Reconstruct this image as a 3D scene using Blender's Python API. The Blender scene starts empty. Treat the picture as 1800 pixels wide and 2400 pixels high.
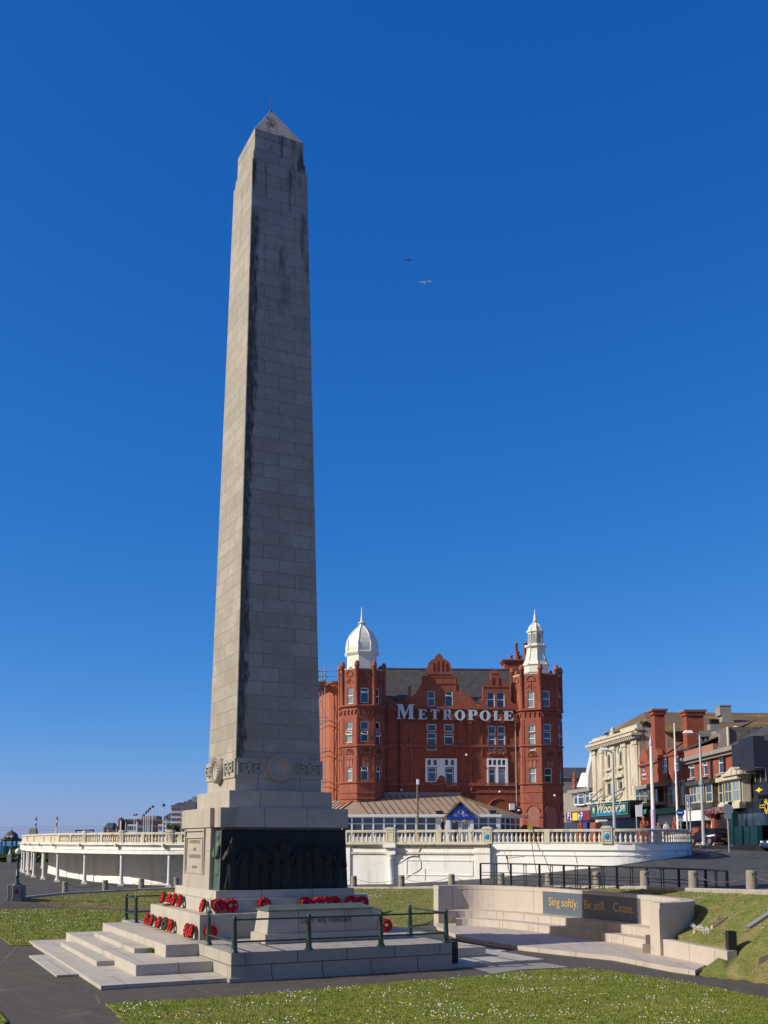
import bpy, bmesh, math, random
from mathutils import Vector, Matrix, Quaternion
from mathutils.geometry import delaunay_2d_cdt
R=math.radians; random.seed(7)
S=bpy.context.scene; COL=S.collection
# ---------------------------------------------------------------- camera, sky, sun
CAMH=3.632; PITCH=R(6.7375); FPX=2395.6; PPX=850.7; PPY=1687.7
cd=bpy.data.cameras.new('camera'); cam=bpy.data.objects.new('camera',cd); COL.objects.link(cam); S.camera=cam
cam.location=(0,0,CAMH); cam.rotation_euler=(R(90)+PITCH,0,0)
cd.sensor_fit='VERTICAL'; cd.sensor_height=36; cd.sensor_width=27; cd.lens=36*FPX/2400
cd.shift_x=(900-PPX)/2400; cd.shift_y=(PPY-1200)/2400; cd.clip_start=.5; cd.clip_end=12000
SUN=Vector((-.971,-.287,.61)).normalized()
W=bpy.data.worlds.new('World'); S.world=W; W.use_nodes=True; nt=W.node_tree
bg=nt.nodes['Background']; sky=nt.nodes.new('ShaderNodeTexSky'); sky.sky_type='NISHITA'; sky.sun_disc=False
sky.sun_elevation=math.asin(SUN.z); sky.sun_rotation=math.atan2(SUN.x,SUN.y); sky.altitude=0
sky.air_density=.85; sky.dust_density=.35; sky.ozone_density=4.0
sep=nt.nodes.new('ShaderNodeSeparateColor'); com=nt.nodes.new('ShaderNodeCombineColor'); nt.links.new(sky.outputs[0],sep.inputs[0])
SKYC=[(.235,1.7),(.975,.85),(2.74,.55)]                 # white balance and contrast of the clear sky, per channel
for i,(k,g_) in enumerate(SKYC):
    pw=nt.nodes.new('ShaderNodeMath'); pw.operation='POWER'; pw.inputs[1].default_value=g_; ml=nt.nodes.new('ShaderNodeMath'); ml.operation='MULTIPLY'; ml.inputs[1].default_value=k
    mn=nt.nodes.new('ShaderNodeMath'); mn.operation='MINIMUM'; mn.inputs[1].default_value=9; nt.links.new(sep.outputs[i],mn.inputs[0]); nt.links.new(mn.outputs[0],pw.inputs[0]); nt.links.new(pw.outputs[0],ml.inputs[0]); nt.links.new(ml.outputs[0],com.inputs[i])
# warm glow added to the sky round the sun, to warm shaded faces
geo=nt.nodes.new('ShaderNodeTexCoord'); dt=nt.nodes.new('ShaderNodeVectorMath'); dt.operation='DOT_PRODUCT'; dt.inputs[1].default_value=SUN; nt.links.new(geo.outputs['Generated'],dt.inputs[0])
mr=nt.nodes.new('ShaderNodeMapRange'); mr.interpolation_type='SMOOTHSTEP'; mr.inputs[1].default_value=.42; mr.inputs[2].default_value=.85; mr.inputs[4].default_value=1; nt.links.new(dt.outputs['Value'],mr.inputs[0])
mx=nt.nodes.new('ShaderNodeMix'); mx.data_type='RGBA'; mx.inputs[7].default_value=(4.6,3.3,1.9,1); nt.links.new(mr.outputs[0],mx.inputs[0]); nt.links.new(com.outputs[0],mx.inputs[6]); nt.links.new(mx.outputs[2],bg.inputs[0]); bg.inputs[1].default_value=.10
sd=bpy.data.lights.new('sun','SUN'); sd.energy=4.9; sd.angle=R(.53); sd.color=(1,.94,.84)
so=bpy.data.objects.new('sun',sd); COL.objects.link(so); so.rotation_euler=SUN.to_track_quat('Z','Y').to_euler()
S.view_settings.view_transform='Standard'; S.view_settings.look='None'; S.view_settings.exposure=.0; S.view_settings.gamma=1
S.cycles.max_bounces=6; S.cycles.use_denoising=True
# ---------------------------------------------------------------- photo measurements -> real planes
cp,sp=math.cos(PITCH),math.sin(PITCH)
def ray(x,y):
    a=(x-PPX)/FPX; b=(y-PPY)/FPX
    return Vector((a, cp+sp*b, sp-cp*b)) if True else None
def at(x,y,Y):                      # the point seen at (x,y) on the vertical plane Y metres away
    d=ray(x,y); t=Y/d.y; return Vector((d.x*t,Y,CAMH+d.z*t))
def atz(x,y,z):
    d=ray(x,y); t=(z-CAMH)/d.z; return Vector((d.x*t,d.y*t,z))
class Plane:                        # vertical plane through P along u (xy), n points to the viewer's side
    def __init__(s,P,u):
        s.P=Vector((P[0],P[1])); s.u=Vector((u[0],u[1])).normalized(); s.n=Vector((s.u.y,-s.u.x))
    def hit(s,x,y):
        d=ray(x,y); d2=Vector((d.x,d.y)); t=s.P.dot(s.n)/d2.dot(s.n); Q=d2*t
        return (Q-s.P).dot(s.u), CAMH+d.z*t
    def w(s,a,z,o=0):
        Q=s.P+s.u*a+s.n*o; return Vector((Q.x,Q.y,z))
# ---------------------------------------------------------------- mesh builder
class MB:
    def __init__(s): s.v=[];s.f=[];s.m=[];s.sm=[]
    def add(s,vs,fs,mi=0,smooth=False,M=None):
        b=len(s.v)
        s.v+= [M@Vector(v) for v in vs] if M is not None else [Vector(v) for v in vs]
        s.f+=[tuple(b+i for i in f) for f in fs]; s.m+=[mi]*len(fs); s.sm+=[smooth]*len(fs); return s
    def box(s,x0,x1,y0,y1,z0,z1,mi=0,M=None):
        if x0>x1:x0,x1=x1,x0
        if y0>y1:y0,y1=y1,y0
        if z0>z1:z0,z1=z1,z0
        return s.hull([(x0,y0),(x1,y0),(x1,y1),(x0,y1)],[(x0,y0),(x1,y0),(x1,y1),(x0,y1)],z0,z1,mi,M)
    def hull(s,a,b,z0,z1,mi=0,M=None,smooth=False):
        n=len(a); vs=[(p[0],p[1],z0) for p in a]+[(p[0],p[1],z1) for p in b]
        s.add(vs,[(i,(i+1)%n,n+(i+1)%n,n+i) for i in range(n)],mi,smooth,M)
        return s.add(vs,[tuple(range(n-1,-1,-1)),tuple(range(n,2*n))],mi,False,M)
    def cbox(s,cx,cy,hx,hy,z0,z1,mi=0,M=None): return s.box(cx-hx,cx+hx,cy-hy,cy+hy,z0,z1,mi,M)
    def lathe(s,prof,n=16,c=(0,0),z=0,ph=0,mi=0,smooth=True,M=None,sx=1,sy=1):
        vs=[];fs=[]
        for r,h in prof:
            for i in range(n):
                a=ph+2*math.pi*i/n; vs.append((c[0]+r*math.cos(a)*sx,c[1]+r*math.sin(a)*sy,z+h))
        for k in range(len(prof)-1):
            for i in range(n):
                j=(i+1)%n; fs.append((k*n+i,k*n+j,(k+1)*n+j,(k+1)*n+i))
        s.add(vs,fs,mi,smooth,M)
        return s.add([vs[i] for i in range(n)]+[vs[-n+i] for i in range(n)],[tuple(range(n-1,-1,-1)),tuple(range(n,2*n))],mi,False,M)
    def tube(s,pts,r,n=8,mi=0,smooth=True,r2=None,close=False):
        pts=[Vector(p) for p in pts]; vs=[];N=len(pts)
        for i,p in enumerate(pts):
            if close: t=(pts[(i+1)%N]-pts[i-1])
            else: t=(pts[min(i+1,N-1)]-pts[max(i-1,0)])
            t.normalize(); up=Vector((0,0,1)) if abs(t.z)<.95 else Vector((0,1,0))
            a=t.cross(up).normalized(); b=a.cross(t); rr=r if r2 is None else r+(r2-r)*i/max(1,N-1)
            if isinstance(r,(list,tuple)): rr=r[i]
            for k in range(n):
                an=2*math.pi*k/n+math.pi/n; vs.append(p+a*math.cos(an)*rr+b*math.sin(an)*rr)
        fs=[(i*n+k,i*n+(k+1)%n,(i+1)*n+(k+1)%n,(i+1)*n+k) for i in range(N-1) for k in range(n)]
        if close: fs+=[((N-1)*n+k,(N-1)*n+(k+1)%n,(k+1)%n,k) for k in range(n)]
        s.add(vs,fs,mi,smooth)
        if not close: s.add([vs[k] for k in range(n)]+[vs[-n+k] for k in range(n)],[tuple(range(n-1,-1,-1)),tuple(range(n,2*n))],mi)
        return s
    def prism(s,pl,out,o0,o1,mi=0):   # outline [(a,z)] on a Plane, from offset o0 to o1 towards the viewer
        n=len(out); vs=[pl.w(a,z,o0) for a,z in out]+[pl.w(a,z,o1) for a,z in out]
        return s.add(vs,[tuple(range(n-1,-1,-1)),tuple(range(n,2*n))]+[(i,(i+1)%n,n+(i+1)%n,n+i) for i in range(n)],mi)
    def pbox(s,pl,a0,a1,z0,z1,o0,o1,mi=0):
        if a0>a1:a0,a1=a1,a0
        if z0>z1:z0,z1=z1,z0
        return s.prism(pl,[(a0,z0),(a1,z0),(a1,z1),(a0,z1)],o0,o1,mi)
    def sweep(s,path,prof,mi=0,caps=True,smooth=False,close=False):
        # path: 3D points; prof: closed [(offset to the path's right side, z above path)]
        P=[Vector(p) for p in path];N=len(P);n=len(prof);vs=[]
        for i,p in enumerate(P):
            a=P[i-1] if (i>0 or close) else P[i]; b=P[(i+1)%N] if (i<N-1 or close) else P[i]
            d1=Vector((p-a).xy); d2=Vector((b-p).xy)
            if d1.length<1e-6:d1=d2
            if d2.length<1e-6:d2=d1
            d1=d1.normalized();d2=d2.normalized(); n1=Vector((d1.y,-d1.x));n2=Vector((d2.y,-d2.x)); m=(n1+n2)
            m=m/max(.3,m.length_squared/2)
            for o,z in prof: vs.append((p.x+m.x*o,p.y+m.y*o,p.z+z))
        K=N if close else N-1
        fs=[(i*n+k,((i+1)%N)*n+k,((i+1)%N)*n+(k+1)%n,i*n+(k+1)%n) for i in range(K) for k in range(n)]
        s.add(vs,fs,mi,smooth)
        if caps and not close: s.add([vs[k] for k in range(n)]+[vs[(N-1)*n+k] for k in range(n)],[tuple(range(n)),tuple(range(2*n-1,n-1,-1))],mi)
        return s
    def build(s,name,mats,parent=None,local=False,loc=None,bevel=0,recalc=True,seg=1):
        me=bpy.data.meshes.new(name); off=Vector((0,0,0))
        if parent is not None and not local:
            q=parent; 
            while q is not None: off+=Vector(q.location); q=q.parent
        if loc is not None: off=off+Vector(loc)
        me.from_pydata([v-off for v in s.v],[],s.f); me.update()
        if not isinstance(mats,(list,tuple)): mats=[mats]
        for m in mats: me.materials.append(m)
        me.polygons.foreach_set('material_index',s.m); me.polygons.foreach_set('use_smooth',s.sm)
        if recalc:
            bm=bmesh.new(); bm.from_mesh(me); bmesh.ops.recalc_face_normals(bm,faces=bm.faces); bm.to_mesh(me); bm.free()
        uvbox(me,off)
        o=bpy.data.objects.new(name,me); COL.objects.link(o)
        if parent is not None: o.parent=parent
        if loc is not None: o.location=loc
        if bevel:
            md=o.modifiers.new('bevel','BEVEL'); md.width=bevel; md.segments=seg; md.limit_method='ANGLE'; md.angle_limit=R(40)
        return o
def uvbox(me,off=Vector((0,0,0))):
    uv=me.uv_layers.new(name='UVMap').data
    for p in me.polygons:
        n=p.normal; ax=abs(n.x);ay=abs(n.y);az=abs(n.z)
        if az<.75:
            t=Vector((-n.y,n.x,0)); t.normalize() if t.length>0 else None
            # snap tangent for nearly axis aligned faces so neighbouring courses agree
        for li in p.loop_indices:
            c=me.vertices[me.loops[li].vertex_index].co+off
            uv[li].uv=(c.x,c.y) if az>=.75 else (c.x*t.x+c.y*t.y,c.z)
def tag(o,label=None,cat=None,group=None,kind=None):
    if label:o['label']=label
    if cat:o['category']=cat
    if group:o['group']=group
    if kind:o['kind']=kind
    return o
def empty(name,loc,label=None,cat=None,group=None,rz=0):
    o=bpy.data.objects.new(name,None); COL.objects.link(o); o.location=loc; o.rotation_euler=(0,0,rz); o.empty_display_size=.2
    return tag(o,label,cat,group)
def copytree(o,parent=None):
    c=o.copy(); COL.objects.link(c); c.parent=parent
    for ch in list(o.children): copytree(ch,c)
    return c
def text_mesh(name,body,size,mat,parent,M,extrude=.01,shear=0,offset=0,align='CENTER',space=1.0):
    cu=bpy.data.curves.new(name,'FONT'); cu.body=body; cu.size=size; cu.extrude=extrude; cu.shear=shear; cu.offset=offset
    cu.align_x=align; cu.align_y='CENTER'; cu.space_character=space; cu.resolution_u=3
    t=bpy.data.objects.new(name,cu); COL.objects.link(t); bpy.context.view_layer.update()
    me=bpy.data.meshes.new_from_object(t.evaluated_get(bpy.context.evaluated_depsgraph_get())); bpy.data.objects.remove(t)
    me.materials.clear(); me.materials.append(mat); me.name=name
    o=bpy.data.objects.new(name,me); COL.objects.link(o)
    if parent is not None:o.parent=parent
    o.matrix_basis=M; return o
def curve_mesh(loops,depth):          # filled outline with holes -> list of verts/faces (x,y in plane, z thickness)
    cu=bpy.data.curves.new('outline','CURVE'); cu.dimensions='2D'; cu.fill_mode='BOTH'; cu.extrude=depth/2
    for L in loops:
        sp_=cu.splines.new('POLY'); sp_.points.add(len(L)-1)
        for i,(a,b) in enumerate(L): sp_.points[i].co=(a,b,0,1)
        sp_.use_cyclic_u=True
    t=bpy.data.objects.new('outline',cu); COL.objects.link(t); bpy.context.view_layer.update()
    me=bpy.data.meshes.new_from_object(t.evaluated_get(bpy.context.evaluated_depsgraph_get()))
    vs=[tuple(v.co) for v in me.vertices]; fs=[tuple(p.vertices) for p in me.polygons]
    bpy.data.objects.remove(t); bpy.data.meshes.remove(me); return vs,fs
# ---------------------------------------------------------------- materials
def mat(name,c1,c2=None,sc=2,rough=.8,bump=0,bsc=20,brick=None,metal=0,spec=.5,streak=None,c3=None,detail=6,emit=0,jvar=None,extra=None):
    m=bpy.data.materials.new(name); m.use_nodes=True; t=m.node_tree; N=t.nodes; L=t.links; b=N['Principled BSDF']
    b.inputs['Roughness'].default_value=rough; b.inputs['Metallic'].default_value=metal; b.inputs['Specular IOR Level'].default_value=spec
    tc=N.new('ShaderNodeTexCoord'); col=None
    def rgb(c): 
        n=N.new('ShaderNodeRGB'); n.outputs[0].default_value=(*c,1); return n.outputs[0]
    def mix(f,a,bb,mode='MIX'):
        n=N.new('ShaderNodeMix'); n.data_type='RGBA'; n.blend_type=mode
        if isinstance(f,float): n.inputs[0].default_value=f
        else: L.new(f,n.inputs[0])
        L.new(a,n.inputs[6]); L.new(bb,n.inputs[7]); return n.outputs[2]
    def noise(scale,det=6,src=None,vs=None,dist=0):
        n=N.new('ShaderNodeTexNoise'); n.inputs['Scale'].default_value=scale; n.inputs['Detail'].default_value=det; n.inputs['Distortion'].default_value=dist
        s_=src or tc.outputs['Object']
        if vs:
            mp=N.new('ShaderNodeMapping'); mp.inputs['Scale'].default_value=vs; L.new(s_,mp.inputs[0]); s_=mp.outputs[0]
        L.new(s_,n.inputs['Vector']); return n.outputs[0]
    def ramp(f,lo,hi,a=0,bb=1):
        n=N.new('ShaderNodeMapRange'); n.inputs[1].default_value=lo; n.inputs[2].default_value=hi; n.inputs[3].default_value=a; n.inputs[4].default_value=bb; L.new(f,n.inputs[0]); return n.outputs[0]
    col=rgb(c1)
    if c2: col=mix(ramp(noise(sc,detail),.3,.7),col,rgb(c2))
    if c3: col=mix(ramp(noise(sc*6.3,4),.45,.75),col,rgb(c3))
    h=None
    if brick:
        w,hh,mo,mc=brick[:4]; var=brick[4] if len(brick)>4 else .12
        bn=N.new('ShaderNodeTexBrick'); bn.inputs['Scale'].default_value=1; bn.inputs['Brick Width'].default_value=w; bn.inputs['Row Height'].default_value=hh
        bn.inputs['Mortar Size'].default_value=mo; bn.inputs['Mortar Smooth'].default_value=.3; bn.inputs['Bias'].default_value=0; bn.offset=.5
        bn.inputs['Color1'].default_value=(1-var,1-var,1-var,1); bn.inputs['Color2'].default_value=(1,1,1,1); bn.inputs['Mortar'].default_value=(*mc,1)
        L.new(tc.outputs['UV'],bn.inputs['Vector']); col=mix(1.0,col,bn.outputs[0],'MULTIPLY'); h=bn.outputs[1]
    if streak:   # (colour, xy scale, z scale, lo, hi)
        for sc_,sx,sz,lo,hi in (streak if isinstance(streak,list) else [streak]):
            col=mix(ramp(noise(1,5,vs=(sx,sx,sz)),lo,hi),col,rgb(sc_))
    if extra: col=extra(N,L,tc,mix,rgb,noise,ramp,col)
    L.new(col,b.inputs['Base Color'])
    if emit: L.new(col,b.inputs['Emission Color']); b.inputs['Emission Strength'].default_value=emit
    if bump or h is not None:
        bp=N.new('ShaderNodeBump'); bp.inputs['Strength'].default_value=1; bp.inputs['Distance'].default_value=bump or .01
        nn=noise(bsc,4)
        if h is not None:
            ma=N.new('ShaderNodeMath'); ma.operation='MULTIPLY_ADD'; L.new(h,ma.inputs[0]); ma.inputs[1].default_value=-1.0; L.new(nn,ma.inputs[2]); nn=ma.outputs[0]
        L.new(nn,bp.inputs['Height']); L.new(bp.outputs[0],b.inputs['Normal'])
    return m
# ---------------------------------------------------------------- material library
MAT={}
stain=((.035,.033,.03),2.2,.35,.63,.78)
MAT['granite']=mat('pale granite',(.44,.405,.355),(.365,.335,.295),.9,.82,.004,60,(1.45,9,.011,(.36,.33,.3),.10),c3=(.40,.34,.26),streak=[((.20,.18,.155),1.6,.35,.60,.82)])
MAT['granite_step']=mat('step granite',(.485,.455,.405),(.415,.385,.34),1.1,.82,.003,60,(1.7,5,.012,(.35,.3,.25),.06),c3=(.45,.40,.32),streak=[((.27,.24,.2),.9,.9,.60,.82),((.42,.33,.22),1.5,.6,.60,.8)])
MAT['granite_podium']=mat('podium granite',(.40,.375,.335),(.34,.32,.285),1.1,.82,.003,60,(1.45,.425,.014,(.2,.18,.16),.08),c3=(.36,.32,.26),streak=[((.2,.19,.16),1.2,.6,.62,.85)])
def shaft_stain(N,L,tc,mix,rgb,noise,ramp,col):
    g=N.new('ShaderNodeNewGeometry'); sx=N.new('ShaderNodeSeparateXYZ'); L.new(tc.outputs['Object'],sx.inputs[0]); nx=N.new('ShaderNodeSeparateXYZ'); L.new(tc.outputs['Normal'],nx.inputs[0])
    def m(op,a,b=None,c=None):
        n=N.new('ShaderNodeMath'); n.operation=op
        for i,q in enumerate((a,b,c)):
            if q is None: continue
            if isinstance(q,(int,float)): n.inputs[i].default_value=q
            else: L.new(q,n.inputs[i])
        return n.outputs[0]
    half=m('MULTIPLY_ADD',sx.outputs[2],-.0215,1.606)
    edge=m('ADD',sx.outputs[0],half)                    # metres from the left arris
    wob=noise(1,5,vs=(2.2,2.2,.5)); wob2=noise(1,6,vs=(9,9,2.5))
    wd=m('MULTIPLY_ADD',wob,.40,.09); wd=m('ADD',wd,m('MULTIPLY',m('SUBTRACT',wob2,.5),.55))
    inside_=ramp(m('SUBTRACT',wd,edge),-.05,.09)
    fr=ramp(nx.outputs[1],-.5,-.8); top=ramp(sx.outputs[2],25.6,25.0); bot=ramp(sx.outputs[2],6.1,6.35)
    tex=m('ADD',ramp(noise(1,6,vs=(11,11,3)),.3,.55,.55,1),0)
    f=m('MULTIPLY',m('MULTIPLY',m('MULTIPLY',inside_,fr),m('MULTIPLY',top,bot)),tex)
    # dark drips hanging below joints near the top, both faces
    dr=ramp(noise(1,6,vs=(3.4,3.4,.6)),.53,.68); hi=ramp(sx.outputs[2],19,26.5); f2=m('MULTIPLY',m('MULTIPLY',dr,hi),m('MULTIPLY_ADD',fr,.72,.26))
    # rust and lime runs
    ru=ramp(noise(1,5,vs=(2.3,2.3,.3)),.64,.8,0,.55); wh=ramp(noise(1,3,vs=(5.5,5.5,.2)),.73,.80,0,.5)
    gr=m('MULTIPLY',ramp(noise(1,7,vs=(1.1,1.1,1.3)),.40,.66),ramp(sx.outputs[2],24,6,.25,.85))
    fine=ramp(noise(1,8,vs=(6,6,7)),.5,.72,0,.35); col=mix(fine,col,rgb((.22,.2,.17)))
    col=mix(gr,col,rgb((.27,.235,.185)))
    col=mix(ru,col,rgb((.24,.15,.08))); col=mix(wh,col,rgb((.62,.62,.6))); col=mix(f2,col,rgb((.05,.045,.04)))
    f=m('MULTIPLY',f,.9); return mix(f,col,rgb((.04,.04,.043)))
MAT['shaft']=mat('weathered shaft granite',(.43,.40,.355),(.37,.345,.31),.8,.82,.004,55,(1.12,.463,.009,(.38,.35,.32),.22),c3=(.36,.32,.26),extra=shaft_stain)
MAT['bronze']=mat('dark bronze',(.008,.011,.011),(.013,.018,.018),3,.6,.003,25,metal=0,spec=.3,streak=[((.008,.02,.02),6,.8,.6,.8)])
MAT['bronze_green']=mat('green bronze patina',(.085,.125,.11),(.06,.09,.08),5,.6,.002,40,metal=.2)
MAT['verdigris']=mat('verdigris cap',(.105,.14,.125),(.075,.10,.09),3,.6,.002,30,metal=.1)
MAT['rail_green']=mat('dark green paint',(.022,.05,.042),(.03,.06,.05),6,.4)
MAT['pink']=mat('pale pink granite',(.50,.445,.385),(.44,.385,.33),1.3,.7,.002,70,(1.5,5,.014,(.4,.34,.3),.06),c3=(.49,.40,.32),streak=[((.33,.26,.19),1.5,.5,.60,.82),((.24,.21,.17),.8,2.5,.66,.85)])
MAT['slate_panel']=mat('polished dark granite',(.075,.095,.13),(.135,.16,.20),45,.25,.0,detail=3)
MAT['gold']=mat('gilded letters',(.75,.47,.13),(.6,.36,.1),20,.4,metal=.3)
MAT['incised']=mat('incised grey lettering',(.11,.105,.10),rough=.9)
MAT['incised_soft']=mat('faded incised lettering',(.27,.23,.18),rough=.9)
MAT['asphalt']=mat('asphalt',(.053,.055,.059),(.042,.044,.047),.25,.93,.004,90,c3=(.085,.083,.082),streak=[((.10,.097,.093),.22,.22,.62,.72),((.035,.035,.037),.9,.9,.68,.75)])
MAT['path']=mat('brown grey path asphalt',(.078,.067,.053),(.061,.052,.041),.5,.93,.003,110,c3=(.095,.083,.068),streak=[((.125,.11,.088),.6,.6,.62,.74),((.06,.054,.048),1.4,1.4,.67,.75)])
MAT['concrete']=mat('concrete',(.30,.29,.27),(.24,.23,.21),1.5,.9,.003,60,c3=(.22,.2,.17))
MAT['moss']=mat('mossy joint',(.20,.19,.13),(.12,.13,.07),5,.95)
MAT['kerb']=mat('kerb stone',(.42,.38,.32),(.33,.30,.25),2,.85,.003,50,(.9,5,.01,(.4,.36,.3),.1),streak=[((.22,.2,.15),1.5,1.5,.6,.8)])
MAT['turf']=mat('turf',(.165,.205,.03),(.23,.23,.055),.55,1,.012,35,c3=(.085,.125,.014),spec=.1,streak=[((.23,.19,.065),.45,.45,.58,.72),((.07,.12,.02),2.5,2.5,.55,.7)])
MAT['bank_turf']=mat('dry bank turf',(.18,.175,.06),(.13,.17,.038),.6,1,.03,35,c3=(.27,.21,.10),spec=.1,streak=[((.28,.20,.10),.8,.8,.55,.70),((.09,.14,.025),2.2,2.2,.58,.72)])
MAT['soil']=mat('bare soil',(.16,.105,.07),(.22,.15,.10),3,1,.02,30,spec=.1)
MAT['blade']=mat('grass blades',(.17,.22,.03),(.27,.26,.065),.8,.7,c3=(.10,.17,.03),spec=.15)
MAT['petal']=mat('daisy petals',(.8,.8,.76),rough=.7); MAT['buttercup']=mat('yellow petals',(.75,.55,.03),rough=.7)
MAT['shrub']=mat('shrub leaves',(.05,.08,.025),(.10,.13,.04),1.5,.8,spec=.2)
MAT['water']=mat('sea water',(.03,.09,.16),(.05,.12,.19),.02,.25,.2,.6)
MAT['conc_bollard']=mat('exposed aggregate',(.30,.275,.225),(.24,.215,.175),8,.9,.004,70,c3=(.19,.16,.12),streak=[((.36,.31,.2),2,2,.6,.75)])
MAT['iron']=mat('weathered iron',(.06,.055,.05),(.12,.08,.055),9,.6,metal=.4)
MAT['chain']=mat('galvanised chain',(.27,.25,.22),(.16,.13,.10),12,.6,metal=.4)
MAT['black']=mat('black paint',(.012,.013,.016),rough=.35)
MAT['white']=mat('white masonry paint',(.85,.84,.80),(.80,.785,.74),.7,.75,.002,30,streak=[((.60,.54,.42),1.5,.22,.55,.80),((.42,.34,.24),4,.35,.66,.82),((.5,.48,.40),.9,2.2,.60,.8)])
MAT['white2']=mat('white column paint',(.78,.78,.75),(.72,.71,.68),2,.6)
MAT['cream']=mat('weathered cream stone',(.56,.52,.42),(.47,.43,.34),2.5,.85,.004,30,c3=(.62,.58,.47),streak=[((.20,.17,.10),4,.8,.58,.72),((.30,.22,.10),2,.6,.62,.78)])
MAT['baluster']=mat('cream baluster',(.68,.64,.53),(.60,.54,.42),6,.8,streak=[((.55,.32,.12),1.5,1.5,.66,.74)])
MAT['orange_bal']=mat('rust stained baluster',(.62,.36,.13),(.6,.48,.3),5,.8)
MAT['crack']=mat('crack shadow',(.10,.08,.06),(.2,.15,.1),6,1)
MAT['blue']=mat('bright blue disc',(.01,.22,.52),rough=.4)
MAT['terra']=mat('red terracotta',(.33,.088,.048),(.27,.068,.038),.9,.75,.004,25,(.3,.1,.008,(.7,.6,.55),.14),c3=(.40,.125,.07),streak=[((.15,.042,.03),1.3,.35,.55,.78),((.44,.19,.13),2.2,1.0,.64,.8)])
MAT['brickred']=mat('red brick',(.42,.11,.055),(.33,.08,.042),1.2,.85,.003,35,(.225,.075,.010,(.62,.5,.42),.25),c3=(.26,.07,.04),streak=[((.13,.04,.028),1.1,.3,.55,.78),((.46,.20,.13),2.5,1.2,.64,.8)])
MAT['orange_wall']=mat('orange painted render',(.40,.12,.06),(.35,.10,.05),.8,.85)
MAT['pinkinfill']=mat('pink infill',(.46,.20,.155),(.40,.165,.125),1.2,.85,brick=(.25,.08,.01,(.75,.7,.65),.1))
MAT['dome']=mat('dome paint',(.72,.73,.655),(.66,.67,.60),3,.55,streak=[((.5,.47,.36),3,.6,.66,.85)])
MAT['slate']=mat('slates',(.062,.062,.060),(.085,.080,.070),1.2,.6,.006,20,(.32,.2,.01,(.4,.4,.4),.35),c3=(.11,.10,.08))
MAT['lichen']=mat('lichen covered slates',(.23,.13,.04),(.15,.11,.06),.35,.85,.006,20,(.32,.22,.01,(.6,.55,.5),.25),c3=(.11,.095,.07),streak=[((.34,.16,.03),.3,.5,.52,.68)])
MAT['redtile']=mat('red roof tiles',(.28,.09,.05),(.2,.07,.045),2,.8,.006,20,(.25,.25,.012,(.5,.4,.4),.2))
MAT['consroof']=mat('conservatory roof sheets',(.38,.285,.215),(.33,.245,.185),1,.6)
MAT['upvc']=mat('white window frame',(.80,.81,.82),rough=.4); MAT['cream_frame']=mat('cream window frame',(.62,.57,.42),(.5,.45,.33),8,.6)
def glass(name,c1,c2): return mat(name,c1,c2,.9,.06,spec=.9,detail=2)
MAT['pane']=glass('window glass',(.012,.025,.045),(.05,.085,.12)); MAT['pane_net']=glass('glass over net curtain',(.18,.24,.27),(.30,.36,.38)); MAT['pane_dark']=glass('dark glass',(.008,.010,.014),(.03,.035,.045))
MAT['signwhite']=mat('pale blue grey sign face',(.50,.62,.70),(.44,.56,.64),6,.5)
MAT['navy']=mat('royal blue paint',(.01,.045,.32),rough=.4)
MAT['red']=mat('poppy red',(.62,.008,.016),(.42,.004,.012),18,.55); MAT['redsign']=mat('red sign',(.5,.02,.03),rough=.5); MAT['maroon']=mat('maroon sign',(.20,.02,.04),rough=.5)
MAT['centre']=mat('poppy centre',(.02,.02,.015),rough=.8); MAT['leaf']=mat('dark wreath leaf',(.03,.05,.015),(.09,.06,.03),9,.7)
MAT['plainwhite']=mat('white card',(.8,.8,.8),rough=.6); MAT['yellow']=mat('yellow sign',(.85,.6,.02),rough=.5); MAT['purple']=mat('lilac paint',(.55,.42,.62),rough=.5)
MAT['capred']=mat('lamp cap purple',(.10,.025,.07),rough=.5); MAT['steel']=mat('grey steel',(.33,.35,.36),(.27,.29,.30),5,.5,metal=.3); MAT['polewhite']=mat('white pole',(.72,.72,.68),(.6,.58,.5),4,.5)
MAT['globe']=mat('milk glass globe',(.85,.82,.68),rough=.25); MAT['skin']=mat('skin',(.46,.26,.18),rough=.6); MAT['hair']=mat('dark hair',(.015,.012,.01),rough=.7)
MAT['tee']=mat('dark grey tee shirt',(.035,.045,.07),rough=.9); MAT['jeans']=mat('dark trousers',(.03,.04,.07),rough=.9)
MAT['teal']=mat('teal shopfront',(.005,.04,.055),(.004,.028,.038),1.5,.45); MAT['green']=mat('green shopfront',(.02,.22,.09),rough=.5); MAT['aqua']=mat('aqua sign',(.08,.30,.24),rough=.5)
MAT['blackclad']=mat('black cladding',(.020,.022,.034),(.028,.03,.045),1,.5,.004,10,(40,.16,.02,(.3,.3,.3),.1))
MAT['theatre']=mat('cream theatre stone',(.58,.545,.46),(.50,.455,.37),1.1,.8,.004,20,c3=(.62,.60,.53),streak=[((.30,.22,.12),2.0,.22,.48,.70),((.16,.12,.07),4,.4,.58,.74)])
MAT['greyrender']=mat('grey cement render',(.16,.15,.135),(.12,.11,.10),.6,.9,.004,15,streak=[((.09,.085,.08),1.2,.2,.55,.75)]); MAT['rubble']=mat('patched render',(.13,.12,.115),(.07,.065,.065),1.2,.9,.01,8,c3=(.2,.19,.18),streak=[((.26,.25,.24),.9,.9,.56,.66)])
MAT['carpaint']=mat('dark blue car paint',(.012,.014,.035),rough=.22,spec=.8); MAT['carblue']=mat('blue car paint',(.02,.05,.12),rough=.22,spec=.8); MAT['tyre']=mat('tyre rubber',(.012,.012,.012),rough=.8); MAT['alloy']=mat('alloy wheel',(.5,.5,.52),rough=.3,metal=.8)
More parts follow.
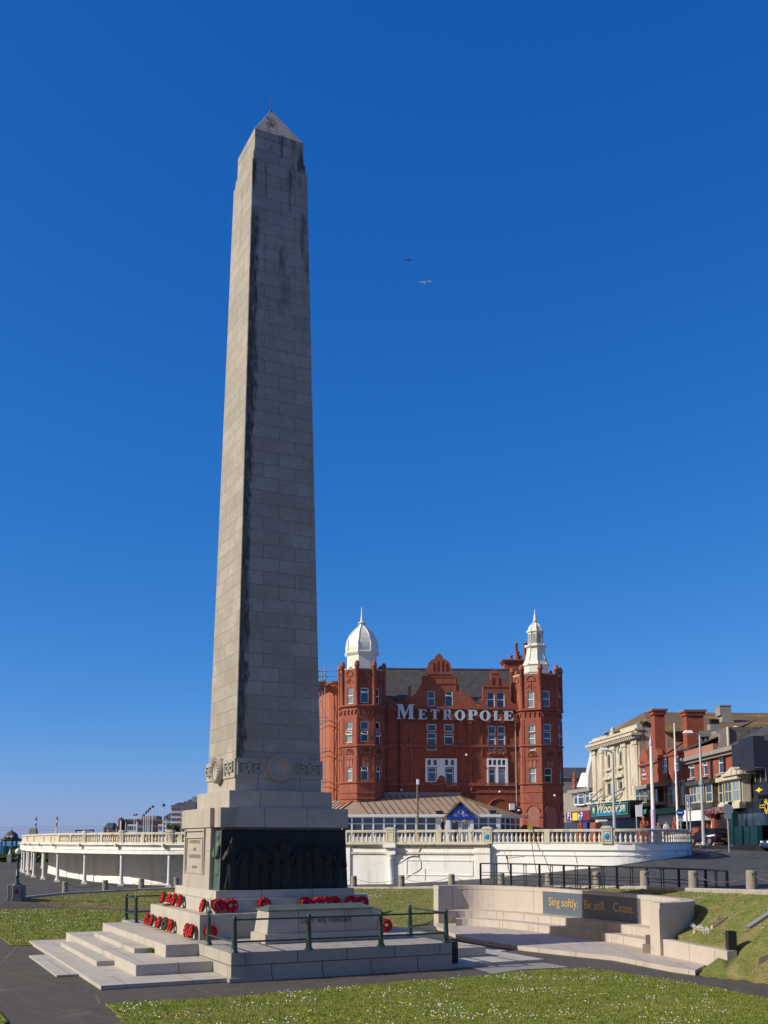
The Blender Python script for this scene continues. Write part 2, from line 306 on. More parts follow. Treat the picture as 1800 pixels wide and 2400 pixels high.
MAT['tail']=mat('tail lamp',(.45,.01,.02),rough=.2); MAT['plate']=mat('yellow number plate',(.8,.55,.02),rough=.5)
MAT['wood']=mat('weathered wood pole',(.22,.16,.10),(.16,.12,.08),4,.8)
MAT['brown']=mat('dark sepia',(.09,.06,.035),(.16,.11,.07),14,.8)
MAT['tablet']=mat('worn grey tablet',(.20,.19,.17),(.14,.13,.12),4,.8)
MAT['solar']=mat('blue information panel',(.02,.06,.16),(.02,.08,.28),1.8,.12,spec=.8)
MAT['gull']=mat('gull white',(.75,.76,.78),rough=.7); MAT['gulldark']=mat('brown gull plumage',(.10,.08,.07),rough=.8)
MAT['farwhite']=mat('far white render',(.62,.64,.66),(.5,.52,.55),.3,.8); MAT['farred']=mat('far red brick',(.20,.10,.09),(.15,.08,.075),.2,.9); MAT['fardark']=mat('far dark roof',(.06,.06,.07),rough=.8); MAT['farglass']=mat('far windows',(.05,.07,.10),rough=.3)
# ---------------------------------------------------------------- terrain
RING=[(-22.5,44,.05),(-21.8,50,.15),(-20.6,55.5,.25),(-19.4,58.6,.33),(-18.0,62,.40),(-16.1,64.2,.42),(-14.2,66.0,.46),(-11.5,67.3,.5),(-8.3,67.2,.6),(-5.3,65.3,.7),(-2.7,62.8,.78),(-.5,60,.84),(2.1,57.5,.95),(4.7,55.0,1.1),(6.9,52,1.25),(8.65,48.5,1.4),(10.1,45,1.55),(11.1,41,1.7),(11.85,36.8,1.82),(12.6,33.3,1.93),(13.1,29.6,2.05),(13.4,25,2.1),(13.3,18,2.1),(12,8,2.1),(8,2,2),(0,-2,1.9),(-10,0,1.5),(-18,8,.9),(-22,20,.4),(-23,32,.1)]
FOOT=[(-20.5,44,0),(-20,52,0),(-18.6,56,.1),(-16.5,58.6,.1),(-13.2,57.6,0),(-9.6,55.4,0),(-5,50.5,0),(.95,44.2,0),(1.9,43.5,0),(2.85,44.6,.05),(3.07,44.75,.15),(5.08,44.6,.8),(6.6,43.55,1.1),(8.0,41.6,1.4),(9.55,38.4,1.6),(10.35,36.0,1.6),(10.4,33.8,1.15),(9.5,32.55,.66),(9.72,31.0,.66),(10.0,29.6,.66),(10.25,28.55,.6),(10.22,28.2,.5),(9.95,28.2,.42),(9.72,29.3,.1),(9.06,28.32,.0),(9.7,27.84,.02),(10.35,26.75,0),(11,20,0),(9,9,0),(4,5,0),(-4,5,0),(-12,8,0),(-17,14,0),(-20,24,0),(-21,34,0)]
OUT=[(-60,30,.3),(-50,70,.4),(-44,125,.45),(-35.7,108,.45),(-31.6,97.5,.45),(-26.9,87.5,.45),(-21.1,78.7,.45),(-13.4,71.5,.5),(-6,67.8,.72),(-.3,65.4,.9),(1.9,64.7,.98),(4.8,63.5,1.16),(7.8,62.1,1.44),(11.3,60.1,1.87),(13.5,58.9,2.16),(16.0,58.3,2.5),(18.0,59,2.63),(20.2,62.6,2.78),(21.5,67,2.9),(25,76,3.1),(26,84,3.23),(26,140,3.25),(45,140,3.3),(48,80,3.3),(50,50,3.2),(50,10,3.0),(40,-20,2.8),(0,-40,2.2),(-40,-20,.8)]
def near(P,x,y):
    b=(1e18,0)
    n=len(P)
    for i in range(n):
        x0,y0,z0=P[i];x1,y1,z1=P[(i+1)%n]
        dx,dy=x1-x0,y1-y0;t=((x-x0)*dx+(y-y0)*dy)/(dx*dx+dy*dy);t=0 if t<0 else 1 if t>1 else t
        d=(x-x0-t*dx)**2+(y-y0-t*dy)**2
        if d<b[0]: b=(d,z0+(z1-z0)*t)
    return math.sqrt(b[0]),b[1]
def inside(P,x,y):
    c=False;n=len(P)
    for i in range(n):
        x0,y0=P[i][:2];x1,y1=P[i-1][:2]
        if (y0>y)!=(y1>y) and x<(x1-x0)*(y-y0)/(y1-y0)+x0: c=not c
    return c
def gz(x,y):
    if inside(FOOT,x,y):
        d,z=near(FOOT,x,y);return z*max(0,1-d/.12)
    if inside(RING,x,y):
        a,za=near(FOOT,x,y);b,zb=near(RING,x,y);t=a/(a+b+1e-9)
        t=t*t*(3-2*t)*.5+t*.5
        return za+(zb-za)*t
    b,zb=near(RING,x,y)
    a,za=near(OUT,x,y)
    if not inside(OUT,x,y): return za
    t=b/(a+b+1e-9);return zb+(za-zb)*t

def march(x,y):
    d=ray(x,y); d=d/d.y; Y=15
    while Y<160:
        if CAMH+d.z*Y<gz(d.x*Y,Y):
            lo,hi=Y-.25,Y
            for _ in range(9):
                m=(lo+hi)/2
                if CAMH+d.z*m<gz(d.x*m,m): hi=m
                else: lo=m
            return Vector((d.x*hi,hi,gz(d.x*hi,hi)))
        Y+=.25
    return Vector((d.x*160,160,3))
def lines(segs):
    out=[]
    for a,b,st in segs:
        n=max(1,round((b-a)/st)); out+=[a+(b-a)*i/n for i in range(n)]
    return out+[segs[-1][1]]
LCP=[(10.6,36.1),(10.55,33.8),(9.65,32.6),(9.72,31.0),(10.02,29.6),(10.22,28.6),(10.12,28.3),(9.92,28.36),(9.68,29.4),(9.12,28.38),(9.74,27.92),(10.4,26.82),(11.02,20),(12.85,20),(12.85,25),(12.8,29.6),(12.3,33.2),(11.6,36.7)]
gx=lines([(-400,-100,60),(-100,-40,10),(-40,-23,1.6),(-23,5,.7),(5,13.6,.28),(13.6,24,.9),(24,50,3),(50,100,10),(100,400,60)])
gy=lines([(-60,0,10),(0,16,2),(16,26,.8),(26,46,.28),(46,70,.8),(70,90,2),(90,160,6)])
nx=len(gx)
lawnC1=[(-19.3,58.15)]
vs=[(x,y,gz(x,y)-(.16 if 8.9<x<13.2 and 20<y<37.5 and inside(LCP,x,y) else 0)) for y in gy for x in gx]
g=MB()
def inmem(x,y): return False
g.add(vs,[(j*nx+i,j*nx+i+1,(j+1)*nx+i+1,(j+1)*nx+i) for j in range(len(gy)-1) for i in range(nx-1)],smooth=True)
for k,f in enumerate(g.f):
    c=sum((g.v[i] for i in f),Vector())/4
    g.m[k]=0 if inside(RING,c.x,c.y) else 1
tag(g.build('ground',[MAT['path'],MAT['asphalt']],recalc=False),kind='structure')
# sea beyond the lower promenade
m=MB().box(-9000,9000,175,11000,-6,-5); tag(m.build('sea',MAT['water']),kind='structure')
m=MB().box(-400,-20,158,176,-6,.42); tag(m.build('sea_wall_edge',MAT['concrete']),kind='structure')
def drape(name,poly,m,lift=.035,step=.35,skirt=.12,kind='structure',f=gz,ret=False,rag=0):
    P=[]
    for i in range(len(poly)):
        a=Vector(poly[i][:2]);b=Vector(poly[(i+1)%len(poly)][:2]);n=max(1,int((b-a).length/step))
        for k in range(n):
            q=a.lerp(b,k/n)
            if rag and k: q=q+Vector((random.uniform(-rag,rag),random.uniform(-rag,rag)))
            P.append(q)
    xs=[p.x for p in P]; ys=[p.y for p in P]; pts=list(P); x=min(xs)
    while x<max(xs):
        y=min(ys)
        while y<max(ys):
            q=(x+random.uniform(-.1,.1)*step,y+random.uniform(-.1,.1)*step)
            if inside([(p.x,p.y) for p in P],*q): pts.append(Vector(q))
            y+=step
        x+=step
    n=len(P); v,e,fc,*_=delaunay_2d_cdt(pts,[(i,(i+1)%n) for i in range(n)],[],1,1e-5)
    pp=[(p.x,p.y) for p in P]
    mb=MB(); V3=[(q.x,q.y,f(q.x,q.y)+lift) for q in v]
    fc=[t for t in fc if inside(pp,sum(v[i].x for i in t)/len(t),sum(v[i].y for i in t)/len(t))]
    mb.add(V3,fc,smooth=True)
    for i in range(n):
        a,b=P[i],P[(i+1)%n]; za,zb=f(a.x,a.y)+lift,f(b.x,b.y)+lift
        mb.add([(a.x,a.y,za),(b.x,b.y,zb),(b.x,b.y,zb-skirt-lift),(a.x,a.y,za-skirt-lift)],[(0,1,2,3)])
    tris=[tuple(Vector(V3[i]) for i in t) for t in fc]
    if kind: tag(mb.build(name,m),kind=kind)
    return tris
flat=lambda x,y:0
lawnA=[(-5.7,19.5),(-4.72,21.01),(-5.73,23.31),(-3.09,24.34),(.53,26.58),(2.83,27.86),(5.0,29.35),(5.56,29.56),(6.2,29.6),(7.01,28.9),(8.33,26.59),(9.34,24.18),(10.4,20)]
lawnB=[(-30,36),(-13.9,39.7),(-12.2,36.1),(-11.5,36.2),(-10.9,38.5),(-9.2,41.2),(-8.6,45),(-8.9,49.6),(-10.67,51.8),(-12.46,53.69),(-15.3,55.6),(-17.6,55.4),(-19.4,54.0),(-30,50)]
lawnD=[(-11,20),(-7.1,20.5),(-7.12,21.05),(-7.78,22.4),(-11,24.5)]
lawnC=[(-19.3,58.15),(-16.4,58.1),(-13.2,57.0),(-11.4,55.5),(-9.5,54.8),(-5,50),(.92,44.5),(1.9,43.8),(2.8,44.7),(3.1,45.3),(5.08,45.0),(6.7,43.9),(8.2,41.9),(9.8,38.6),(10.6,36.1),(10.55,33.8),(9.65,32.6),(9.7,31.0),(10.0,29.6),(10.2,28.6),(10.1,28.32),(9.92,28.38),(9.68,29.42),(9.1,28.36),(9.72,27.9),(10.38,26.8),(11,20),(13.1,20)]
def ringin(o=.25):
    out=[]
    for (x,y,z) in RING[:21]:
        c=Vector((x,y))-Vector((-3.4,40)); c=c*(1-o/c.length); out.append((c.x-3.4,c.y+40))
    return out
ri=ringin(.28); lawnC=lawnC+[(13.1,25)]+list(reversed(ri[3:21]))
TA=drape('lawn',lawnA,MAT['turf'],.04,.3,f=flat,rag=.05); TB=drape('lawn',lawnB,MAT['turf'],.04,.6,f=flat,rag=.06); TD=drape('lawn',lawnD,MAT['turf'],.04,.5,f=flat)
TC=drape('bank',lawnC,MAT['bank_turf'],.05,.42,skirt=.25,rag=.06)
# worn soil strip at the foot of the left bank
drape('bare_earth',[(-18.4,58.3),(-16.4,57.95),(-14.2,57.3),(-12.2,56.2),(-10,54.9),(-10.1,54.5),(-12.6,55.6),(-15.0,56.9),(-17.6,57.6)],MAT['soil'],.03,.4,rag=.08)
def scatter(tris,dens,fn,mb,mask=None):
    for a,b,c in tris:
        A=(b-a).cross(c-a).length/2; n=A*dens; n=int(n)+(random.random()<n-int(n))
        for _ in range(n):
            r1,r2=random.random(),random.random()
            if r1+r2>1:r1,r2=1-r1,1-r2
            p=a+(b-a)*r1+(c-a)*r2
            if mask and not mask(p): continue
            fn(mb,p)
def blade(h,w):
    def f(mb,p):
        an=random.uniform(0,6.283); hh=h*random.uniform(.5,1.3); dx,dy=math.cos(an)*w,math.sin(an)*w; lx,ly=random.uniform(-.6,.6)*hh,random.uniform(-.6,.6)*hh
        b=len(mb.v); mb.v+=[Vector((p.x-dx,p.y-dy,p.z)),Vector((p.x+dx,p.y+dy,p.z)),Vector((p.x+lx,p.y+ly,p.z+hh))]; mb.f.append((b,b+1,b+2)); mb.m.append(0); mb.sm.append(False)
    return f
def vis(p): # roughly inside the picture and near
    return p.y>20 and abs((p.x/p.y)*FPX+PPX-900)<960
gb=MB(); scatter(TA,430,blade(.042,.008),gb,vis); scatter(TD,300,blade(.042,.008),gb,vis); scatter(TB,110,blade(.05,.016),gb,vis); scatter(TC,75,blade(.055,.015),gb,lambda p:vis(p) and (p.x<3.2 or p.x>10))
o=gb.build('grass',MAT['blade'],recalc=False); tag(o,'short green grass blades covering the lawns','grass',kind='stuff')
from mathutils import noise as mnoise
def daisy(mb,p):
    r=random.uniform(.008,.016); z=p.z+random.uniform(.03,.06); t=random.uniform(-.5,.5)
    mb.add([(p.x+r*math.cos(k*1.0472),p.y+r*math.sin(k*1.0472),z+t*r*math.sin(k*1.0472)+r*.5*math.sin(k*1.0472)) for k in range(6)],[(0,1,2,3,4,5)],0)
def clump(th): return lambda p: vis(p) and mnoise.noise(Vector((p.x*.9,p.y*.9,0)))+.55*mnoise.noise(Vector((p.x*3.1,p.y*3.1,4)))>th+random.uniform(-.12,.12)
db=MB(); scatter(TA,34,daisy,db,clump(.24)); scatter(TB,20,daisy,db,clump(.2)); scatter(TC,22,daisy,db,clump(.3)); scatter(TD,40,daisy,db,clump(.1))
o=db.build('daisies',MAT['petal'],recalc=False); tag(o,'tiny white daisies dotted over the grass','daisies',kind='stuff')
db=MB(); scatter(TA,14,daisy,db,lambda p: vis(p) and p.y<23.2 and mnoise.noise(Vector((p.x*.7,p.y*.9,9)))>.1)
o=db.build('buttercups',MAT['buttercup'],recalc=False); tag(o,'small yellow flowers in the nearest lawn edge','buttercups',kind='stuff')
# path joints and paler slabs
j=MB()
def strip(a,b,w=.035,z=.006):
    a=Vector(a);b=Vector(b);d=(b-a).normalized();n=Vector((-d.y,d.x))*w/2; N=max(2,int((b-a).length/.5))
    for i in range(N):
        p=a.lerp(b,i/N);q=a.lerp(b,(i+1)/N); k=random.uniform(.5,1.3); 
        if random.random()<.12: continue
        j.add([(*(p-n*k),z),(*(p+n*k),z),(*(q+n*k),z),(*(q-n*k),z)],[(0,1,2,3)])
strip((-4.44,26.46),(-3.3,24.5)); strip((-6.35,24.89),(-10.6,29.8)); strip((-6.35,24.89),(-5.9,23.5)); strip((-13.62,42.76),(-10.62,30.51)); strip((-1.13,27.31),(-.45,26.0)); strip((1.87,28.93),(2.4,27.7)); strip((-6.35,24.89),(-4.0,25.7)); strip((-13.3,33.5),(-8.7,35.2)); strip((-12.2,30),(-8.6,28.4)); strip((-18,50.5),(-10.4,49.4)); strip((5.6,29.7),(9,30.6))
tag(j.build('path_joints',MAT['moss'],recalc=False),kind='structure')
def q1(x,y): return 1000+x/4.1475,2000+y/4.1475
pts=[atz(*q1(*q),0) for q in ((395,1105),(640,1175),(900,1135),(1390,1110),(1010,1042),(600,1066))]
m=MB().add([(p.x,p.y,.012) for p in pts],[tuple(range(6))]); tag(m.build('concrete_apron',MAT['concrete'],recalc=False),kind='structure')
# kerb round the garden, road markings
kp=[(x,y,z) for x,y,z in RING[:22]]
def smooth(path,n=3):
    out=[];N=len(path)
    for i in range(N-1):
        p0=Vector(path[max(i-1,0)]);p1=Vector(path[i]);p2=Vector(path[i+1]);p3=Vector(path[min(i+2,N-1)])
        for k in range(n):
            t=k/n; out.append(.5*((2*p1)+(p2-p0)*t+(2*p0-5*p1+4*p2-p3)*t*t+(3*p1-p0-3*p2+p3)*t*t*t))
    return out+[Vector(path[-1])]
def zpath(path,lift=0): return [Vector((p[0],p[1],gz(p[0],p[1])+lift)) for p in path]
kerbp=smooth(kp[3:],4); kb=MB().sweep(kerbp,[(-.1,-.3),(.16,-.3),(.16,.12),(.13,.15),(-.1,.15)]); tag(kb.build('kerb',MAT['kerb']),kind='structure')
rl=[march(1425,2032),march(1500,2021),march(1560,2011),march(1620,2001.5),march(1690,1993.5),march(1740,1989)]
m=MB().sweep(smooth([tuple(p) for p in rl],4),[(-.07,.015),(.07,.015),(.07,.03),(-.07,.03)]); tag(m.build('road_edge_line',MAT['concrete']),kind='structure')
# ---------------------------------------------------------------- the war memorial
MC=Vector((-3.367,34.485,0)); MA=R(25.554); MU=Vector((math.cos(MA),math.sin(MA),0)); MV=Vector((-math.sin(MA),math.cos(MA),0))
def LW(u,v,z=0): return MC+MU*u+MV*v+Vector((0,0,z))
def lo(p): q=Vector(p)-MC; return Vector((q.dot(MU),q.dot(MV),p[2]))
PF=lambda v:Plane(LW(0,v),MU)         # planes facing the viewer, at local v
PL=lambda u:Plane(LW(u,0),-MV)        # planes facing left, at local u
mem=empty('war_memorial',MC,'tall tapering pale granite obelisk with stepped base and dark bronze relief','monument',rz=MA)
def mbuild(mb,name,mt,parent=mem,bevel=.012,**k): return mb.build(name,mt,parent,local=True,bevel=bevel,**k)
b=MB(); b.hull([(-1.471,-1.471),(1.471,-1.471),(1.471,1.471),(-1.471,1.471)],[(-1.035,-1.035),(1.035,-1.035),(1.035,1.035),(-1.035,1.035)],6.23,27.28)
sh=mbuild(b,'obelisk_shaft',MAT['shaft'],bevel=.02)
b=MB(); q=1.0; b.hull([(-q,-q),(q,-q),(q,q),(-q,q)],[(-.975,-.975),(.975,-.975),(.975,.975),(-.975,.975)],27.28,27.65)
q=.935; b.hull([(-q,-q),(q,-q),(q,q),(-q,q)],[(-.92,-.92),(.92,-.92),(.92,.92),(-.92,.92)],27.65,28.27)
mbuild(b,'obelisk_top',MAT['shaft'])
b=MB(); q=.925; b.box(-q,q,-q,q,28.27,28.53); b.hull([(-q+.003,-q+.003),(q-.003,-q+.003),(q-.003,q-.003),(-q+.003,q-.003)],[(-.02,-.02),(.02,-.02),(.02,.02),(-.02,.02)],28.53,30.12); mbuild(b,'capstone',MAT['shaft'])
b=MB().lathe([(.07,0),(.05,.05),(.012,.08),(.010,.7),(.004,.75)],8,z=30.05); mbuild(b,'lightning_rod',MAT['iron'],bevel=0)
b=MB().box(-1.49,1.49,-1.49,1.49,5.2,5.68); mbuild(b,'neck_course',MAT['granite'])
# frieze with key pattern: the meander is cut as raised fillets round recessed grooves
b=MB().box(-1.53,1.53,-1.53,1.53,5.64,6.25); fz=mbuild(b,'frieze_band',MAT['granite'])
b=MB(); 
def key(b,x0,flip,face):
    # one square spiral, .40 wide, .40 tall, drawn with .035 fillets .03 proud
    W_=.36;H_=.38;t=.05;z0=5.755
    segs=[(0,0,0,H_),(0,H_,W_,H_),(W_,H_,W_,.10),(W_,.10,.12,.10),(.12,.10,.12,.27),(.12,.27,.25,.27)]
    for ax,az_,bx,bz in segs:
        if flip: ax,bx=W_-ax,W_-bx
        xa,xb=min(ax,bx)-t/2+x0,max(ax,bx)+t/2+x0; za,zb=min(az_,bz)-t/2+z0,max(az_,bz)+t/2+z0
        if face=='f': b.box(xa,xb,-1.53-.055,-1.528,za,zb)
        else: b.box(-1.53-.055,-1.528,xa,xb,za,zb)
for x in (-1.42,-1.0): key(b,x,False,'f'); key(b,-x-.36,True,'f')
b.box(-.60,-.44,-1.56,-1.528,6.10,6.145); b.box(.44,.60,-1.56,-1.528,6.10,6.145)
for x in (-1.42,-1.0): key(b,x,True,'l'); key(b,-x-.36,False,'l')
mbuild(b,'key_pattern',MAT['granite'],fz,bevel=0)
def stonewreath(M):
    b=MB(); b.lathe([(.44,0),(.44,.10),(.40,.14),(.36,.155),(.33,.13),(.29,.10),(.27,.10),(.26,.07),(0.01,.06)],36,M=M)
    for k in range(26):
        for rr,tw in ((.395,.5),(.335,-.5)):
            a=2*math.pi*k/26; an=a+math.pi/2+tw*(1 if a<math.pi else 1); c=Vector((rr*math.cos(a),rr*math.sin(a),.135)); d=Vector((math.cos(an),math.sin(an),0)); e=Vector((-d.y,d.x,0))
            b.add([c-d*.06,c+e*.022+Vector((0,0,.02)),c+d*.06,c-e*.022+Vector((0,0,.02)),c+Vector((0,0,.06))],[(0,1,4),(1,2,4),(2,3,4),(3,0,4)],M=M)
    mbuild(b,'stone_wreath',MAT['granite'],fz,bevel=0)
stonewreath(Matrix.Translation((.0,-1.53,5.97))@Matrix.Rotation(R(90),4,'X')@Matrix.Diagonal((1,1,.5,1))); stonewreath(Matrix.Translation((-1.54,.05,5.95))@Matrix.Rotation(R(-90),4,'Y'))
b=MB().box(-1.763,1.763,-1.763,1.763,4.66,5.215); mbuild(b,'upper_plinth',MAT['granite'])
b=MB().box(-2.165,2.165,-2.165,2.165,4.055,4.66); b.box(-2.31,2.31,-1.54,1.54,4.052,4.657); mbuild(b,'cornice_block',MAT['granite'])
b=MB().hull([(-2.05,-2.05),(2.05,-2.05),(2.05,2.05),(-2.05,2.05)],[(-1.98,-1.98),(1.98,-1.98),(1.98,1.98),(-1.98,1.98)],2.12,4.055); b.hull([(-2.30,-1.50),(2.30,-1.50),(2.30,1.50),(-2.30,1.50)],[(-2.26,-1.48),(2.26,-1.48),(2.26,1.48),(-2.26,1.48)],2.122,4.054); ped=mbuild(b,'pedestal',MAT['granite'])
# inscription panel on the left wing
b=MB()
for a in ((-.97,-.90),(1.18,1.25)): b.box(-2.325,-2.27,a[0],a[1],2.55,4.02)
b.box(-2.325,-2.27,-.90,1.18,3.945,3.985); b.box(-2.315,-2.27,-.82,1.10,2.58,2.62); b.box(-2.315,-2.27,-.82,1.10,3.72,3.76)
for a in ((-.78,-.74),(1.04,1.08)): b.box(-2.315,-2.27,a[0],a[1],2.62,3.72)
for z in (2.56,3.32): b.box(-2.288,-2.27,-1.45,1.45,z,z+.012)
mbuild(b,'panel_frame',MAT['granite'],bevel=.004)
ML=Matrix(((0,0,-1,-2.292),(-1,0,0,.15),(0,1,0,0),(0,0,0,1)))
for tx,z,s in (('IN MEMORY OF',3.60,.16),('OUR',3.36,.15),('GLORIOUS DEAD',3.13,.17),('1914 1918',2.78,.13)):
    text_mesh('inscription',tx,s,MAT['incised_soft'],mem,ML@Matrix.Translation((0,z,0)),.004)
# bronze relief: low figures in one cast sheet, front face
def capsule(x,z,ax,az,bx,bz,r0,r1,h):
    dx,dz=bx-ax,bz-az; L2=dx*dx+dz*dz or 1e-9; t=max(0,min(1,((x-ax)*dx+(z-az)*dz)/L2)); r=r0+(r1-r0)*t; d=math.hypot(x-ax-dx*t,z-az-dz*t)/r
    return h*math.sqrt(1-d*d) if d<1 else 0
figs=[]
random.seed(3)
for i,(x,hh) in enumerate([(-1.75,1.55),(-1.38,1.45),(-1.02,1.5),(-.66,1.4),(-.3,1.5),(.08,1.72),(.46,1.5),(.82,1.45),(1.16,1.55),(1.5,1.4),(1.83,1.35)]):
    figs.append((x,hh,random.uniform(-.12,.12),random.choice((-1,1)),random.uniform(.1,.5)))
def relief(x,z):
    h=0
    for x0,hh,ln,sd_,arm in figs:
        if abs(x-x0)>.55: continue
        k=hh/1.7
        f=0
        f=max(f,capsule(x,z,x0+ln,hh-.10*k,x0+ln,hh-.13*k,.095*k,.085*k,.085))
        f=max(f,capsule(x,z,x0+ln*.8,1.30*k,x0+ln*.3,.85*k,.19*k,.16*k,.10))
        f=max(f,capsule(x,z,x0+ln*.3,.85*k,x0-.05,.10,.15*k,.23*k,.085)); 
        f=max(f,capsule(x,z,x0+ln*.8+.17*k*sd_,1.28*k,x0+sd_*.34*k,(1.28-arm)*k,.06,.05,.115)); f=max(f,capsule(x,z,x0+sd_*.34*k,(1.28-arm)*k,x0+sd_*.18*k,(1.5-arm)*k,.05,.04,.125))
        if f>.01: f+=.012*math.sin(34*(x-x0)+3*math.sin(z*2+x0))*(1 if z<1.15*k else .3)
        h=max(h,f)
    return h
b=MB(); NX,NZ=210,96; x0,x1,z0,z1=-2.15,2.15,0,1.83
vs=[]
for jz in range(NZ+1):
    for i in range(NX+1):
        x=x0+(x1-x0)*i/NX; z=z0+(z1-z0)*jz/NZ; tp=z/1.83; xx=x*(1-.028*tp); y=-2.145+.06*tp
        vs.append((xx,y-relief(x,z)*(0 if i in(0,NX) else 1),2.124+z))
b.add(vs,[(j_*(NX+1)+i,j_*(NX+1)+i+1,(j_+1)*(NX+1)+i+1,(j_+1)*(NX+1)+i) for j_ in range(NZ) for i in range(NX)],smooth=True)
br=b.build('bronze_relief',MAT['bronze'],mem,local=True,recalc=False)
b=MB(); b.box(-2.10,2.10,-2.13,-1.98,3.952,3.99); b.hull([(-2.158,-2.142),(-2.06,-2.142),(-2.06,-1.51),(-2.158,-1.51)],[(-2.10,-2.08),(-2.0,-2.08),(-2.0,-1.51),(-2.10,-1.51)],2.124,3.95,1); b.hull([(2.06,-2.142),(2.158,-2.142),(2.158,-1.51),(2.06,-1.51)],[(2.0,-2.08),(2.10,-2.08),(2.10,-1.51),(2.0,-1.51)],2.124,3.95,1)
mbuild(b,'bronze_edging',[MAT['bronze'],MAT['bronze_green']],br,bevel=.004)
# the robed figure standing proud at the left corner, and the soldier on the return
b=MB()
def rob(b,M,k=1,lean=0):
    prof=[(.16,.0),(.17,.05),(.13,.35),(.12,.7),(.145,1.0),(.15,1.2),(.12,1.34),(.05,1.40),(.048,1.45),(.075,1.50),(.082,1.57),(.06,1.64),(.01,1.67)]
    b.lathe([(r*k,z*k) for r,z in prof],14,M=M,sy=.34)
rob(b,Matrix.Translation((-1.87,-2.145,2.13))@Matrix.Shear('XY',4,(.0,0))@Matrix.Rotation(R(6),4,'Y'),1.0)
b.tube([(-1.93,-2.24,3.2),(-1.90,-2.30,3.42),(-1.83,-2.26,3.62),(-1.79,-2.22,3.74)],[.06,.045,.035,.02],8)
mbuild(b,'robed_figure',MAT['bronze'],br,bevel=0)
b=MB()
M=Matrix.Translation((-2.11,-1.82,2.13))
b.lathe([(.09,0),(.10,.06),(.07,.12),(.08,.5)],10,c=(0,-.10),M=M,sx=.6); b.lathe([(.09,0),(.10,.06),(.07,.12),(.08,.5)],10,c=(0,.08),M=M,sx=.6)
b.lathe([(.21,.48),(.20,.6),(.17,.95),(.18,1.1),(.20,1.3),(.16,1.42),(.06,1.47),(.055,1.50),(.085,1.54),(.09,1.60),(.12,1.64),(.11,1.69),(.05,1.74),(.01,1.75)],16,M=M,sx=.5)
b.tube([(-2.15,-1.64,3.48),(-2.21,-1.62,3.2),(-2.24,-1.80,3.12)],[.06,.05,.045],8); b.tube([(-2.15,-2.02,3.48),(-2.21,-2.03,3.2),(-2.24,-1.86,3.12)],[.06,.05,.045],8)
mbuild(b,'soldier_figure',MAT['bronze_green'],br,bevel=0)
for nm,a,bb,z0,z1 in (('plinth_step',2.32,2.31,1.871,2.122),('plinth_step',2.55,2.50,1.47,1.869),('plinth_step',3.0,2.94,.742,1.468)):
    mbuild(MB().box(-a,a,-bb,bb,z0,z1),nm,MAT['granite_step'],bevel=.01)
mbuild(MB().box(-4.25,4.25,-3.9,4.75,.395,.735),'terrace_step',MAT['granite_step']); mbuild(MB().box(-5.4,5.4,-5.28,5.4,.108,.396),'terrace_step',MAT['granite_step']); mbuild(MB().box(-6.58,6.58,-6.68,5.95,-.1,.108),'terrace_step',MAT['granite_step'])
for s in (-1,1):
    mbuild(MB().box(s*7.17,s*6.585,-3.77,1.57 if s<0 else 3,-.1,.055),'side_tread',MAT['granite_step']); mbuild(MB().box(s*5.90,s*5.405,-2.66,3.45,.109,.243),'side_tread',MAT['granite_step']); mbuild(MB().box(s*4.8,s*4.255,-2.48,3.45,.397,.534),'side_tread',MAT['granite_step'])
for s in (-1,1):
    y0,y1=(-6.81,-4.41) if s<0 else (4.41,6.0)
    b=MB().box(-3.3,3.3,y0,y1,.109,.742); b.box(-3.295,3.295,y1 if s<0 else 0,-0.5 if s<0 else y0,.109,.739); mbuild(b,'podium',MAT['granite_podium'])
b=MB().box(-3.36,3.36,-6.88,-4.4,-.1,.1095); mbuild(b,'podium_base',MAT['granite_podium'])
# ---- stone of remembrance
tomb=empty('remembrance_stone',LW(.05,-4.45,.744),'long coffin shaped stone with green cap reading LEST WE FORGET','stone block',rz=MA)
def tb(mb,n,mt,**k): return mb.build(n,mt,tomb,local=True,**k)
tb(MB().box(-1.78,1.78,-.61,.61,0,.27),'base',MAT['granite'],bevel=.01)
tb(MB().hull([(-1.70,-.54),(1.70,-.54),(1.70,.54),(-1.70,.54)],[(-1.62,-.47),(1.62,-.47),(1.62,.47),(-1.62,.47)],.271,.90),'body',MAT['granite'],bevel=.01)
b=MB(); b.box(-1.66,1.66,-.52,.52,.90,.935); b.hull([(-1.66,-.52),(1.66,-.52),(1.66,.52),(-1.66,.52)],[(-1.45,-.02),(1.45,-.02),(1.45,.02),(-1.45,.02)],.935,1.05); tb(b,'cap',MAT['verdigris'],bevel=.006)
text_mesh('lettering','LEST WE FORGET',.185,MAT['incised'],tomb,Matrix.Translation((.15,-.521,.60))@Matrix.Rotation(R(83.7),4,'X'),.006,space=1.12)
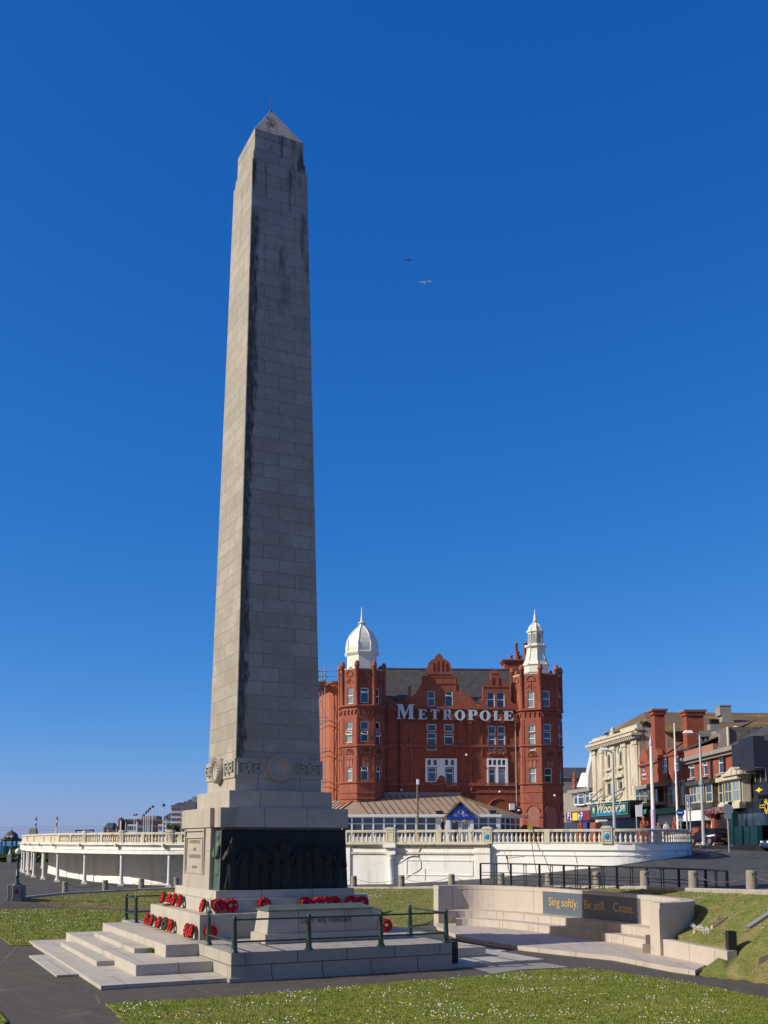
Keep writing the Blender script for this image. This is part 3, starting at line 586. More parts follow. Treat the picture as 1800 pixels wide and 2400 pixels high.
# ---- railings: round posts tapering upward with two rails
def railing(label,posts,group):
    P=[LW(u,v,.744) for u,v in posts]; e=empty('podium_railing',P[0],label,'railing',group)
    for p in P:
        b=MB().lathe([(.115,0),(.115,.03),(.085,.05),(.078,.10),(.052,.86),(.060,.875),(.055,.91),(.03,.94),(.005,.95)],14,c=(p.x,p.y),z=p.z); b.build('post',MAT['rail_green'],e)
    for z,r in ((.84,.026),(.27,.026)):
        b=MB()
        for a,c in zip(P[:-1],P[1:]): b.tube([a+Vector((0,0,z)),c+Vector((0,0,z))],r,8)
        b.build('rail',MAT['rail_green'],e)
railing('dark green two bar railing round the podium front',[(-3.17,-4.42),(-3.17,-6.68),(-1.1,-6.74),(1.06,-6.74),(3.17,-6.70),(3.22,-4.42)],'podium railings')
railing('dark green railing at the far left end of the podium',[(-3.18,4.3),(-3.18,5.85),(-1.1,5.9),(1.06,5.9),(3.2,5.9)],'podium railings')
# ---- poppy wreaths
def wreath_mesh():
    b=MB(); rnd=random.Random(5)
    b.tube([(.155*math.cos(a),.155*math.sin(a),.03) for a in [2*math.pi*k/20 for k in range(20)]],.045,8,close=True,mi=2)
    for k in range(44):
        a=2*math.pi*k/22+rnd.uniform(-.1,.1); rr=.105 if k<22 else .168; r=.052; c=Vector((rr*math.cos(a),rr*math.sin(a),.075+rnd.uniform(-.01,.012))); nrm=Vector((math.cos(a)*(.55 if k>=22 else -.35)+rnd.uniform(-.25,.25),math.sin(a)*(.55 if k>=22 else -.35)+rnd.uniform(-.25,.25),1)).normalized()
        t=nrm.orthogonal().normalized(); w=nrm.cross(t); vs=[c-nrm*.012]
        for i in range(8): an=i*math.pi/4; rad=r*(1 if i%2 else .78); vs.append(c+t*math.cos(an)*rad+w*math.sin(an)*rad+nrm*(.008 if i%2 else .02))
        b.add(vs,[(0,i+1,(i+1)%8+1) for i in range(8)],0)
        b.add([c+nrm*.006+t*math.cos(i*1.57)*.009+w*math.sin(i*1.57)*.009 for i in range(4)],[(0,1,2,3)],1)
    return b
wm=[]
def wreath(px,py,where,label,s=1,centre='plainwhite',leafy=False):
    kind,val,z0=where
    if kind=='f': pl=PF(val)
    else: pl=PL(val)
    a,z=pl.hit(px,py); rad=.215*s; tilt=R(random.uniform(9,16)); P=pl.w(a,z0,.02+2*rad*math.sin(tilt)+.03)
    e=empty('poppy_wreath',P,label,'wreath','poppy wreaths laid on the memorial steps')
    ang=math.atan2(pl.n.y,pl.n.x)+math.pi/2
    M=Matrix.Rotation(ang+R(random.uniform(-6,6)),4,'Z')@Matrix.Rotation(R(90)-tilt,4,'X')@Matrix.Translation((0,rad,0))@Matrix.Rotation(random.uniform(0,6),4,'Z')@Matrix.Scale(s,4)
    if not wm:
        o=wreath_mesh().build('poppies',[MAT['red'],MAT['centre'],MAT['leaf']],e,local=True,recalc=False); wm.append(o.data)
    else:
        o=bpy.data.objects.new('poppies',wm[0]); COL.objects.link(o); o.parent=e
    o.matrix_basis=M
    if leafy:
        o.data=wm[0].copy(); o.data.materials[0]=MAT['brown']
    if centre:
        c=MB().lathe([(.085,0),(.085,.02),(.01,.025)],14,M=M).build('centre_card',MAT[centre],e,local=True)
    return e
st2l=('l',-2.55,1.47); st2f=('f',-2.50,1.47); st1l=('l',-3.0,.744); st1f=('f',-2.94,.744)
def z1(x,y): return x/1.843,1850+y/1.843
WR=[(723,473,st2l,'red poppy wreath farthest left on the upper step of the left side'),
(748,482,st2l,'white wreath with a red cross of poppies on the upper left side step'),
(770,487,st2l,'red wreath between the white cross wreath and another on the upper left step'),
(795,489,st2l,'red wreath just right of the white cross wreath group on the upper left step'),
(897,507,st2l,'narrow looking red wreath at the corner of the upper step, left face'),
(935,508,st2f,'red wreath beside the pale flowers at the upper step corner'),
(990,508,st2f,'full red wreath with pale emblem, second on the front of the upper step'),
(1133,500,st2f,'lone red wreath behind the left end of the remembrance stone'),
(1313,490,st2f,'red wreath with blue emblem behind the middle of the remembrance stone'),
(1362,491,st2f,'red wreath with large white emblem behind the remembrance stone'),
(1400,489,st2f,'dark red wreath with white card behind the remembrance stone'),
(1438,489,st2f,'red wreath with dark centre behind the right half of the remembrance stone'),
(1507,484,st2f,'left one of the pair of red wreaths near the right end of the upper step'),
(1558,482,st2f,'right one of the pair of red wreaths near the right end of the upper step'),
(652,563,st1l,'red wreath farthest left on the lower step of the left side'),
(673,566,st1l,'second red wreath from the left on the lower left side step'),
(706,578,st1l,'red wreath just left of the brown leafy wreath on the lower step'),
(730,582,st1l,'brown leafy wreath between red ones on the lower left side step'),
(756,590,st1l,'red wreath just right of the brown leafy wreath on the lower step'),
(826,612,st1l,'red wreath with brown patch near the lower step corner'),
(848,617,st1l,'red wreath nearest the corner on the left face of the lower step'),
(901,617,st1f,'red wreath behind the railing post on the front of the lower step'),
(1658,588,st1f,'red wreath standing past the right end of the remembrance stone')]
cents=[None,'redsign',None,None,None,'steel','plainwhite',None,'navy','plainwhite','plainwhite','centre','plainwhite','plainwhite',None,None,None,'centre',None,'brown','plainwhite',None,None]
for (x,y,w,l),c in zip(WR,cents):
    e=wreath(*z1(x,y),w,l,random.uniform(.98,1.1),c,leafy=l.startswith('brown'))
    if False: pass
    if l.startswith('white'):
        o=e.children[0]; o.data=wm[0].copy(); o.data.materials[0]=MAT['plainwhite']
for (x,y,l) in ((1216,494,'small pink outlined remembrance cross on the front of the upper step'),(1262,494,'small cluster of pink and white flowers behind the remembrance stone')):
    pl=PF(-2.5); a,z=pl.hit(*z1(x,y)); P=pl.w(a,1.47,.06); e=empty('small_tribute',P,l,'tribute')
    b=MB(); b.tube([P+Vector((-.07,0,0)),P+Vector((0,0,.22)),P+Vector((.07,0,0))],.014,6); b.build('outline',MAT['plainwhite' if '1262' in str(x) else 'redsign'],e)
# pale flowers at the corner
a,z=PF(-2.62).hit(*z1(928,524)); P=PF(-2.62).w(a,1.47,.02); e=empty('flower_bunch',P,'bunch of pale green and white flowers lying at the upper step corner','flowers')
b=MB(); rnd=random.Random(2)
for k in range(16):
    c=P+Vector((rnd.uniform(-.16,.16),rnd.uniform(-.08,.05),rnd.uniform(.04,.16))); b.lathe([(.01,-.03),(.035,-.01),(.04,.015),(.01,.03)],6,c=(c.x,c.y),z=c.z,mi=k%2)
b.build('blooms',[MAT['plainwhite'],MAT['aqua']],e)
b=MB(); b.lathe([(.05,0),(.07,.1),(.02,.15)],8,c=(P.x,P.y),z=P.z); b.build('wrapping',MAT['plainwhite'],e)
# tuft growing from the step joint, black posts, information panel
def tuft(P,n,h,name,label,m='shrub'):
    b=MB()
    for k in range(n):
        an=random.uniform(0,6.28);r=random.uniform(.0,h*.5); c=P+Vector((math.cos(an)*r,math.sin(an)*r*.6,random.uniform(0,h*.5))); d=Vector((math.cos(an),math.sin(an),random.uniform(.3,1.3))).normalized(); w=d.orthogonal().normalized()*h*.12
        b.add([c-w,c+w,c+d*h*.55],[(0,1,2)])
    tag(b.build(name,m if not isinstance(m,str) else MAT[m],recalc=False),label,'weed')
tuft(LW(-4.3,-2.6,.40),60,.2,'weed','small green weed growing from the joint between the granite steps','blade')
def blackpost(P,h,label):
    e=empty('black_post',P,label,'post','black square posts'); b=MB().cbox(P.x,P.y,.12,.12,P.z-.2,P.z+h); b.build('shaft',MAT['black'],e,bevel=.01)
    b=MB().cbox(P.x,P.y,.10,.10,P.z+h,P.z+h+.02); b.build('top_plate',MAT['black'],e)
blackpost(LW(3.62,-6.35),.70,'black square light post at the right corner of the podium')
p=march(1715,2242); blackpost(Vector((p.x,p.y,p.z)),.68,'black square light post standing in the grass bank by the low wall')
p=at(842,2107,47.5); p.z-=.42; e=empty('information_lectern',(p.x,p.y,gz(p.x,p.y)),'tilted blue information board on the grass bank behind the memorial','sign')
M=Matrix.Translation((p.x,p.y,p.z+.42))@Matrix.Rotation(R(12),4,'Z')@Matrix.Rotation(R(38),4,'X')
MB().box(-.46,.46,-.34,.34,-.03,.02,M=M).build('frame',MAT['steel'],e,bevel=.008); MB().box(-.41,.41,-.29,.29,.0215,.026,M=M).build('panel',MAT['solar'],e)
MB().cbox(p.x,p.y+.1,.05,.05,gz(p.x,p.y)-.1,p.z+.42).build('leg',MAT['steel'],e)
b=MB()
for k in range(4): b.box(-.37,.37,-.24+.13*k,-.235+.13*k,.0265,.028,M=M)
b.build('panel_lines',MAT['signwhite'],e)
# ---------------------------------------------------------------- curved remembrance wall
def wall_u(v,o=0):
    t=abs((v+.72)/6.6); t=min(t,1); return 10.1+2.75*(1-t**3.2)**(1/3.2)+o
NV=48
def arc(off=0,v0=5.88,v1=-7.32,z=0):
    P=[]
    for i in range(NV+1):
        s=i/NV; th=math.pi*s; v=-.72+6.6*math.cos(th)
        if v>v0+1e-6 or v<v1-1e-6: continue
        P.append((wall_u(v),v))
    out=[]
    for i,(u,v) in enumerate(P):
        a=P[max(i-1,0)];b=P[min(i+1,len(P)-1)]; d=Vector((b[0]-a[0],b[1]-a[1])).normalized(); n=Vector((-d.y,d.x))  # outward
        if i==0 or i==len(P)-1: n=Vector((0,1)) if i==0 else Vector((0,-1))
        q=Vector((u,v))+n*off; out.append(LW(q.x,q.y,z))
    return out
rw=empty('remembrance_wall',LW(12.3,-.7,0),'curved pale pink granite wall with dark inscribed panel and bench steps','wall')
inner=arc(0)
b=MB(); b.sweep(arc(0,z=0),[(0,-.1),(-.42,-.1),(-.42,1.56),(0,1.56)]); b.build('wall_face',MAT['pink'],rw)
b=MB(); b.sweep(arc(0,z=0),[(.015,1.562),(-.45,1.562),(-.45,1.734),(.015,1.734)]); b.build('coping',MAT['pink'],rw,bevel=.01)
for A_,n_,vc,hf,z0,z1_ in ((2.05,2.7,-1.0,6.1,.432,.72),(1.40,2.5,-1.25,5.7,.152,.43)):
    P=[(10.1+A_*(1-abs(math.cos(math.pi*k/28))**n_)**(1/n_),vc+hf*math.cos(math.pi*k/28)) for k in range(29)]
    Q=[(wall_u(-.72+6.55*math.cos(math.pi*k/36))+.03,-.72+6.55*math.cos(math.pi*k/36)) for k in range(36,-1,-1)]
    L=[LW(u,v).xy for u,v in P+Q]; b=MB(); n=len(P); N=n+len(Q); bot=[(*q,z0) for q in L]; top=[(*q,z1_) for q in L]
    b.add(bot+top,[(i,i+1,N+i+1,N+i) for i in range(n-1)]+[(n-1,n,N+n,N+n-1),(N-1,0,N,2*N-1)])
    v2,e2,f2,*_=delaunay_2d_cdt(L,[(i,(i+1)%N) for i in range(N)],[],1,1e-5); b.add([(q.x,q.y,z1_) for q in v2],f2); b.build('bench_step',MAT['pink'],rw)
slab=[(10.1,6.1),(9.3,4.6),(8.48,2.23),(7.85,.3),(7.69,-1.5),(7.9,-3.8),(8.3,-5.6),(8.75,-7.2),(8.6,-8.6),(8.42,-10.0),(8.49,-10.91),(9.64,-10.1),(10.0,-9),(10.3,-7.4),(12.0,-6.4),(12.9,-3),(13,2),(12,5)]
b=MB(); n=len(slab); pts=[LW(u,v) for u,v in slab]; b.add([(p.x,p.y,-.05) for p in pts]+[(p.x,p.y,.15) for p in pts],[tuple(range(n)),tuple(range(2*n-1,n-1,-1))]+[(i,(i+1)%n,n+(i+1)%n,n+i) for i in range(n)]); b.build('paved_floor',MAT['pink'],rw)
# dark panel and words, found on the real curve of the wall
def curve_hit(px,py,path):
    d=ray(px,py)
    for a,c in zip(path[:-1],path[1:]):
        e=(c-a); den=d.x*e.y-d.y*e.x
        if abs(den)<1e-9: continue
        t=(a.x*e.y-a.y*e.x)/den; s=(a.x*d.y-a.y*d.x)/den
        if t>0 and -.001<=s<=1.001:
            n=Vector((e.y,-e.x,0)).normalized()
            if n.dot(Vector((d.x,d.y,0)))>0: n=-n
            yield Vector((d.x*t,d.y*t,CAMH+d.z*t)),n,(path.index(a)+s)
def ch(px,py,path,last=True):
    h=list(curve_hit(px,py,path)); h.sort(key=lambda q:q[0].y); return h[-1 if last else 0]
pA=ch(*q1(1133,480),inner); pB=ch(1400+418/4.1475,2000+560/4.1475,inner)
def sub(path,s0,s1,n=24):
    out=[]
    for k in range(n+1):
        s=s0+(s1-s0)*k/n; i=min(int(s),len(path)-2); out.append(path[i].lerp(path[i+1],s-i))
    return out
zt=ch(*q1(1133,373),inner)[0].z; zb=ch(*q1(1137,590),inner)[0].z; zt2=ch(1400+415/4.1475,2000+432/4.1475,inner)[0].z; zb2=ch(1400+415/4.1475,2000+690/4.1475,inner)[0].z
print('panel z',zt,zb,zt2,zb2,pA[2],pB[2])
zt=(zt+zt2)/2; zb=(zb+zb2)/2
b=MB(); b.sweep(sub(inner,pA[2],pB[2]),[(.02,zb),(-.03,zb),(-.03,zt),(.02,zt)]); pn=b.build('inscribed_panel',MAT['slate_panel'],rw)
def curved_text(body,pa,pb):
    (A,nA,sA),(B,nB,sB)=ch(*pa,inner),ch(*pb,inner)
    cu=bpy.data.curves.new('t','FONT'); cu.body=body; cu.extrude=.004; cu.size=1; cu.resolution_u=3; cu.align_y='BOTTOM_BASELINE'
    t=bpy.data.objects.new('t',cu); COL.objects.link(t); bpy.context.view_layer.update(); me=bpy.data.meshes.new_from_object(t.evaluated_get(bpy.context.evaluated_depsgraph_get())); bpy.data.objects.remove(t)
    xs=[v.co.x for v in me.vertices]; x0,x1=min(xs),max(xs); L=(Vector((B.x,B.y))-Vector((A.x,A.y))).length; k=L/(x1-x0); mid=ch((pa[0]+pb[0])/2,(pa[1]+pb[1])/2,inner)[0].z
    zc=(mid)
    for v in me.vertices:
        s=sA+(sB-sA)*(v.co.x-x0)/(x1-x0); i=min(int(s),len(inner)-2); P=inner[i].lerp(inner[i+1],s-i); e=inner[i+1]-inner[i]; n=Vector((e.y,-e.x,0)).normalized()
        if n.dot(P)>0:n=-n
        q=P+n*(.026+v.co.z); v.co=(q.x,q.y,zc+v.co.y*k*1.06)
    off=Vector(rw.location)
    for v in me.vertices: v.co=v.co-off
    me.materials.clear(); me.materials.append(MAT['gold']); me.name='lettering'; o=bpy.data.objects.new('lettering',me); COL.objects.link(o); o.parent=rw
curved_text('Sing softly.',q1(1195,500),q1(1478,533)); curved_text('Be still.',q1(1538,535),(1400+85/4.1475,2000+558/4.1475)); curved_text('Cease.',(1400+165/4.1475,2000+568/4.1475),(1400+362/4.1475,2000+582/4.1475))
# small drain cover on the floor
# low retaining wall to the right
lw=[Vector((9.08,32.4,0)),Vector((9.4,31.0,0)),Vector((9.7,29.6,0)),Vector((9.95,28.48,0))]
b=MB(); b.sweep(lw,[(0,-.2),(-.3,-.2),(-.3,.64),(0,.64)]); o=b.build('retaining_wall',MAT['pink'],bevel=.01); tag(o,'low pale pink granite wall holding the grass bank right of the curved wall','wall')
# things on the right bank
def slopeM(p,h,az):
    e=.4; n=Vector((-(gz(p.x+e,p.y)-gz(p.x-e,p.y))/(2*e),-(gz(p.x,p.y+e)-gz(p.x,p.y-e))/(2*e),1)).normalized(); x=Vector((math.cos(R(az)),math.sin(R(az)),0)); y=n.cross(x).normalized(); x=y.cross(n); q=p+n*h
    return Matrix(((x.x,y.x,n.x,q.x),(x.y,y.y,n.y,q.y),(x.z,y.z,n.z,q.z),(0,0,0,1)))
p=march(1684,2166); M=slopeM(p,.04,28)
e=empty('bank_plaque',p,'dark slate plaque lying in the grass beside the small white crosses','plaque'); MB().box(-.32,.32,-.20,.20,-.03,.03,M=M).build('slab',MAT['brown'],e,bevel=.006); b=MB()
for k in range(4): b.box(-.22,.22,-.13+.08*k,-.12+.08*k,.0305,.033,M=M)
b.build('engraving',MAT['steel'],e)
p=march(1785,2160); M=slopeM(p,.05,12)
e=empty('memorial_tablet',p,'pale stone tablet with dark inscription at the right edge of the bank','plaque'); MB().box(-.5,.5,-.13,.13,-.06,.06,M=M).build('slab',MAT['tablet'],e,bevel=.008); MB().box(-.40,.40,-.07,.07,.0605,.064,M=M).build('inscription_plate',MAT['steel'],e)
rnd=random.Random(4)
for k in range(11):
    p=march(1622+k*3.9+rnd.uniform(-1,1),2183+k*.9+rnd.uniform(-3,3)); e=empty('small_cross',p,'tiny white wooden cross pushed into the bank beside the dark plaque','cross','small white crosses on the grass bank')
    w=.065; b=MB().cbox(p.x,p.y,.012,.006,p.z,p.z+.23); b.build('upright',MAT['plainwhite'],e); b=MB().cbox(p.x,p.y-.007,w,.005,p.z+.14,p.z+.17); b.build('arm',MAT['plainwhite'],e)
for x,y,l in ((1628,2191,'orange brown fir cone like ornament at the left end of the crosses'),(1670,2180,'small orange brown ornament between the crosses and the plaque')):
    p=march(x,y); o=MB().lathe([(.03,0),(.06,.05),(.05,.1),(.01,.16)],8,c=(p.x,p.y),z=p.z).build('small_ornament',MAT['orange_bal']); tag(o,l,'ornament')
# ---- black railing behind the wall
RX=[1126,1197,1264,1321,1381,1445,1515,1590,1653,1703]; RY=[2023.6,2024.5,2025.8,2028,2029.6,2031.5,2033.4,2036,2038.3,2041.5]; RD=[49.5,48.2,46.9,45.6,44.2,42.7,41.1,39.4,37.7,36.1]
RT=[at(x,y,d) for x,y,d in zip(RX,RY,RD)]
fr=empty('ramp_railing',Vector((RT[0].x,RT[0].y,1.3)),'long black metal railing with posts running behind the curved wall','railing')
for p in RT: MB().cbox(p.x,p.y,.045,.045,p.z-1.12-.3,p.z).build('post',MAT['black'],fr)
for dz,r in ((0,.032),(-.42,.016),(-.56,.016),(-.76,.016),(-.98,.024)):
    MB().tube([p+Vector((0,0,dz)) for p in RT],r,6).build('rail',MAT['black'],fr)
for a,c in zip(RT[:-1],RT[1:]):
    for t in (.46,.54):
        q=a.lerp(c,t); b=MB().cbox(q.x,q.y,.016,.016,q.z-1.0,q.z-.06); b.cbox(q.x,q.y,.035,.02,q.z-.075,q.z-.04); b.build('upright',MAT['black'],fr)
# ---- bollards with chains round the garden
bpos=[(-18.19,63.2),(-16.17,64.9),(-14.25,66.55),(-12.2,67.6),(-8.9,67.6),(-5.6,65.8),(-2.9,63.3),(-.53,60.7),(2.17,58.2),(4.75,55.4),(6.98,52.2),(8.75,48.7),(10.2,45.1),(11.2,41.1),(11.92,37.3),(12.78,34.0),(13.3,30.3)]
names=['farthest left bollard, next to the lamp plinth','second bollard from the lamp plinth','third bollard from the lamp plinth, near the left colonnade','bollard seen just left of the memorial pedestal',None,None,None,
'bollard just right of the memorial pedestal','second bollard right of the memorial pedestal','bollard above the left end of the curved wall','bollard behind the first bay of the black railing','bollard behind the second bay of the black railing','bollard behind the middle of the black railing, lit from the left','shaded bollard behind the black railing','bollard behind the last bays of the black railing, striped by its shadow','large bollard nearest the right edge, beyond the railing end','bollard outside the right edge']
bp_=None; tops=[]
for i,((x,y),nm) in enumerate(zip(bpos,names)):
    z=gz(x,y)+.0; tops.append(Vector((x,y,z+.62)))
    if nm is None: continue
    if bp_ is None:
        bp_=empty('stone_bollard',(x,y,z)); b=MB().lathe([(.195,-.3),(.195,.02),(.185,.1),(.17,.70),(.155,.745),(.12,.755)],20,c=(x,y),z=z); b.build('shaft',MAT['conc_bollard'],bp_); MB().tube([(x+.05*math.cos(k)+.0,y-.18,z+.62+.05*math.sin(k)) for k in [j*1.0472 for j in range(6)]],.012,6,close=True).build('chain_ring',MAT['chain'],bp_); e=bp_
    else: e=copytree(bp_)
    e.location=(x,y,z); e['group']='stone bollards ringing the garden'; e['category']='bollard'; e['label']=nm
cg='chains hung between the stone bollards'
for i,(a,c) in enumerate(zip(tops[:-1],tops[1:])):
    if names[i] is None and names[i+1] is None: continue
    d=(c-a); L=d.length; d2=d.normalized(); P=[a.lerp(c,t/12)-Vector((0,0,.28*(1-(2*t/12-1)**2))) for t in range(13)]
    b=MB()
    N=int(L/.085)
    for k in range(N):
        t=(k+.5)/N*12; j=int(t); q=P[j].lerp(P[min(j+1,12)],t-j); tt=(P[min(j+1,12)]-P[j]).normalized(); s_=tt.cross(Vector((0,0,1))).normalized(); u_=s_ if k%2 else s_.cross(tt)
        b.add([q-tt*.06-u_*.014,q+tt*.06-u_*.014,q+tt*.06+u_*.014,q-tt*.06+u_*.014],[(0,1,2,3)]); b.add([q-tt*.05-u_*.016,q+tt*.05-u_*.016,q+tt*.05-u_*.008+Vector((0,0,.012)),q-tt*.05-u_*.008+Vector((0,0,.012))],[(0,1,2,3)])
    o=b.build('bollard_chain',MAT['chain'],recalc=False); tag(o,'sagging chain between '+('the lamp side bollards' if i<2 else 'two bollards '+['','','near the colonnade','just left of the memorial','','','behind the memorial','right of the memorial','right of the blue board','above the curved wall left end','behind the second railing bay','behind the railing middle','behind the long railing','behind the railing right half','at the railing right end','at the right edge'][min(i,15)]),'chain',cg)
# ---- lamp with milk globe on its granite plinth
e=empty('globe_lamp',(-19.75,58.3,.3),'dark green lamp post with milk glass globe on a buttressed stone plinth','street lamp')
X,Y,Z=-19.5,58.3,.28; MP=Matrix.Translation((X,Y,Z))@Matrix.Rotation(R(18),4,'Z')
b=MB(); b.box(-.55,.55,-.28,.28,-.3,.12,M=MP); b.box(-.28,.28,-.55,.55,-.3,.121,M=MP); b.box(-.50,.50,-.23,.23,.12,.88,M=MP); b.box(-.23,.23,-.50,.50,.121,.882,M=MP); b.build('plinth',MAT['concrete'],e,bevel=.02)
MB().box(-.09,.09,-.515,-.50,.42,.66,M=MP).build('plaque',MAT['iron'],e)
b=MB().lathe([(.27,0),(.27,.05),(.20,.09),(.12,.14),(.11,.22),(.12,.26),(.085,.32),(.085,.42),(.13,.45),(.13,.49),(.085,.52),(.075,1.35),(.09,1.40),(.20,1.46),(.20,1.48),(.08,1.50),(.045,1.60),(.05,1.68),(.08,1.72)],18,c=(X,Y),z=Z+.88); b.tube([(X-.22,Y,Z+2.36),(X+.22,Y,Z+2.36)],.02,6); b.build('post',MAT['rail_green'],e)
MB().lathe([(.01,0),(.09,.02),(.15,.08),(.178,.17),(.15,.27),(.09,.33),(.01,.352)],20,c=(X,Y),z=Z+2.58).build('globe',MAT['globe'],e)
# ---------------------------------------------------------------- colonnade shelter on the left
CPX=[51.8,56.7,67,80,102.5,135.6,199.3,285.3,396.8]; CD=[107,102,96,90.5,85.5,80.8,76.2,72.6,70.2]
CP=[Vector(((x-PPX)/FPX*d*.9935,d,.45)) for x,d in zip(CPX,CD)]
CP=[Vector((at(x,2030,d).x,d,.45)) for x,d in zip(CPX,CD)]
ext=[Vector((-9.0,69.0,.5)),Vector((-4.6,68.2,.7))]
path=smooth([tuple(CP[0]+Vector((-.8,6,0)))]+[tuple(p) for p in CP+ext],3)
cl=empty('colonnade_shelter',(-22,80,.45),'long white curved colonnade with slim columns, flat roof and balustrade','shelter')
for p in CP+ext[:1]+[CP[0]+Vector((-.9,6.5,0))]:
    z=gz(p.x,p.y)
    b=MB(); b.cbox(p.x,p.y,.21,.21,z-.3,z+.16); b.lathe([(.19,.16),(.19,.22),(.135,.30),(.13,.34),(.118,1.95),(.13,2.0),(.13,2.03),(.12,2.06),(.12,2.12),(.17,2.2)],16,c=(p.x,p.y),z=z); b.cbox(p.x,p.y,.19,.19,z+2.2,2.72); b.build('column',MAT['white2'],cl)
for (x,y) in ((63.3,2031),(74.6,2029),(78.6,2027),(99.5,2025.5)):
    d=(CAMH-.45)*FPX/(y-1971)*.86; p=at(x,2030,d); z=.45
    b=MB(); b.cbox(p.x,p.y,.21,.21,z-.3,z+.16); b.lathe([(.19,.16),(.13,.3),(.118,1.95),(.13,2.0),(.12,2.12),(.17,2.2)],12,c=(p.x,p.y),z=z); b.cbox(p.x,p.y,.19,.19,z+2.2,2.74); b.build('column',MAT['white2'],cl)
def zz(path,z): return [Vector((p.x,p.y,z)) for p in path]
# sign of the sweep offset: right side of the path (viewer side) is positive
b=MB(); b.sweep(zz(path,0),[(.22,2.72),(-.22,2.72),(-.22,3.22),(.22,3.22)]); b.sweep(zz(path,0),[(.26,3.0),(.22,2.98),(.22,3.06),(.26,3.06)]); b.build('beam',MAT['white'],cl)
b=MB(); b.sweep(zz(path,0),[(.26,3.222),(-.3,3.222),(-.3,3.44),(.42,3.44),(.42,3.36),(.34,3.33)]); b.build('cornice',MAT['white'],cl)
roofv=[(p.x,p.y) for p in path]
b=MB(); b.sweep(zz(path,0),[(-.22,2.80),(-9.5,2.80),(-9.5,3.40),(-.22,3.40)]); b.build('roof_slab',MAT['white'],cl)
# back wall
BW=[(112,103),(133.8,95.7),(156.7,91.5),(178.4,87.6),(196.5,84.9),(221,81.6),(282,77.0),(350,74.6),(431,73.3)]
bw=[Vector((at(x,2050,d).x,d,0)) for x,d in BW]+[Vector((-5,71.6,0)),Vector((1,70,0))]
bws=smooth([tuple(p) for p in bw],3)
b=MB(); b.sweep(bws,[(0,0),(-.3,0),(-.3,2.8),(0,2.8)]); b.sweep(bws,[(.05,0),(0,0),(0,.42+.45),(.05,.42+.45)]); b.build('back_wall',MAT['white'],cl)
b=MB()
for a,c in zip(bw[:-1],bw[1:]):
    L=(c-a).length; d=(c-a)/L; n=Vector((d.y,-d.x,0)); k=max(1,round(L/4.2))
    for i in range(k):
        s0=a+d*(L*(i+.12)/k); s1=a+d*(L*(i+.88)/k)
        for (p,q,z0,z1_) in ((s0,s1,2.42,2.47),(s0,s1,1.18,1.23),(s0,s0+d*.06,1.18,2.47),(s1-d*.06,s1,1.18,2.47)):
            b.prism(Plane(p,d),[(0,z0),((q-p).length,z0),((q-p).length,z1_),(0,z1_)],0,.045)
b.build('wall_panel_moulding',MAT['white'],cl,recalc=True)
# balusters ----------------------------------------------------------
BAL=MB().lathe([(.075,0),(.075,.05),(.045,.09),(.085,.17),(.092,.24),(.07,.33),(.04,.42),(.045,.46),(.06,.52),(.06,.56)],9).build('baluster',[MAT['baluster']]); balme=BAL.data; bpy.data.objects.remove(BAL)
balo=balme.copy(); balo.materials[0]=MAT['orange_bal']
def along(path):
    L=[0]
    for a,c in zip(path[:-1],path[1:]): L.append(L[-1]+(c-a).length)
    def f(s):
        for i in range(len(L)-1):
            if s<=L[i+1] or i==len(L)-2:
                t=(s-L[i])/(L[i+1]-L[i]); p=path[i].lerp(path[i+1],t); d=(path[i+1]-path[i]).normalized(); return p,d
    return f,L
def s_at_px(path,px):
    f,L=along(path); lo_,hi=0,L[-1]
    def pxof(s):
        p,_=f(s); return PPX+FPX*p.x/(p.y*cp)   # near the horizon
    for _ in range(40):
        m=(lo_+hi)/2
        if pxof(m)<px: lo_=m
        else: hi=m
    return lo_
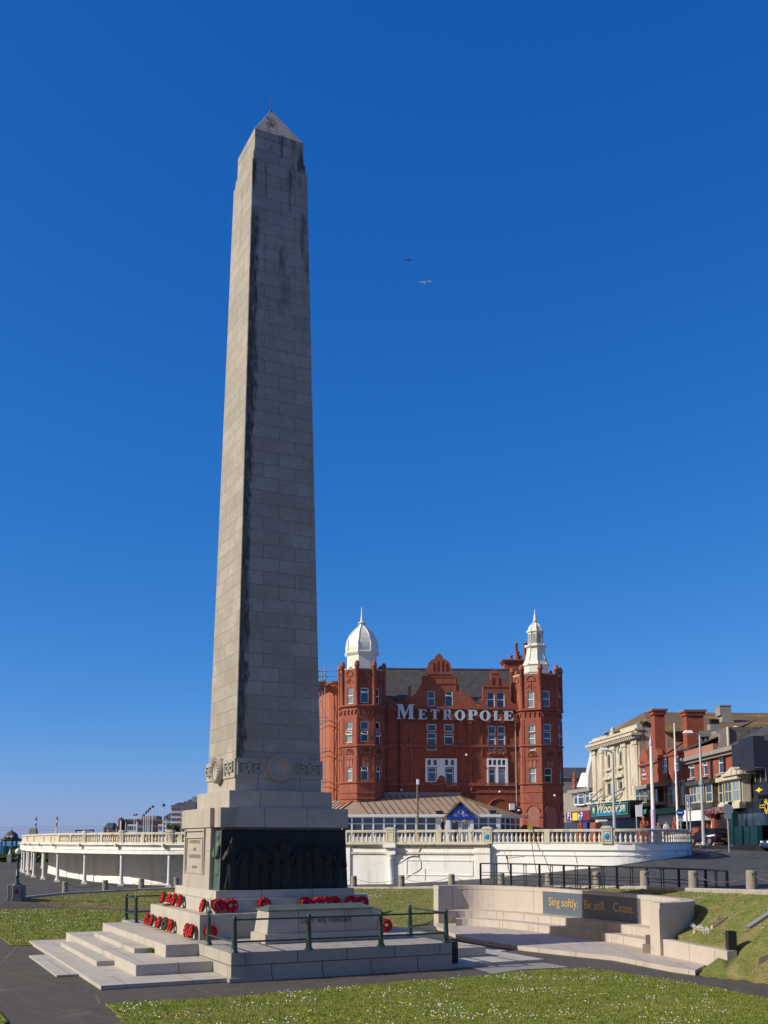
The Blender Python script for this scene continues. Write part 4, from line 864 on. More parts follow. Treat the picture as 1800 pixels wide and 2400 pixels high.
def balustrade(parent,path,z0,z1_,piers,sp,discs=(),solid_until=-1e9,orange=(),nb=[0]):
    f,L=along(path); h=z1_-z0
    b=MB(); P=zz(path,z0); b.sweep(P,[(.14,.0),(-.14,.0),(-.14,.10),(.14,.10)]); b.sweep(P,[(.15,h-.15),(-.15,h-.15),(-.15,h-.03),(-.11,h),(.11,h),(.15,h-.03)]); b.build('balustrade_rail',MAT['cream'],parent)
    pr=[]
    for px,w,big in piers:
        s=s_at_px(path,px); pr.append((s,w,big,px)); p,d=f(s); pl=Plane(p,d); n=.2 if big else .15
        b=MB(); b.pbox(pl,-w/2,w/2,z0-.02,z1_-.14 if not big else z1_+.0,-n,n)
        if big:
            b.prism(pl,[(-w/2-.04,z1_),(w/2+.04,z1_),(w/2+.04,z1_+.06),(w/2-.10,z1_+.17),(-w/2+.10,z1_+.17),(-w/2-.04,z1_+.06)],-n-.04,n+.04)
            for (a0,a1,c0,c1) in ((-w/2+.10,w/2-.10,z1_-.14,z1_-.10),(-w/2+.10,w/2-.10,z0+.12,z0+.16),(-w/2+.10,-w/2+.14,z0+.16,z1_-.14),(w/2-.14,w/2-.10,z0+.16,z1_-.14)): b.pbox(pl,a0,a1,c0,c1,n,n+.03)
        po=b.build('pier',MAT['cream'],parent,bevel=.01)
        if px in discs:
            q=pl.w(0,(z0+z1_)/2,n); ang=math.atan2(pl.n.y,pl.n.x)+math.pi/2; M=Matrix.Translation(q)@Matrix.Rotation(ang,4,'Z')@Matrix.Rotation(R(90),4,'X')
            MB().lathe([(.165,0),(.165,.035),(.13,.05),(.01,.055)],24,M=M).build('blue_disc',MAT['blue'],po); 
            MB().lathe([(.20,0),(.20,.02),(.168,.03),(.166,.0)],24,M=M).build('disc_rim',MAT['cream'],po)
    pr.sort()
    for (a,wa,_,pa),(c,wc,_,pc) in zip(pr[:-1],pr[1:]):
        s0=a+wa/2;s1=c-wc/2; n=max(1,round((s1-s0)/sp)) 
        if pc<=solid_until:
            b=MB(); seg=[f(s0+(s1-s0)*k/4)[0] for k in range(5)]; b.sweep([Vector((p.x,p.y,z0)) for p in seg],[(.07,.1),(-.07,.1),(-.07,h-.15),(.07,h-.15)]); b.build('solid_panel',MAT['cream'],parent); continue
        if s1-s0<sp*.8: continue
        for k in range(n):
            p,d=f(s0+(s1-s0)*(k+.5)/n); o=bpy.data.objects.new('baluster',balme); COL.objects.link(o); o.parent=parent
            q=Vector(parent.location); o.location=(p.x-q.x,p.y-q.y,z0+.10-q.z); o.scale=(1,1,(h-.25)/.56)
            if (nb[0]*7919)%23 in (3,11): o.data=balo
            nb[0]+=1
balustrade(cl,path,3.44,4.22,[(53,.35,0),(66,.35,0),(82,.35,0),(105,.35,0),(122,.2,0),(141,.35,0),(169,.22,0),(202,.42,1),(241,.24,0),(288,.45,1),(337,.26,0),(400,.55,1),(425,.26,0),(470,.5,1),(540,.5,1)],.275,solid_until=142)
for p in CP[2:]:
    z=3.30; b=MB(); pl=Plane(p,(CP[-1]-CP[0]).xy.normalized()); b.pbox(pl,-.16,.16,3.2,3.43,.0,.55); b.build('bracket',MAT['cream'],cl)
# roof top pier with cap seen above the balustrade
p=at(78,1960,108); e=empty('stone_chimney_pier',(p.x,p.y,3.4),'tapered brown stone pier standing above the left end of the balustrade','pier')
b=MB(); b.hull([(p.x-.45,p.y-.4),(p.x+.45,p.y-.4),(p.x+.45,p.y+.4),(p.x-.45,p.y+.4)],[(p.x-.28,p.y-.28),(p.x+.28,p.y-.28),(p.x+.28,p.y+.28),(p.x-.28,p.y+.28)],4.15,4.95); b.build('tapered_cap',MAT['concrete'],e); MB().cbox(p.x,p.y,.36,.32,3.3,4.15).build('shaft',MAT['cream'],e)
# ---------------------------------------------------------------- white promenade wall on the right
WPX=[(770,66.3),(838,65.5),(922,64.8),(1031,63.6),(1152,62.2),(1300,60.2),(1400,59.0),(1470,58.4),(1530,58.6),(1580,59.9),(1618,62.6)]
wp=[Vector((at(x,1971,d).x,d,0)) for x,d in WPX]; wps=smooth([tuple(p) for p in wp],4)+[Vector((20.9,66.5,0)),Vector((21.6,76,0))]
ww=empty('promenade_wall',(5,64,1),'long white promenade wall with stone balustrade, ramping up beside the road','wall')
def subp(path,x0,x1,n=20):
    f,L=along(path); a=s_at_px(path,x0); c=s_at_px(path,x1); return [f(a+(c-a)*k/n)[0] for k in range(n+1)]
full=wps
b=MB(); b.sweep(full,[(0,0.3),(-.5,0.3),(-.5,3.36),(0,3.36)]); b.build('wall_face',MAT['white'],ww)
wl=subp(full,775,1150)
b=MB(); b.sweep(wl,[(.30,.3),(0,.3),(0,3.20),(.30,3.20)]); b.build('wall_face',MAT['white'],ww)
b=MB(); b.sweep(wl,[(.56,3.40),(.56,3.47),(-.1,3.47),(-.1,3.22),(.38,3.22),(.46,3.36)]); b.sweep(wl,[(.38,2.82),(.38,2.93),(.28,2.93),(.28,2.80)]); b.build('cornice',MAT['cream'],ww)
wr=subp(full,1152,1625,30)+[full[-2],full[-1]]
b=MB(); b.sweep(wr,[(.12,3.10),(.12,3.47),(-.4,3.47),(-.4,3.10)]); b.sweep(wr,[(.07,2.78),(.07,2.86),(-.1,2.86),(-.1,2.76)]); b.build('coping_band',MAT['white'],ww)
b=MB()
for x0,x1 in ((1118,1135),(1135,1152)):
    q=subp(full,x0,x1,2); 
q=subp(full,1116,1152,3); b.sweep(q,[(.36,.3),(.2,.3),(.2,3.2),(.36,3.2)]); q=subp(full,812,826,2); b.sweep(q,[(.42,.3),(.2,.3),(.2,3.2),(.42,3.2)]); b.build('pilaster',MAT['white'],ww)
f_,L_=along(full)
p,d=f_(s_at_px(full,921)); q=p+Vector((d.y,-d.x,0))*.42
b=MB(); b.lathe([(.27,.9),(.27,1.0),(.19,1.08),(.165,2.45),(.2,2.5),(.18,2.54),(.27,2.7),(.27,2.8)],18,c=(q.x,q.y)); b.build('engaged_column',MAT['white2'],ww); b=MB(); pl=Plane(q,d); b.pbox(pl,-.34,.34,2.8,3.2,-.25,.22); b.pbox(pl,-.4,.4,3.215,3.475,-.1,.42); b.build('column_block',MAT['white'],ww)
# sunk panel and the cracks
q=subp(full,955,1112,6); b=MB()
b.sweep([p for p in q],[(.345,2.42),(.29,2.42),(.29,2.47),(.345,2.47)]); b.sweep(q,[(.34,1.52),(.29,1.52),(.29,1.575),(.34,1.575)])
b.sweep(subp(full,955,957.5,1),[(.34,1.575),(.29,1.575),(.29,2.42),(.34,2.42)]); b.sweep(subp(full,1109.5,1112,1),[(.34,1.575),(.29,1.575),(.29,2.42),(.34,2.42)]); b.build('panel_moulding',MAT['white'],ww)
def crack(pts,o,parent,w=.02):
    b=MB(); P=[]
    for x,y in pts:
        s=s_at_px(full,x); p,d=f_(s); n=Vector((d.y,-d.x,0)); r=ray(x,y); P.append(Vector((p.x,p.y,CAMH+r.z*(p.y/r.y)))+n*o)
    b.tube(P,w,4); b.build('crack',MAT['crack'],parent)
def r5(x,y): return 800+x/4.74,1920+y/4.74
def r3(x,y): return 1100+x/4.74,1920+y/4.74
crack([r5(*q) for q in ((905,315),(885,350),(880,400),(870,415),(820,408),(775,420),(740,440),(720,455))],.32,ww,.035)
crack([r5(*q) for q in ((880,400),(890,440),(905,480),(905,545),(860,580),(800,610),(740,650))],.32,ww,.016); crack([r5(*q) for q in ((720,455),(660,490),(610,512))],.32,ww,.012); crack([r5(*q) for q in ((945,550),(950,600),(948,680))],.32,ww,.012)
crack([r3(*q) for q in ((385,370),(410,410),(420,460),(425,540),(445,600))],.015,ww,.022); crack([r3(*q) for q in ((410,410),(415,440))],.02,ww,.05); crack([r3(*q) for q in ((1165,370),(1185,440),(1190,490))],.015,ww,.014); crack([r3(*q) for q in ((430,430),(520,420),(610,412))],.015,ww,.008)
crack([(1450+275/4.74,1920+395/4.74),(1450+285/4.74,1920+450/4.74)],.015,ww,.02)
balustrade(ww,full,3.47,4.31,[(775,.4,0),(812,.2,0),(917,.62,1),(1030,.32,0),(1144,.62,1),(1284,.34,0),(1424,.62,1),(1542,.3,0),(1616,.35,0)],.283,discs=(1144,1424))
# upper promenade deck, held up by the wall, reaching back to the streets
dk=[(p.x,p.y) for p in reversed(full)]+[(-4.6,68.4)]+[(p.x,p.y) for p in reversed(path)]
deck=[(22.7,76),(26.5,78),(27.5,300),(-150,420),(-75,200)]
outl=[(p.x,p.y+.25) for p in path]+[(p.x,p.y+.25) for p in full]+[(21.7,76.3),(22.2,400),(-110,400)]
n=len(outl); b=MB(); b.add([(x,y,3.2) for x,y in outl]+[(x,y,3.41) for x,y in outl],[tuple(range(n)),tuple(range(2*n-1,n-1,-1))]+[(i,(i+1)%n,n+(i+1)%n,n+i) for i in range(n)])
tag(b.build('promenade_deck',MAT['concrete']),kind='structure')
m=MB().box(20.5,400,76.5,420,2.6,3.262); tag(m.build('street_surface',MAT['asphalt']),kind='structure')
P_=[march(*q) for q in ((1634,1984.5),(1660,1981.5),(1720,1981),(1800,1980),(1850,1980),(1850,1987),(1790,1987.5),(1720,1987),(1680,1988),(1640,1988.5))]; drape('street_pavement',[(p.x,p.y) for p in P_],MAT['kerb'],.09,.8,skirt=.3)
m=MB().box(29.75,31,76.6,129,3.0,3.38); tag(m.build('building_pavement',MAT['kerb']),kind='structure')
# ---------------------------------------------------------------- facades with real window openings
def facade(mb,pl,s0,s1,z0,z1_,holes,depth=.22,mi=0,off=0):
    S_=sorted({s0,s1,*[a for h in holes for a in h[:2] if s0<a<s1]}); Z_=sorted({z0,z1_,*[a for h in holes for a in h[2:] if z0<a<z1_]})
    for a,c in zip(S_[:-1],S_[1:]):
        for e,g_ in zip(Z_[:-1],Z_[1:]):
            m,k=(a+c)/2,(e+g_)/2
            if any(h[0]<m<h[1] and h[2]<k<h[3] for h in holes): continue
            mb.add([pl.w(a,e,off),pl.w(c,e,off),pl.w(c,g_,off),pl.w(a,g_,off)],[(0,1,2,3)],mi)
    for h in holes:
        a,c,e,g_=max(h[0],s0),min(h[1],s1),max(h[2],z0),min(h[3],z1_)
        for P,Q in (((a,e),(c,e)),((c,e),(c,g_)),((c,g_),(a,g_)),((a,g_),(a,e))):
            mb.add([pl.w(*P,off),pl.w(*Q,off),pl.w(*Q,off-depth),pl.w(*P,off-depth)],[(0,1,2,3)],mi)
def window(parent,pl,h,style='sash',glass='pane',frame='upvc',depth=.14,fw=.07,off=0,opened=False,label=None):
    a,c,e,g_=h; b=MB(); o=off-depth
    b.pbox(pl,a,a+fw,e,g_,o,o+.07); b.pbox(pl,c-fw,c,e,g_,o,o+.07); b.pbox(pl,a+fw,c-fw,e,e+fw,o,o+.07); b.pbox(pl,a+fw,c-fw,g_-fw,g_,o,o+.07)
    m=(e+g_)/2; 
    if style=='sash': b.pbox(pl,a+fw,c-fw,m-.035,m+.035,o,o+.08)
    if style in('transom','open'): 
        m=g_-(g_-e)*.32; b.pbox(pl,a+fw,c-fw,m-.035,m+.035,o,o+.08)
        if style=='open':    # top hung light pushed out
            q=[(a+fw,m,.08),(c-fw,m,.08)]; k=.13
            b.tube([pl.w(a+fw,g_-fw,o+.1),pl.w(a+fw,m+.03,o+.1+k),pl.w(c-fw,m+.03,o+.1+k),pl.w(c-fw,g_-fw,o+.1)],.035,4)
            b.tube([pl.w(a+fw,g_-fw,o+.1),pl.w(c-fw,g_-fw,o+.1)],.03,4)
    if style=='cross': b.pbox(pl,a+fw,c-fw,m-.03,m+.03,o,o+.08); b.pbox(pl,(a+c)/2-.03,(a+c)/2+.03,e+fw,m-.03,o,o+.075); b.pbox(pl,(a+c)/2-.03,(a+c)/2+.03,m+.03,g_-fw,o,o+.075)
    if style=='double': b.pbox(pl,(a+c)/2-.035,(a+c)/2+.035,e+fw,g_-fw,o,o+.08)
    if style=='grid3':
        for k in (1,2): b.pbox(pl,a+(c-a)*k/3-.03,a+(c-a)*k/3+.03,e+fw,g_-fw,o,o+.075)
        b.pbox(pl,a+fw,c-fw,m-.03,m+.03,o+.075,o+.09)
    w=b.build('window',MAT[frame],parent)
    p=MB(); p.add([pl.w(a+fw*.5,e+fw*.5,o+.02),pl.w(c-fw*.5,e+fw*.5,o+.02),pl.w(c-fw*.5,g_-fw*.5,o+.02),pl.w(a+fw*.5,g_-fw*.5,o+.02)],[(0,1,2,3)])
    p.build('pane',MAT[glass],w,recalc=False); return w
def prect(pl,x0,y0,x1,y1):
    ym=(y0+y1)/2;xm=(x0+x1)/2
    a=pl.hit(x0,ym)[0];c=pl.hit(x1,ym)[0];g_=pl.hit(xm,y0)[1];e=pl.hit(xm,y1)[1]; return [min(a,c),max(a,c),e,g_]
def k3(x,y): return 740+x/2.765,1400+y/2.765
def HR(pl,x0,y0,x1,y1): a=k3(x0,y0);b=k3(x1,y1); return prect(pl,a[0],a[1],b[0],b[1])
# ---------------------------------------------------------------- the hotel
hu=(math.cos(R(3)),math.sin(R(3))); HP=Plane((at(900,1971,92).x,92),hu)
hotel=empty('hotel',(6,93,3.4),'red terracotta and brick Victorian hotel with two white capped towers and large METROPOLE sign','hotel')
sL=HP.hit(*k3(400,900))[0]; sR=HP.hit(*k3(1345,900))[0]; zb=3.3; zs=HP.hit(*k3(900,718))[1]
W1=[HR(HP,*q) for q in ((720,822,782,868),(720,878,782,992),(832,822,894,870),(832,880,894,955),(1116,832,1166,884),(1116,888,1166,990),(1176,834,1226,884),(1176,888,1227,990))]
W2=[HR(HP,*q) for q in ((726,1103,780,1196),(840,1103,892,1220),(1122,1110,1164,1218),(1183,1110,1226,1218))]
b=MB(); facade(b,HP,sL,sR,zb,zs,W1+W2,.25)
b.pbox(HP,sL,sR,zb,zs-.01,-.8,-.55)
b.build('front_wall',MAT['brickred'],hotel,recalc=False)
for i,h in enumerate(W1): window(hotel,HP,h,'plain' if i in(0,2,4,6) else 'open' if i==3 else 'transom',glass='pane' if i!=3 else 'pane_dark')
for i,h in enumerate(W2): window(hotel,HP,h,'transom' if i!=1 else 'open',glass=('pane','pane_dark','pane_dark','pane_net')[i])
# string courses, pilasters, downpipes
b=MB()
for y,t,o in ((718,.12,.16),(728,.06,.10),(963,.12,.14),(1212,.14,.14),(1262,.08,.08)):
    z=HP.hit(*k3(900,y))[1]; b.pbox(HP,sL,sR,z-t,z+t,.003,o)
for x,y0,y1,w in ((1000,730,1200,.16),(620,730,1212,.12),(700,730,1000,.05),(913,730,1212,.05),(1075,730,1030,.05),(1232,730,1210,.05)):
    a=HR(HP,x,y0,x+1,y1); b.pbox(HP,a[0]-w,a[0]+w,a[2],a[3],.002,.09)
b.build('stone_courses',MAT['terra'],hotel)
for x,mt in ((538,'iron'),(1296,'steel')):
    a=HR(HP,x,790,x+8,1400 if x>1000 else 1285); b=MB(); b.tube([HP.w(a[0],a[3],.18),HP.w(a[0],a[2],.18)],.06,8); 
    for k in range(4): z=a[2]+(a[3]-a[2])*(k+.5)/4; b.lathe([(.085,0),(.085,.1)],8,c=tuple(HP.w(a[0],z,.18).xy),z=z)
    b.build('downpipe',MAT['black' if mt=='iron' else 'steel'],hotel)
# white painted window surrounds with little arches
for (x0,y0,x1,y1,ws,ar) in ((709,1045,914,1222,((722,784),(836,896)),(724,762,836,874)),(1109,1045,1244,1222,((1117,1167),(1180,1230)),(1119,1148,1178,1207))):
    o=HR(HP,x0,y0,x1,y1); loops=[]
    if x0==709:
        px=[(709,1045),(914,1045),(914,1222),(838,1222),(836,1170),(826,1158),(812,1154),(798,1160),(792,1175),(780,1192),(765,1198),(709,1198)]
        loops.append([HP.hit(*k3(*q)) for q in px])
    else: loops.append([(o[0],o[2]),(o[1],o[2]),(o[1],o[3]),(o[0],o[3])])
    for (a,c) in ws:
        h=HR(HP,a,1100,c,1196 if (x0==709 and a<800) else 1221); loops.append([(h[0]+.02,h[2]+.03),(h[1]-.02,h[2]+.03),(h[1]-.02,h[3]),(h[0]+.02,h[3])])
    arcs=[]
    for a in ar:
        h=HR(HP,a,1052,a+21,1088); r=(h[1]-h[0])/2; cx=(h[0]+h[1])/2; L=[(h[0],h[2]),(h[1],h[2])]+[(cx+r*math.cos(t*math.pi/8),h[3]-r+r*math.sin(t*math.pi/8)) for t in range(9)]; loops.append(L); arcs.append((h,r,cx))
    v,fc=curve_mesh(loops,.10); b=MB(); b.add([HP.w(x,y,.09+z) for x,y,z in v],fc); w=b.build('white_surround',MAT['upvc'],hotel,recalc=True)
    for h,r,cx in arcs: b=MB(); b.pbox(HP,h[0],h[1],h[2],h[3],.005,.03); b.build('arched_pane',MAT['pane_dark'],w)
# carved panels
def carved(x0,y0,x1,y1,seed,pl=HP,o=.0,dome=True):
    h=HR(pl,x0,y0,x1,y1); rnd=random.Random(seed); b=MB(); a,c,e,g_=h; r=(c-a)/2; cx=(a+c)/2
    L=[(a,e),(c,e)]+([(cx+r*math.cos(t*math.pi/10),e+(g_-e)*math.sin(t*math.pi/10)) for t in range(11)] if dome else [(c,g_),(a,g_)])
    b.prism(pl,L,o+.002,o+.07); 
    for k in range(16):
        u=rnd.uniform(a+.1*r,c-.1*r); z=e+(g_-e)*rnd.uniform(.15,.75)*(1-abs(u-cx)/r*.5); w=rnd.uniform(.04,.09); b.lathe([(w,-w),(w*1.2,0),(w*.6,w)],6,c=tuple(pl.w(u,z,o+.08).xy),z=z)
    b.build('carved_panel',MAT['terra'],hotel)
carved(838,993,910,1022,1); carved(1116,993,1236,1024,2); carved(780,1155,845,1250,3); carved(945,1212,1018,1255,4,dome=False); carved(845,1222,940,1250,5,dome=False)
# gabled parapet storey: one outline with the four top windows cut through
out=[(400,716),(400,648),(447,648),(455,645),(490,650),(498,664),(512,677),(530,682),(547,677),(560,664),(566,652),(601,646),(603,590),(598,586),(604,572),(616,572),(620,586),(616,590),(617,644),(640,630),(663,602),(680,568),(690,545),(689,512),(695,506),(722,512),(736,497),(733,490),(716,488),(716,455),(722,455)]
out+=[(800-76*math.cos(t*math.pi/12),452-60*math.sin(t*math.pi/12)) for t in range(0,6)]+[(778,392),(772,384),(780,378),(799,361),(820,380),(824,388),(818,393)]+[(800-76*math.cos(t*math.pi/12),452-60*math.sin(t*math.pi/12)) for t in range(8,13)]
out+=[(880,470),(878,490),(872,497),(888,512),(915,520),(918,555),(930,578),(945,605),(965,628),(985,642),(987,612),(1001,612),(1003,652),(1015,658),(1030,676),(1050,692),(1065,684),(1078,668),(1083,650),(1082,582),(1130,530),(1137,516),(1133,492)]
out+=[(1161-27*math.cos(t*math.pi/8),492-24*math.sin(t*math.pi/8)) for t in range(9)]+[(1190,515),(1200,524),(1250,575),(1252,640),(1262,670),(1282,690),(1300,690),(1314,672),(1322,652),(1345,650),(1345,716)]
W3=[HR(HP,*q) for q in ((724,606,773,705),(838,606,888,709),(1110,610,1160,714),(1172,612,1224,716))]
W3=[[a,c,max(e,zs+.06),g_] for a,c,e,g_ in W3]
loops=[[HP.hit(*k3(*q)) for q in out]]+[[(a,e),(c,e),(c,g_),(a,g_)] for a,c,e,g_ in W3]
v,fc=curve_mesh(loops,.40); b=MB(); b.add([HP.w(x,y,-.14+z) for x,y,z in v],fc); gb_=b.build('gabled_parapet',MAT['terra'],hotel)
for i,h in enumerate(W3): window(hotel,HP,h,'sash' if i!=1 else 'open')
# gable mouldings: cornice bands, dome ribs, coping
b=MB()
for x0,x1,y,t,o in ((716,884,492,.11,.16),(688,918,556,.06,.12),(690,917,515,.05,.10),(1080,1252,578,.06,.12),(1132,1192,492,.05,.1)):
    h=HR(HP,x0,y-1,x1,y+1); b.pbox(HP,h[0],h[1],h[2]-t,h[3]+t,.062,o)
for x in (758,785,815,842): h=HR(HP,x-3,408 if 780<x<820 else 425,x+3,488); b.pbox(HP,h[0],h[1],h[2],h[3],.062,.12)
for x in (705,905,1140,1180): h=HR(HP,x-4,520,x+4,600 if x<1000 else 566); b.pbox(HP,h[0],h[1],h[2],h[3],.062,.13)
b.build('gable_mouldings',MAT['terra'],hotel)
# METROPOLE, bold serif letters on a rail frame
def letter(ch):
    s=.13
    if ch=='M': return [[(0,0),(.26,0),(.26,.06),(.185,.08),(.185,.74),(.40,.0),(.44,.0),(.70,.76),(.70,.08),(.63,.06),(.63,0),(1.0,0),(1.0,.06),(.92,.08),(.92,.92),(1.0,.94),(1.0,1),(.70,1),(.51,.44),(.33,1),(0,1),(0,.94),(.09,.92),(.09,.08),(0,.06)]]
    if ch=='E': return [[(0,0),(.72,0),(.76,.28),(.70,.28),(.62,.09),(.36,.08),(.36,.47),(.48,.46),(.50,.36),(.55,.36),(.55,.66),(.50,.66),(.48,.55),(.36,.54),(.36,.92),(.58,.91),(.66,.74),(.72,.74),(.70,1),(0,1),(0,.94),(.10,.92),(.10,.08),(0,.06)]]
    if ch=='T': return [[(.20,0),(.62,0),(.62,.06),(.54,.08),(.54,.92),(.64,.91),(.74,.72),(.80,.72),(.78,1),(.04,1),(.02,.72),(.08,.72),(.18,.91),(.28,.92),(.28,.08),(.20,.06)]]
    if ch=='L': return [[(0,0),(.70,0),(.76,.32),(.70,.32),(.60,.09),(.36,.08),(.36,.92),(.46,.94),(.46,1),(0,1),(0,.94),(.10,.92),(.10,.08),(0,.06)]]
    if ch in'PR':
        o=[(0,1),(0,.94),(.10,.92),(.10,.08),(0,.06),(0,0),(.46,0),(.46,.06),(.36,.08),(.36,.44)]
        if ch=='R': o+=[(.42,.44),(.62,0),(.90,0),(.90,.06),(.82,.08),(.62,.47)]
        else: o+=[(.48,.44)]
        o+=[(.55+.23*math.cos(t),.725+.275*math.sin(t)) for t in [-1.25+k*2.8/8 for k in range(9)]]
        return [o,[(.36,.52),(.44,.52)]+[(.44+.10*math.cos(t),.72+.20*math.sin(t)) for t in [-1.3+k*2.6/6 for k in range(7)]]+[(.36,.92)]]
    if ch=='O': return [[(.46+.46*math.cos(t),.5+.53*math.sin(t)) for t in [2*math.pi*k/28 for k in range(28)]],[(.46+.20*math.cos(t),.5+.43*math.sin(t)) for t in [2*math.pi*k/24 for k in range(24)]]]
sg=empty('hotel_sign',HP.w(HP.hit(*k3(900,760))[0],HP.hit(*k3(900,760))[1],.4),'large pale grey METROPOLE letters mounted across the hotel front','sign')
for ch_,x0,x1,y0,y1 in (('M',520,636,698,793),('E',658,717,731,795),('T',739,795,731,795),('R',818,880,733,797),('O',896,962,737,800),('P',980,1042,735,800),('O',1058,1125,739,803),('L',1145,1195,741,802),('E',1210,1273,741,803)):
    h=HR(HP,x0,y0,x1,y1); L=letter(ch_); wx=max(p[0] for l in L for p in l)
    v,fc=curve_mesh([[(h[0]+(h[1]-h[0])*p[0]/wx,h[2]+(h[3]-h[2])*p[1]) for p in l] for l in L],.14); b=MB(); b.add([HP.w(x,y,.52+z) for x,y,z in v],fc)
    o=b.build('letter',MAT['signwhite'],sg); o.data.materials.append(MAT['plainwhite'])
b=MB()
for y in (748,783):
    a=HP.hit(*k3(515,y-8));c=HP.hit(*k3(1275,y+5)); b.tube([HP.w(a[0],a[1],.38),HP.w(c[0],c[1],.38)],.03,6)
for x in range(530,1275,92): h=HR(HP,x,740,x+2,800); b.pbox(HP,h[0],h[1]+.04,h[2]-.1,h[3],.17,.38)
b.build('mounting_frame',MAT['iron'],sg)
a=HP.hit(*k3(450,650));c=HP.hit(*k3(478,708));d_=HP.hit(*k3(525,742)); MB().tube([HP.w(a[0],a[1],.15),HP.w(c[0],c[1],.3),HP.w(d_[0],d_[1],.4)],.035,6).build('cable',MAT['steel'],sg)
# roof
zr=CAMH+ray(1000,1569).z/ray(1000,1569).y*98.5
def hw(s,z,o): return HP.w(s,z,-o)
b=MB(); a0,a1=sL-.2,sR+2.2
b.add([hw(a0,zs-.3,.35),hw(a1,zs-.3,.35),hw(a1,zr,6.2),hw(a0,zr,6.2),hw(a1,zs-.3,12),hw(a0,zs-.3,12)],[(0,1,2,3),(3,2,4,5)]); b.build('roof',MAT['slate'],hotel,recalc=False)
b=MB(); b.tube([hw(a0,zr,6.2),hw(a1,zr,6.2)],.12,6); b.build('ridge_tiles',MAT['slate'],hotel)
b=MB(); b.pbox(HP,sL-.5,sR+1,3.3,zs+.3,-12.6,-1); b.build('rear_block',MAT['brickred'],hotel)
# left wing with its bright painted flank
wx=at(771,1971,99).x; wr_=at(812,1971,98).x; wz=at(771,1603,99).z
b=MB(); b.hull([(wx,99),(wr_,98),(wr_+1,106),(wx-3.0,112)],[(wx,99),(wr_,98),(wr_+1,106),(wx-3.0,112)],3.3,wz); b.build('side_wing',MAT['orange_wall'],hotel)
b=MB(); b.hull([(wx-.06,98.9),(wr_,97.9),(wr_+1,106.1),(wx-3.1,112.1)],[(wx-.06,98.9),(wr_,97.9),(wr_+1,106.1),(wx-3.1,112.1)],wz+.002,wz+.22); b.build('wing_coping',MAT['terra'],hotel)
